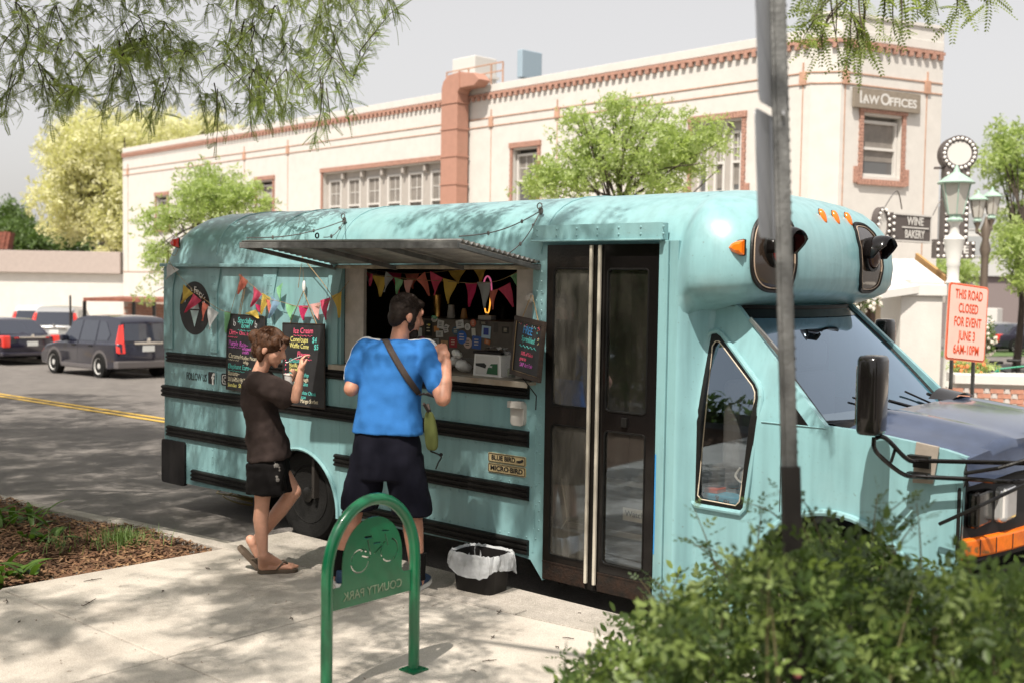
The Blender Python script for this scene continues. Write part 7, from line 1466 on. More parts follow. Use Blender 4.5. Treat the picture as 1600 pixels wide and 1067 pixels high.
    for sd in (-1, 1):
        if suv:
            b = MB(); b.add([(-hl-.008, sd*(hw-.05), .70), (-hl+.02, sd*(hw-.24), .70), (-hl+.07, sd*(hw-.22), bz+.06), (-hl+.20, sd*(hw-.27), H-.22), (-hl+.24, sd*(hw-.17), H-.24), (-hl+.15, sd*(hw-.03), bz+.02), (-hl+.05, sd*(hw+.004), .72)], [tuple(range(7))]); o = b.build('tail_light', 'redlens', t); md = o.modifiers.new('s', 'SOLIDIFY'); md.thickness = .04; md.offset = 0
        else:
            b = MB(); b.box((-hl-.015, min(sd*(hw-.02), sd*(hw-.24)), .55), (-hl+.30, max(sd*(hw-.0), sd*(hw-.24)), .92)); b.build('tail_light', 'redlens', t, bevel=.04, seg=3)
    b = MB(); b.box((-hl-.03, -.17, .74 if suv else .60), (-hl-.0, .17, .90 if suv else .74)); b.build('number_plate', 'plate_w', t)
    b = MB(); b.box((-hl-.035, -.42, .93 if suv else .84), (-hl+.02, .42, 1.0 if suv else .89)); b.lathe((-hl-.01, 0, 1.05 if suv else .91), (-1, 0, 0), [(.055, 0), (.055, .03)], 14); b.build('chrome_garnish', 'chrome', t, bevel=.01)
    b = MB(); b.box((.55, -hw-.16, bz), (.72, -hw+.05, bz+.16)); b.box((.55, hw-.05, bz), (.72, hw+.16, bz+.16)); b.build('door_mirror', paint, t, bevel=.04, seg=3)
    b = MB()
    for x in (-.03, -.97): 
        for sd in (-1, 1): b.box((x-.006, sd*(hw-.012)-.012, .36), (x+.006, sd*(hw-.012)+.012, bz)); b.box((x+.12, sd*(hw)-.02, bz-.12), (x+.30, sd*(hw)+.02, bz-.08))
    b.build('door_gaps', 'black', t)
    if not suv: b = MB(); b.box((-hl+.03, -.55, .965*bz+.05), (-hl+.09, .55, .965*bz+.08)); b.build('red_light_bar', 'redlens', t)
    t.location = loc; t.rotation_euler = (0, 0, yaw); return t
cr = at_g(157, 590); yawc = math.pi-R(1)
hl_, hw2 = 2.2, .88
def place(dx, dy, yaw, ref): c, s = math.cos(yaw), math.sin(yaw); return (ref.x-(dx*c-dy*s), ref.y-(dx*s+dy*c))
def drop(t):
    x, y = t.location.x, t.location.y; t.location.z = gz(x, y); dx, dy = .5, .5
    nx = (gz(x+dx, y)-gz(x-dx, y)); ny = (gz(x, y+dy)-gz(x, y-dy)); n = Vector((-nx, -ny, 1)).normalized(); q = Vector((0, 0, 1)).rotation_difference(n); t.rotation_euler = (q @ t.rotation_euler.to_quaternion()).to_euler()
rl_ = place(-4.4*.285, .86, yawc, cr)     # rear left wheel contact
suv = car('parked_car', 'dark blue compact sport utility car parked across the street beside the truck rear', 4.4, 1.78, 1.66, .9, 1.6, 'carpaint', True, (rl_[0], rl_[1], 0), yawc); drop(suv)
cr2 = at_g(52, 568); sed = car('parked_car', 'black saloon car parked ahead of the dark blue sport utility car at the left edge', 4.9, 1.84, 1.42, .9, 1.4, 'carpaint2', False, (0, 0, 0), yawc)
sed.location = (cr2.x-2.1+.3, cr2.y-.3, 0); drop(sed)
for i, (px, py, d, yw, lb, pt, sv) in enumerate([(62, 505, 46, R(178), 'white sport utility vehicle with red tail lamps parked by the low white building', 'carwhite', True), (103, 508, 44, R(172), 'silver van-like vehicle parked right of the other pale vehicle by the low white building', 'carsilver', True)]):
    p = at_d(px, py, d); c_ = car('parked_car', lb, 4.5, 1.8, 1.75, .9, 1.7, pt, sv, (p.x, p.y, 0), yw-R(30)); drop(c_)
for i, (px, d, yw, lb, pt, sv) in enumerate([(1563, 62, R(60), 'silver saloon in the far car park right of the orange sign', 'carsilver', False), (1603, 58, R(55), 'dark car at the right edge in the far car park', 'carpaint2', False), (1540, 66, R(65), 'pale sport utility vehicle partly behind the orange sign in the far car park', 'carwhite', True)]):
    p = at_d(px, 527, d); c_ = car('parked_car', lb, 4.6, 1.8, 1.45, .9, 1.4, pt, sv, (p.x, p.y, 0), yw); drop(c_)

# ================================================================== BUILDINGS AT THE LEFT AND FAR RIGHT
def facade(px0, px1, dep, rot=0):
    o = at_d(px0, 430, dep); u = Vector((RT.x, RT.y, 0)).normalized(); u = Matrix.Rotation(rot, 3, 'Z') @ u; return Fr((o.x, o.y, 0), u, (0, 0, 1))
fl_ = facade(-120, 260, 52, R(4)); a0, a1 = 0, fl_.hit(262, 430)[0]; lw = thing('low_white_building', 'long low white building with pinkish grey parapet band behind the parked cars', 'building', tuple(fl_.pt(a1/2, -1.3)))
zA, zB = fl_.hit(100, 393)[1], fl_.hit(100, 425)[1]
m = MB(); m.fbox(fl_, a0, a1, -1.6, zB-.06, -8, 0); m.build('wall', 'stucco', lw); m = MB(); m.fbox(fl_, a0-.1, fl_.hit(190, 430)[0], zB-.059, zA, -8, .25); m.build('parapet_band', mat('pinkish_grey_band', (.37, .31, .28), .8, var=.06), lw, bevel=.02)
M['rooftile'] = mat('red_brown_roof_tile', (.20, .07, .045), .8, var=.35, scale=3)
fr2 = facade(-160, 14, 66); rz = fr2.hit(0, 390)[1]; hz2 = fr2.hit(0, 362)[1]; ax1 = fr2.hit(15, 380)[0]
rh_ = thing('tiled_roof_house', 'red tiled roof of a house just showing at the left edge above the pinkish band', 'house', tuple(fr2.pt(ax1/2, -1.5)))
m = MB(); m.fbox(fr2, -2, ax1-.6, -1.5, rz, -6, 0); m.build('wall', 'stucco', rh_)
m = MB()
for r_ in range(9):
    z = rz+(hz2-rz)*r_/9; 
    for k in range(28):
        xx = ax1-k*.24-r_*.09
        m.fbox(fr2, xx-.22, xx-.01, z, z+.14+(.05 if k % 2 else 0), -r_*.25-.4, .25-r_*.25)
m.build('roof_tiles', 'rooftile', rh_, kind='stuff')
fb_ = facade(190, 262, 44, R(6)); lwb = thing('brick_wall', 'orange brick wall under the carport roof left of the truck', 'wall', tuple(fb_.pt(.8, -1.1))); x0_, x1_ = fb_.hit(193, 480)[0], fb_.hit(300, 480)[0]; z0_, z1_ = -1.5, fb_.hit(220, 472)[1]
m = MB(); m.fbox(fb_, x0_, x1_, z0_, z1_, -.3, -.02); m.build('mortar', mat('pale_mortar', (.42, .36, .31), .9), lwb)
m = MB(); nr = int((z1_-z0_)/.12)
for r_ in range(nr):
    for k in range(int((x1_-x0_)/.32)): xx = x0_+k*.32+(.16 if r_ % 2 else 0); m.fbox(fb_, xx+.01, xx+.31, z0_+r_*.12+.01, z0_+r_*.12+.11, -.02, 0)
m.build('bricks', 'brickred', lwb, kind='stuff')
cp_ = thing('carport', 'flat carport with a rusty brown fascia on thin posts beside the brick wall', 'carport', tuple(at_d(190, 500, 40))); fcp = facade(130, 240, 40, R(0)); b0_, b1_ = fcp.hit(130, 470)[0], fcp.hit(262, 470)[0]; zz4 = fcp.hit(130, 470)[1]
m = MB(); m.fbox(fcp, b0_, b1_, zz4-.02, zz4+.10, -4, 0); m.build('roof', 'rooftile', cp_)
for px in (131, 208, 240): a = fcp.hit(px, 480)[0]; m = MB(); m.fbox(fcp, a-.05, a+.05, -1.2, zz4-.021, -.12, -.02); m.build('post', 'black', cp_)
m = MB(); q = at_d(110, 500, 42); m.tube([(q.x, q.y, gz(q.x, q.y)), (q.x, q.y, at_d(110, 462, 42).z)], .04, 8); o = m.build('thin_pole', 'brownpost', None); tag(o, 'thin dark pole in front of the pale parked vehicles', 'pole')
# far right building
ff = facade(1470, 1800, 80, R(-8)); a0, a1 = 0, 22; fb2 = thing('far_building', 'large pale building with a ribbon window and purple grey brick base at the far right', 'building', tuple(ff.pt(8, -1.6)))
zt5, zw1, zw0, zb5, zb6 = ff.hit(1560, 322)[1], ff.hit(1560, 332)[1], ff.hit(1560, 402)[1], ff.hit(1560, 432)[1], ff.hit(1560, 490)[1]
m = MB(); m.fbox(ff, a0, a1, zb5, zt5, -10, 0); m.build('wall', mat('pale_panel_wall', (.43, .43, .42), .8), fb2); m = MB(); m.fbox(ff, a0, a1, -2, zb5-.01, -10, -.3); m.build('brick_base', mat('mauve_brick', (.19, .155, .15), .9, var=.15, scale=40, stretch=(1, 1, 4)), fb2)
for r_, (wz1, wz0) in enumerate(((zw1, ff.hit(1560, 360)[1]), (ff.hit(1560, 368)[1], zw0))):
    for k in range(10): x = 1.6+k*1.55; m = MB(); m.fbox(ff, x, x+1.4, wz0, wz1, .001, .05); w_ = m.build('window', 'winwhite', fb2); m = MB(); m.fbox(ff, x+.08, x+1.32, wz0+.08, wz1-.08, .051, .06); m.build('pane', mat('hazy_pane', (.30, .31, .31), .2) if 'hazy' not in M else M['hazy'], w_)
m = MB(); c = at_d(1549, 500, 70); m.box((c.x-.5, c.y-.5, -1.8), (c.x+.5, c.y+.5, at_d(1549, 482, 70).z)); o = m.build('utility_box', 'winwhite', None, bevel=.03); tag(o, 'square white utility cabinet in the far car park beside the orange sign', 'cabinet')
quad('far_lawn', [(1470, 556), (1700, 556), (1700, 545), (1470, 548)], 'grass', .03)
# low brick planter wall with white coping, individually built bricks
fp_ = facade(1484, 1720, 17.2, R(-9)); x0_, x1_ = fp_.hit(1496, 600)[0], fp_.hit(1760, 600)[0]; zc0, zc1 = fp_.hit(1540, 600)[1], fp_.hit(1540, 585)[1]; zb7 = gz(*fp_.pt(1, 0).xy)-.05
pw_ = thing('planter_wall', 'low wall of pale orange bricks with a white coping behind the hood', 'wall', tuple(fp_.pt(1, zb7)))
m = MB(); m.fbox(fp_, x0_, x1_, zb7, zc0, -.5, -.015); m.build('mortar', mat('white_mortar', (.46, .42, .38), .9), pw_); m = MB(); m.fbox(fp_, x0_-.05, x1_, zc0+.001, zc1, -.55, .05); m.build('coping', 'stucco', pw_, bevel=.01)
M['palebrick'] = mat('pale_orange_brick', (.40, .19, .13), .85, var=.15, scale=12); M['whitebrick'] = mat('white_header_brick', (.46, .42, .39), .85)
pb1 = MB(); bh = .075; nr = int((zc0-zb7)/bh)
proto = {}
for r_ in range(nr):
    x = x0_+(.0 if r_ % 2 else -.11)
    k = 0
    while x < x1_:
        wd_ = .07 if k % 2 else .20; key = k % 2
        xa, xb = max(x, x0_), min(x+wd_, x1_)
        if xb-xa > .03 and r_ > 2:
            if key not in proto and xb-xa == wd_:
                b = MB(); b.fbox(Fr(fp_.pt(x, zb7+r_*bh), fp_.u, fp_.v, fp_.w), .004, wd_-.004, .004, bh-.004, -.015, .004); proto[key] = (b.build('brick', 'whitebrick' if key else 'palebrick', pw_, fix=False), fp_.pt(x, zb7+r_*bh))
            elif key in proto: c = proto[key][0].copy(); COL.objects.link(c); c.parent = pw_; c.location = fp_.pt(x, zb7+r_*bh)-proto[key][1]
        x += wd_+.012; k += 1
# bicycles at the far rack
def bicycle(label, px, d, s, yaw, colr):
    o_ = at_g(px, 612); o_ = at_d(px, 600, d); z = at_d(px, 590, d).z; t = thing('bicycle', label, 'bicycle', (0, 0, 0), 'bicycles behind the planter wall')
    for x in (-.52, .52): m = MB(); m.tube([Vector((x+.33*math.cos(a), 0, .34+.33*math.sin(a))) for a in np.linspace(0, 6.2832, 25)[:-1]], .016, 6, closed=True, cap=False); w_ = m.build('wheel', 'tyre', t, smooth=True); m = MB(); [m.bar((x, 0, .34), (x+.32*math.cos(a), 0, .34+.32*math.sin(a)), .004) for a in np.linspace(0, 6, 10)]; m.build('spokes', 'chrome', w_)
    m = MB(); [m.tube([p, q], .016, 6) for p, q in (((-.52, 0, .34), (-.12, 0, .30)), ((-.12, 0, .30), (-.25, 0, .82)), ((-.52, 0, .34), (-.22, 0, .72)), ((-.22, 0, .72), (.36, 0, .80)), ((-.12, 0, .30), (.38, 0, .70)), ((.52, 0, .34), (.34, 0, .95)))]; m.build('frame', colr, t); m = MB(); m.box((-.38, -.06, .82), (-.14, .06, .87)); m.build('saddle', 'black', t, bevel=.02); m = MB(); m.tube([(.28, -.28, 1.0), (.34, -.1, .97), (.34, .1, .97), (.28, .28, 1.0)], .012, 6); m.build('handlebar', 'black', t)
    t.location = (o_.x, o_.y, z-.34*s-.2); t.rotation_euler = (0, 0, yaw); t.scale = (s, s, s)
M['bikegreen'] = mat('green_bike_paint', (.02, .28, .16), .4)
bicycle('green bicycle standing behind the planter wall with its wheel showing above the flowers', 1578, 18.6, .9, R(35), 'bikegreen'); bicycle('dark bicycle at the right edge behind the planter wall', 1608, 18.9, .95, R(20), 'black')

# ================================================================== PLANTS
LM = {}
LM['near'] = leafmat('rose_leaf', (.022, .046, .008), (.065, .105, .020), .28); LM['near2'] = leafmat('young_rose_leaf', (.13, .19, .045), (.24, .30, .10), .4)
LM['locust'] = leafmat('locust_leaf', (.12, .15, .04), (.22, .26, .075), .5); LM['green'] = leafmat('bright_leaf', (.27, .34, .12), (.40, .46, .20), .45); LM['gold'] = leafmat('golden_leaf', (.50, .48, .29), (.62, .60, .40), .35)
LM['dark'] = leafmat('shrub_leaf', (.05, .09, .02), (.11, .17, .04), .3); LM['hosta'] = leafmat('broad_leaf', (.035, .08, .010), (.09, .16, .025), .3); LM['grassblade'] = leafmat('grass_blade', (.09, .15, .04), (.17, .25, .08), .35)
M['bark'] = mat('grey_brown_bark', (.06, .045, .035), .9, var=.35, scale=14, bump=.6, bscale=40, stretch=(1, 1, .3)); M['twig'] = mat('dark_twig', (.045, .030, .020), .85, var=.3)
M['stem'] = mat('rose_stem', (.09, .08, .035), .7, var=.3)
def randrot(n):
    q = rng.normal(size=(n, 4)); q /= np.linalg.norm(q, axis=1)[:, None]; w_, x, y, z = q.T
    return np.stack([np.stack([1-2*(y*y+z*z), 2*(x*y-z*w_), 2*(x*z+y*w_)], 1), np.stack([2*(x*y+z*w_), 1-2*(x*x+z*z), 2*(y*z-x*w_)], 1), np.stack([2*(x*z-y*w_), 2*(y*z+x*w_), 1-2*(x*x+y*y)], 1)], 1)
def inst(T, Fq, pos, Rm, sc):
    T = np.array(T, float); Fq = np.array(Fq); k = len(T); n = len(pos); V = np.einsum('nij,kj->nki', Rm, T)*np.asarray(sc)[:, None, None]+pos[:, None, :]
    return V.reshape(-1, 3), (Fq[None]+(np.arange(n)*k)[:, None, None]).reshape(-1, Fq.shape[1])
LEAFQ = ([(0, 0, 0), (.5, .22, .06), (1, 0, -.05), (.5, -.22, .06)], [(0, 1, 2, 3)])
SPRIG = ([], [])
for i_ in range(6):
    a = -1.2+i_*.5; c_ = Vector((.15*i_, 0, 0)); d_ = Vector((math.cos(a), math.sin(a)*(1 if i_ % 2 else -1), .2*math.sin(i_*2))); s_ = Vector((-d_.y, d_.x, .3)).normalized(); k = len(SPRIG[0]); SPRIG[0].extend([tuple(c_), tuple(c_+d_*.28+s_*.11), tuple(c_+d_*.6), tuple(c_+d_*.28-s_*.11)]); SPRIG[1].append((k, k+1, k+2, k+3))
def tree(name, label, base, blobs, leaf, n, size, m_, trunk_r=.18, trunk=True, group=None, limbs=6, top=None):
    """blobs: (centre, radii, weight); leaves clumped in each volume"""
    base = Vector(base); t = thing(name, label, 'tree', tuple(base), group); cl = []
    for c, r, wgt in blobs:
        k = int(n*wgt); nc = max(4, k//26); u = rng.normal(size=(nc, 3)); u /= np.linalg.norm(u, axis=1)[:, None]; cc = u*(rng.random(nc)**.42)[:, None]*np.array(r)+np.array(c)
        idx = rng.integers(0, nc, k); cl.append(cc[idx]+rng.normal(size=(k, 3))*np.array(r)*.10+rng.normal(size=(k, 3))*size*.8)
    P = np.vstack(cl); V, Fq = inst(*SPRIG, P, randrot(len(P)), size*rng.uniform(.7, 1.35, len(P))); npmesh('crown', V, Fq, m_, t)
    if trunk:
        tp = Vector(np.mean([np.array(c) for c, r, w_ in blobs], axis=0)); b = MB(); b.tube(smoothpath([base, base.lerp(tp, .4)+Vector((.1, .05, 0)), tp], 5), [trunk_r*(1-.06*i) for i in range(11)], 10); b.build('trunk', 'bark', t, smooth=True)
        b = MB()
        for c, r, w_ in blobs:
            for k in range(limbs):
                e = Vector(c)+Vector(rng.uniform(-.8, .8, 3)*np.array(r)); s_ = base.lerp(tp, rng.uniform(.45, .95)); b.tube(smoothpath([s_, s_.lerp(e, .5)+Zv*.25*abs(r[2])*.5, e], 4), [trunk_r*.35*(1-.1*i) for i in range(9)], 5)
        b.build('limbs', 'bark', t, smooth=True)
    return t
def blob(px, py, d, rx, rz, w_, rd=None): s = d/FPX; c = at_d(px, py, d); return (tuple(c), (rx*s, (rd or rx)*s, rz*s), w_)
g = at_g(150, 520); 
tree('golden_tree', 'large pale golden green tree rising behind the low white building at the left', Vector((at_d(170, 480, 56).x, at_d(170, 480, 56).y, -1.5)), [blob(150, 250, 56, 80, 62, .34), blob(230, 215, 58, 120, 38, .22), blob(110, 320, 56, 60, 55, .16), blob(185, 340, 55, 50, 75, .18), blob(320, 212, 59, 62, 30, .08), blob(185, 420, 54, 38, 30, .05)], 0, 11000, .34, LM['gold'], .35)
tree('leafy_shrub_row', 'soft green far trees above the pinkish roof band at the left', Vector((at_d(60, 480, 72).x, at_d(60, 480, 72).y, -1.5)), [blob(40, 372, 72, 60, 22, .4), blob(110, 378, 72, 60, 22, .35), blob(20, 350, 75, 30, 25, .25)], 0, 2600, .45, LM['dark'], .2, trunk=False)
b1 = at_d(330, 500, 30); tree('street_tree', 'young bright green street tree in front of the left end of the cream building', Vector((b1.x, b1.y, gz(b1.x, b1.y))), [blob(335, 300, 30, 62, 32, .34), blob(300, 325, 30, 60, 30, .24), blob(385, 320, 30, 40, 28, .16), blob(235, 345, 30, 35, 22, .08), blob(245, 420, 30, 26, 50, .12), blob(310, 280, 30, 26, 18, .06)], 0, 3000, .16, LM['green'], .08, group='young street trees before the cream building')
b1 = at_d(985, 500, 22); tree('street_tree', 'fuller bright green street tree in front of the middle of the cream building', Vector((b1.x, b1.y, gz(b1.x, b1.y))), [blob(985, 235, 22, 95, 55, .38), blob(1080, 225, 22, 65, 45, .20), blob(900, 250, 22, 55, 60, .16), blob(865, 290, 22, 52, 26, .10), blob(985, 175, 22, 60, 22, .06), blob(910, 185, 22, 26, 24, .03), blob(1010, 300, 22, 70, 26, .07)], 0, 5600, .125, LM['green'], .09, group='young street trees before the cream building')
b1 = at_d(1590, 500, 40); tree('street_tree', 'loose pale green tree at the right edge behind the twin lantern post', Vector((b1.x, b1.y, gz(b1.x, b1.y))), [blob(1595, 255, 40, 62, 45, .4), blob(1620, 340, 40, 60, 40, .22), blob(1590, 385, 38, 45, 26, .16), blob(1610, 440, 38, 40, 18, .10), blob(1575, 210, 40, 22, 20, .05)], 0, 3000, .26, LM['green'], .15)
b1 = at_d(1500, 520, 60); tree('leafy_shrub', 'small rounded tree below the blade sign behind the lamp post', Vector((b1.x, b1.y, -1.5)), [blob(1490, 428, 60, 42, 22, 1)], 0, 900, .30, LM['green'], .1)
def shrub(name, label, c, r, n, size, m_, cat='shrub', fl=None, kind=None):
    u = rng.normal(size=(n, 3)); u /= np.linalg.norm(u, axis=1)[:, None]; P = u*(rng.random(n)**.4)[:, None]*np.array(r)+np.array(c); V, Fq = inst(*SPRIG, P, randrot(n), size*rng.uniform(.7, 1.3, n)); t = thing(name, label, cat, (c[0], c[1], c[2]-r[2])); npmesh('leaves', V, Fq, m_, t)
    b = MB(); [b.tube([(c[0], c[1], c[2]-r[2]), tuple(P[i])], .006*max(1, r[0]), 4) for i in range(6)]; b.build('stems', 'stem', t)
    if fl:
        b = MB(); [b.ell(tuple(P[i]), size*.35, n=6, m=4) for i in range(0, n, max(1, n//fl[1]))]; b.build('blossoms', fl[0], t, smooth=True, kind='stuff', fix=False)
    return t
M['petal_w'] = mat('white_petal', (.65, .60, .52), .7); M['petal_o'] = mat('orange_petal', (.70, .22, .08), .7)
c = at_d(1346, 468, 17); shrub('flower_basket', 'basket of white and coral flowers above the windscreen by the shop door', tuple(c), (.30, .30, .22), 130, .10, LM['dark'], 'flowers', ('petal_w', 60))
c = at_d(1541, 527, 20); shrub('flower_basket', 'hanging flowers with an orange bloom at the right edge of the road closed sign', tuple(c), (.18, .18, .38), 140, .09, LM['dark'], 'flowers', ('petal_w', 40))
for px, lb in ((1505, 'planting of yellow green leaves behind the brick planter left of the sign post'), (1533, 'arching green leaves with coral flowers behind the brick planter right of the sign post')): c = at_d(px, 574, 17.6); shrub('planter_flowers', lb, tuple(c), (.22, .2, .15), 120, .09, LM['green'], 'flowers', ('petal_o', 14))

# honey locust fronds -------------------------------------------------
FT_, FQ_ = [], []
nl = 11
for i in range(nl):
    x = .10+.86*i/nl; ln = .14*(1-abs(i/nl-.45)*.9)
    for sd in (-1, 1):
        k = len(FT_); zz_ = -.18*x*x; FT_ += [(x, 0, zz_), (x+.052, sd*ln*.45, zz_+.012), (x+.045, sd*ln, zz_-.012), (x-.012, sd*ln*.5, zz_+.0)]; FQ_.append((k, k+1, k+2, k+3))
k = len(FT_); FT_ += [(0, -.004, 0), (.5, -.003, -.045), (.5, .003, -.045), (0, .004, 0)]; FQ_.append((k, k+1, k+2, k+3)); k = len(FT_); FT_ += [(.5, -.003, -.045), (1, -.001, -.18), (1, .001, -.18), (.5, .003, -.045)]; FQ_.append((k, k+1, k+2, k+3))
def frames_from(dirs, n=None):
    """rotation matrices whose x axis is dirs, droop toward -z"""
    d = dirs/np.linalg.norm(dirs, axis=1)[:, None]; up = np.tile([0, 0, 1.], (len(d), 1))+rng.normal(size=d.shape)*.35; y = np.cross(up, d); y /= np.linalg.norm(y, axis=1)[:, None]; z = np.cross(d, y); return np.stack([d, y, z], 2)
CT_, CQ_ = [], []
for i in range(5):
    for sd in (-1, 1): k = len(CT_); x = .12+.18*i; CT_ += [(x, 0, -.15*x*x), (x+.09, sd*.075, 0), (x+.13, sd*.19, -.03-.1*x), (x+.01, sd*.10, 0)]; CQ_.append((k, k+1, k+2, k+3))
def locust(label, base, hubs, twigs, trunk_r=.16, fr_len=(.10, .18), fpt=38, dens=.62, nfine=0, group='honey locust trees along the kerb', seedpos=None):
    """hubs: limb ends; twigs: (start, end) list of hanging shoots that carry fronds"""
    t = thing('honey_locust_tree', label, 'tree', tuple(base), group); base = Vector(base); b = MB(); topc = base+Zv*2.6
    b.tube(smoothpath([base, base+Vector((.05, .03, 1.3)), topc], 5), [trunk_r*(1-.03*i) for i in range(11)], 12); b.build('trunk', 'bark', t, smooth=True); b = MB()
    for h in hubs: b.tube(smoothpath([topc-Zv*.2, topc.lerp(Vector(h), .5)+Zv*.5, h], 5), [trunk_r*.5*(1-.08*i) for i in range(11)], 7)
    b.build('limbs', 'bark', t, smooth=True)
    pos, dr = [], []; tv, tf = [], []
    nvis = nfine; cpos, cdr = [], []
    for ti, (s_, e_) in enumerate(twigs):
        s_, e_ = np.array(s_), np.array(e_); L_ = np.linalg.norm(e_-s_); dd = (e_-s_)/L_; mid = (s_+e_)/2+rng.normal(size=3)*L_*.10+np.array([0, 0, L_*.12]); ts = np.linspace(0, 1, 7)[:, None]; pts = (1-ts)**2*s_+2*ts*(1-ts)*mid+ts**2*e_
        k = len(tv)
        for i, p in enumerate(pts):
            r_ = .0055*(1-.11*i)*(1+L_*.5); tv += [p+[r_, 0, 0], p+[-r_*.5, r_*.87, 0], p+[-r_*.5, -r_*.87, 0]]
            if i: a = k+3*(i-1); tf += [(a, a+1, a+4, a+3), (a+1, a+2, a+5, a+4), (a+2, a, a+3, a+5)]
        fine = ti < nvis; n = max(3, int((fpt if fine else fpt*dens)*L_)); tt = rng.random(n)**.75; pp = (1-tt)[:, None]**2*s_+2*(tt*(1-tt))[:, None]*mid+(tt**2)[:, None]*e_; (pos if fine else cpos).append(pp)
        out = rng.normal(size=(n, 3)); out[:, 2] -= .25; out = out/np.linalg.norm(out, axis=1)[:, None]+dd*.8; (dr if fine else cdr).append(out)
    npmesh('twigs', tv, tf, 'twig', t, 'stuff'); 
    if pos: pos = np.vstack(pos); dr = np.vstack(dr); V, Fq = inst(FT_, FQ_, pos, frames_from(dr), rng.uniform(*fr_len, len(pos))); npmesh('fronds', V, Fq, LM['locust'], t)
    if cpos: pos = np.vstack(cpos); dr = np.vstack(cdr); V, Fq = inst(CT_, CQ_, pos, frames_from(dr), rng.uniform(.24, .42, len(pos))); npmesh('crown', V, Fq, LM['locust'], t)
    return t
def inpoly_depth(env, px): return np.interp(px, [e[0] for e in env], [e[1] for e in env])
# the lowest boughs of the left tree hang into view; the crown goes on above the frame
tw = []
env = [(-60, 190), (0, 185), (40, 190), (70, 150), (75, 195), (130, 150), (160, 190), (200, 160), (230, 205), (300, 150), (330, 215), (380, 205), (430, 190), (480, 170), (505, 215), (530, 200), (560, 120), (610, 30), (640, 5)]
rr = np.random.default_rng(3)
cent = [(rr.uniform(-60, 585), rr.uniform(-160, 180), rr.uniform(8.2, 10.6)) for _ in range(230)]
for cx, cy, d in cent:
    if cy > inpoly_depth(env, cx)-12: continue
    for k in range(3):
        ex, ey = cx+rr.uniform(-45, 60), cy+rr.uniform(8, 62)
        if ey > inpoly_depth(env, ex): ey = inpoly_depth(env, ex)-rr.uniform(0, 15)
        tw.append((tuple(at_d(cx, cy, d)), tuple(at_d(ex, ey, d+rr.uniform(-.3, .3)))))
for q in ((500, 120, 503, 218, 8.6), (520, 110, 545, 190, 8.8), (335, 130, 345, 225, 9), (390, 120, 395, 215, 9), (60, 100, 80, 195, 9), (425, 110, 440, 205, 8.8), (180, 100, 165, 195, 9), (250, 120, 240, 210, 9), (590, -30, 618, 35, 8.5), (20, 110, 10, 190, 9)):
    for k in range(3): tw.append((tuple(at_d(q[0]+k*5, q[1]+k*9, q[4])), tuple(at_d(q[2]+rr.uniform(-14, 14), q[3]-k*13, q[4]+rr.uniform(-.2, .2)))))
nv1 = len(tw)
def fill(center, rad, n, L_=.5, rg=rr, cs=24):
    out = []; cc_ = []
    for _ in range(max(2, n//cs)): u = rg.normal(size=3); u /= np.linalg.norm(u); cc_.append(np.array(center)+u*rg.random()**.4*np.array(rad))
    tries = 0
    while len(out) < n and tries < n*30:
        tries += 1; s_ = cc_[rg.integers(0, len(cc_))]+rg.normal(size=3)*np.array([.30, .30, .2])
        e_ = s_+np.array([rg.normal()*.5, rg.normal()*.5, -rg.random()*.5])*L_
        px, py, z = proj(Vector(e_)); px2, py2, z2 = proj(Vector(s_))
        if (z > 0.3 and -30 < px < 1640 and -25 < py < 1100) or (z2 > .3 and -30 < px2 < 1640 and -25 < py2 < 1100): continue
        out.append((tuple(s_), tuple(e_)))
    return out
# crown of the left tree over the road and the rear of the truck
tw += fill((-8.0, -2.6, 6.4), (5.6, 3.8, 1.7), 1700, .5, rr, 9); tw += fill((-3.2, -3.6, 5.6), (2.4, 1.9, 1.1), 230, .5, rr, 12)
locust('honey locust tree whose lowest boughs hang into the top left of the view', (-6.3, -3.4, .05), [(-6.5, -2.2, 6), (-4, -2.6, 5.2), (-8.5, -3, 6.2)], tw, nfine=nv1)
tw2 = fill((-15.5, -1.8, 6.6), (4.6, 4.4, 1.7), 800, .5, rr, 9)
locust('honey locust tree further along the kerb beyond the left edge', (-15, -3.6, -.1), [(-15, -2, 6.5), (-13, -1, 6.3), (-17.5, -2, 6.3)], tw2)
# the tree at the right: fronds hanging over the truck cab, crown above the camera
tw3 = []
for q in ((1275, -50, 1285, 60, 4.9), (1300, -40, 1310, 85, 4.9), (1330, -40, 1335, 80, 5.0), (1345, -30, 1352, 70, 5.0), (1290, 0, 1262, 60, 4.9), (1370, -40, 1385, 30, 5.1), (1415, -50, 1432, 30, 5.1), (1440, -60, 1462, 25, 5.1), (1400, -20, 1405, 55, 5.1), (1495, -60, 1502, 25, 5.2), (1520, -50, 1545, 10, 5.2), (1318, 0, 1290, 80, 4.95), (1325, 20, 1340, 95, 4.95), (1262, -60, 1258, 10, 4.9)):
    for k in range(2): tw3.append((tuple(at_d(q[0]+6*k, q[1], q[4])), tuple(at_d(q[2]+rr.uniform(-8, 8), q[3]-k*18, q[4]+rr.uniform(-.1, .1)))))
nv3 = len(tw3); tw3 += fill((3.3, -4.4, 5.0), (2.6, 1.6, .9), 75); tw3 += fill((.9, -5.0, 6.0), (2.6, 1.8, .9), 85); tw3 += fill((4.8, -2.0, 5.0), (1.8, 1.3, .8), 60); tw3 += fill((2.0, -2.9, 6.3), (2.8, 1.2, .8), 90); tw3 += fill((-1.2, -6.0, 6.4), (2.8, 1.8, .9), 80)
locust('honey locust tree whose fern like fronds hang at the top right over the cab', (5.9, -1.9, .1), [(4.2, -2.6, 5), (3.0, -4.0, 5.0), (1, -4.8, 5.8), ], tw3, .13, (.15, .21), 26, .9, nv3)

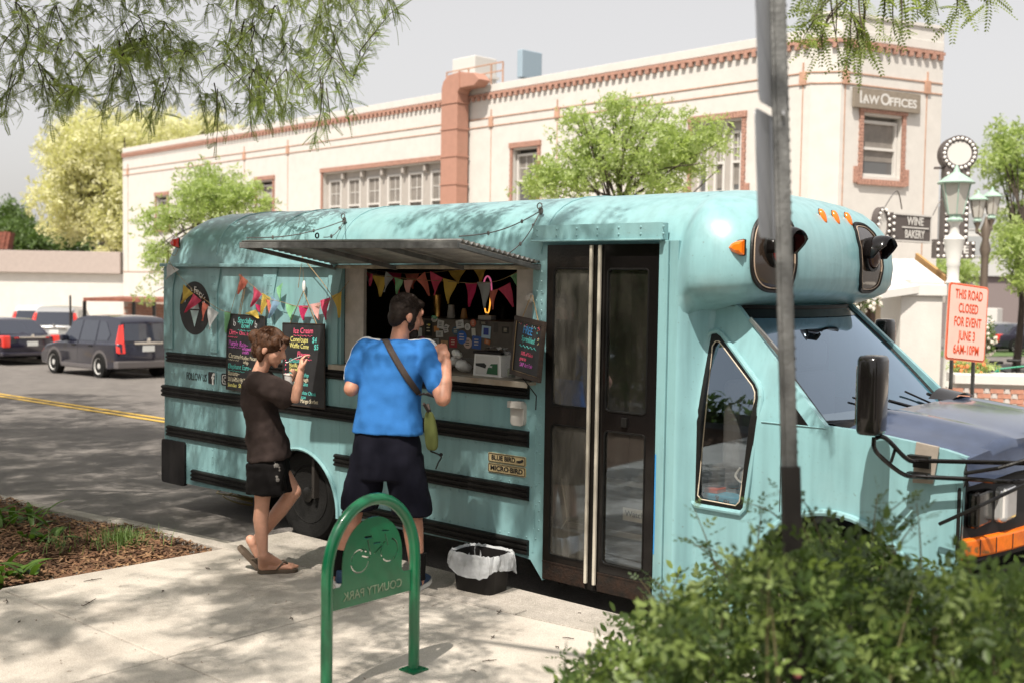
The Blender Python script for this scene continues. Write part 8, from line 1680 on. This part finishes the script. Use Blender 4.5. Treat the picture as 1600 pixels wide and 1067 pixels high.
# foreground rose bush ---------------------------------------------------
env = [(870, 1090), (890, 1062), (930, 1010), (965, 985), (1000, 962), (1040, 935), (1065, 905), (1110, 885), (1150, 870), (1195, 850), (1235, 815), (1290, 812), (1330, 822), (1370, 835), (1410, 862), (1450, 872), (1490, 886), (1540, 892), (1600, 886), (1700, 870)]
ov = [(0, 0, 0), (.25, .20, .03), (.62, .24, .03), (1, 0, -.04), (.62, -.24, .03), (.25, -.20, .03), (.5, 0, -.03)]
RL = (ov, [(0, 1, 6, 6), (1, 2, 6, 6), (2, 3, 6, 6), (3, 4, 6, 6), (4, 5, 6, 6), (5, 0, 6, 6)])
def comp_leaf():
    T_, Q_ = [], []
    for (cx, a, s_) in ((1.15, 0, .62), (.75, 1.0, .52), (.75, -1.0, .52), (.38, 1.1, .44), (.38, -1.1, .44)):
        k = len(T_); ca, sa = math.cos(a), math.sin(a); T_ += [(cx+s_*(x*ca-y*sa), s_*(x*sa+y*ca), z*s_-.12*cx*cx) for x, y, z in ov]; Q_ += [(k+i, k+j, k+6) for i, j in ((0, 1), (1, 2), (2, 3), (3, 4), (4, 5), (5, 0))]
    k = len(T_); T_ += [(0, .012, 0), (0, -.012, 0), (1.15, 0, -.16)]; Q_.append((k, k+1, k+2)); return T_, Q_
CL = comp_leaf()
def bush(label, n, dr_, envf, m_, sc=(.04, .062), cx=(880, 1720), z0=.12, stems=40, parent=None, seed=5):
    r_ = np.random.default_rng(seed); P = []; 
    while len(P) < n:
        px = r_.uniform(*cx); d = r_.uniform(*dr_); e = envf(px)+(abs(r_.normal())*9-3)+14+16*math.sin(px*.031)*math.sin(px*.083+d*2)+8*math.sin(px*.19); py = r_.uniform(e, 1250); p = at_d(px, py, d)
        if math.sin(p.x*9+p.z*5)*math.sin(p.y*8+p.z*4)*math.sin(p.z*11+p.x*3) > .12 or p.z < z0+.02 or p.z > 1.42 or p.y > curb_y(p.x)-.10: continue
        P.append(tuple(p))
    return np.array(P)
envf = lambda px: float(np.interp(px, [e[0] for e in env], [e[1] for e in env]))
rb_ = thing('rose_bush', 'leafy rose bush filling the lower right foreground in front of the cab', 'bush', (2.6, -2.6, WALK))
P = bush('', 6600, (2.75, 4.55), envf, None); print('bush', len(P), P.min(0), P.max(0))
s_i = rng.random(len(P)); V, Fq = inst(*CL, P[s_i > .34], randrot(int((s_i > .34).sum())), rng.uniform(.045, .078, int((s_i > .34).sum()))); npmesh('leaves', V, Fq, LM['near'], rb_, smooth=False)
P2 = P[s_i <= .34]; V, Fq = inst(*CL, P2, randrot(len(P2)), rng.uniform(.045, .075, len(P2))); npmesh('young_leaves', V, Fq, LM['near2'], rb_)
b = MB()
for i in range(0, len(P), 60):
    e = Vector(P[i]); s_ = Vector((e.x+random.uniform(-.3, .3), e.y+random.uniform(-.25, .25), WALK)); b.tube(smoothpath([s_, s_.lerp(e, .5)+Vector((random.uniform(-.08, .08), random.uniform(-.08, .08), .1)), e], 4), [.007, .006, .006, .005, .005, .004, .004, .003, .002], 5)
for px, py, d in ((1190, 870, 3.7), (1215, 1000, 3.3), (1278, 900, 3.6), (1460, 980, 3.1)):
    e = at_d(px, py, d); b.tube([Vector((e.x+.06, e.y+.03, WALK)), e], [.012, .010], 7)
b.build('stems', 'stem', rb_, smooth=True, kind='stuff')
# long shoots above the bush
sh_pos, sh_dir = [], []; b = MB()
for (x0, y0, x1, y1, d) in ((1130, 900, 1085, 795, 3.6), (1150, 890, 1070, 838, 3.6), (1170, 870, 1085, 850, 3.55), (1240, 800, 1165, 785, 3.5), (1265, 815, 1215, 765, 3.4), (1285, 820, 1250, 775, 3.4), (1340, 830, 1420, 775, 3.5), (1360, 840, 1372, 770, 3.5), (1400, 860, 1385, 800, 3.45), (1440, 860, 1432, 785, 3.4), (1060, 930, 1015, 900, 3.9), (1040, 950, 1000, 905, 3.9), (1000, 990, 960, 975, 4.2), (930, 1040, 870, 1025, 4.3), (1020, 970, 1065, 890, 3.8), (1180, 860, 1190, 800, 3.5), (1520, 880, 1500, 850, 3.2), (1390, 850, 1440, 810, 3.3)):
    p, q = at_d(x0, y0+30, d), at_d(x1, y1, d); pth = smoothpath([p, p.lerp(q, .5)+Zv*.02, q], 5); b.tube(pth, [.0032-.0002*i for i in range(11)], 5)
    for i, v in enumerate(pth[2:]): sh_pos.append(tuple(v)); sh_dir.append(tuple((q-p).normalized()*.4+Vector((random.uniform(-1, 1), random.uniform(-1, 1), random.uniform(-.4, .5)))))
b.build('shoots', 'stem', rb_, smooth=True, kind='stuff'); V, Fq = inst(*CL, np.array(sh_pos), frames_from(np.array(sh_dir)), rng.uniform(.026, .044, len(sh_pos))); npmesh('shoot_leaves', V, Fq, LM['near'], rb_)
b = MB(); c = at_d(1246, 1052, 2.95); b.ell(c, .012, n=8, m=6); b.build('rosebud', mat('pink_bud', (.5, .12, .16), .6), rb_)
# plants at the left edge of the mulch
def hosta(label, px, py, n, L_, w_, m_=None, cat='plant', seed=1, spread=.3):
    r_ = random.Random(seed); c = at_z(px, py, WALK); c.z = kz(c.x)-.02; t = thing('broad_leaf_plant', label, cat, tuple(c)); 
    for i in range(n):
        a = r_.uniform(0, 6.28); el = r_.uniform(.25, 1.25); ln = L_*r_.uniform(.6, 1.1); s_ = c+Vector((r_.uniform(-spread, spread), r_.uniform(-spread, spread), 0)); rows = []; hd = Vector((math.cos(a), math.sin(a), 0)); sd = Vector((-hd.y, hd.x, 0))
        for k in range(8):
            u = k/7; wd = w_*math.sin(math.pi*min(1, .06+u*.94))**.8*(1-.25*u); p = s_+hd*ln*(u*math.cos(el)+.25*u*u)+Zv*ln*(u*math.sin(el)-.35*u*u); rows.append([p-sd*wd+Zv*wd*.35, p, p+sd*wd+Zv*wd*.35])
        b = MB(); b.grid(rows); b.build('leaf', m_ or LM['hosta'], t, smooth=True)
hosta('clump of upright broad green leaves at the left edge above the mulch', 2, 820, 44, .34, .026, seed=2, spread=.26); hosta('low broad leaved plant at the left edge nearest the sidewalk', -4, 900, 26, .24, .036, seed=3, spread=.22); hosta('small ragged weed between the left plants and the grass tuft', 58, 838, 30, .16, .022, seed=4, spread=.12)
def gp(i): 
    a = random.uniform(0, 6.28); r_ = abs(random.gauss(0, .13)); return (gc.x+r_*1.3*math.cos(a), gc.y+r_*math.sin(a), kz(gc.x)-.02), rotm(random.uniform(0, 6.28), -R(random.uniform(35, 88))), random.uniform(.06, .15)
gc = at_z(192, 845, WALK); GBL = ([(0, -.02, 0), (0, .02, 0), (.6, .014, .0), (.6, -.014, 0), (1, 0, -.12)], [(0, 1, 2, 3), (3, 2, 4, 4)])
GBL = ([(0, -.025, 0), (0, .025, 0), (.6, .016, .0), (.6, -.016, 0), (1, .002, -.14), (1, -.002, -.14)], [(0, 1, 2, 3), (3, 2, 4, 5)])
o = scatter('grass_tuft', 420, GBL, gp, LM['grassblade']); 
gc = at_z(95, 850, WALK); o = scatter('grass_wisps', 60, GBL, gp, LM['grassblade'])
# litter on the sidewalk
lbl = ['short dry twig crossing the slab nearest the mulch corner', 'longer dry twig lying below the mulch edge', 'tiny pale husk on the slab behind the sandals', 'dry twig at the far left of the sidewalk', 'crumb of bark beside the kerb joint right of the bike rack', 'forked twig lying on the kerb joint', 'twig on the slab right of the kerb joint', 'reddish twig below the rack foot plate', 'thin straw right of the rack foot plate', 'small twig between kerb and rose bush', 'dot of debris on the slab by the sandals', 'curled leaf bit in the middle of the sidewalk', 'dark twig at the lower left of the sidewalk', 'tiny twig just behind the rack']
lit = [(145, 905, .09), (140, 940, .12), (324, 887, .04), (10, 938, .08), (905, 957, .02), (780, 955, .07), (888, 996, .05), (765, 1031, .06), (740, 1047, .03), (870, 1010, .03), (254, 922, .02), (770, 994, .05), (30, 970, .03), (455, 965, .05)]
for i, (px, py, L_) in enumerate(lit):
    c = at_z(px, py, WALK+.008); a = random.uniform(0, 3.14); d = Vector((math.cos(a), math.sin(a), 0))*L_*.62; b = MB(); b.tube([c-d, c-d*.2+Vector((.006, .004, .002)), c+d*.4, c+d], [.002, .0028, .0025, .0015], 5); b.bar(c, c+Vector((-d.y, d.x, 0))*.35, .003); o = b.build('twig', 'twig', None); tag(o, lbl[i], 'twig', 'dry twigs on the sidewalk')
def lp_(i): return (random.uniform(-2, 1.6), random.uniform(-3.6, -.9), WALK+.003), rotm(random.uniform(0, 6.3), random.uniform(-.2, .2)), random.uniform(.008, .02)
scatter('leaf_litter', 130, CH, lp_, 'chip1')
# planting behind the viewer, seen mirrored in the truck's glass
for k, (x, y, z, r_) in enumerate(((-2.3, -9.2, 2.5, 2.2), (-5.6, -9.4, 2.7, 2.3), (-2.5, -13, 2.2, 2.6), (3.0, -12, 1.4, 2.2), (-8, -12, 2.5, 2.8), (7.5, -9, 1.8, 2.4), (10, -4, 2.2, 2.4), (.5, -17, 4, 3.5), (1.0, -9.3, 2.4, 2.1), (-9, -9.6, 2.6, 2.3))):
    shrub('garden_shrub', ('dense garden shrub behind the viewpoint, %s' % ('tall and nearest the sidewalk', 'tall and next to the mulch', 'seen only as a reflection in the door glass', 'facing the cab window', 'beyond the mulch', 'to the right of the sidewalk', 'ahead of the cab', 'tallest of the group', 'tall and behind the bike rack', 'tall and far beyond the mulch')[k]), (x, y, z), (r_, r_*.6, z), 2000, .34, LM['dark'])
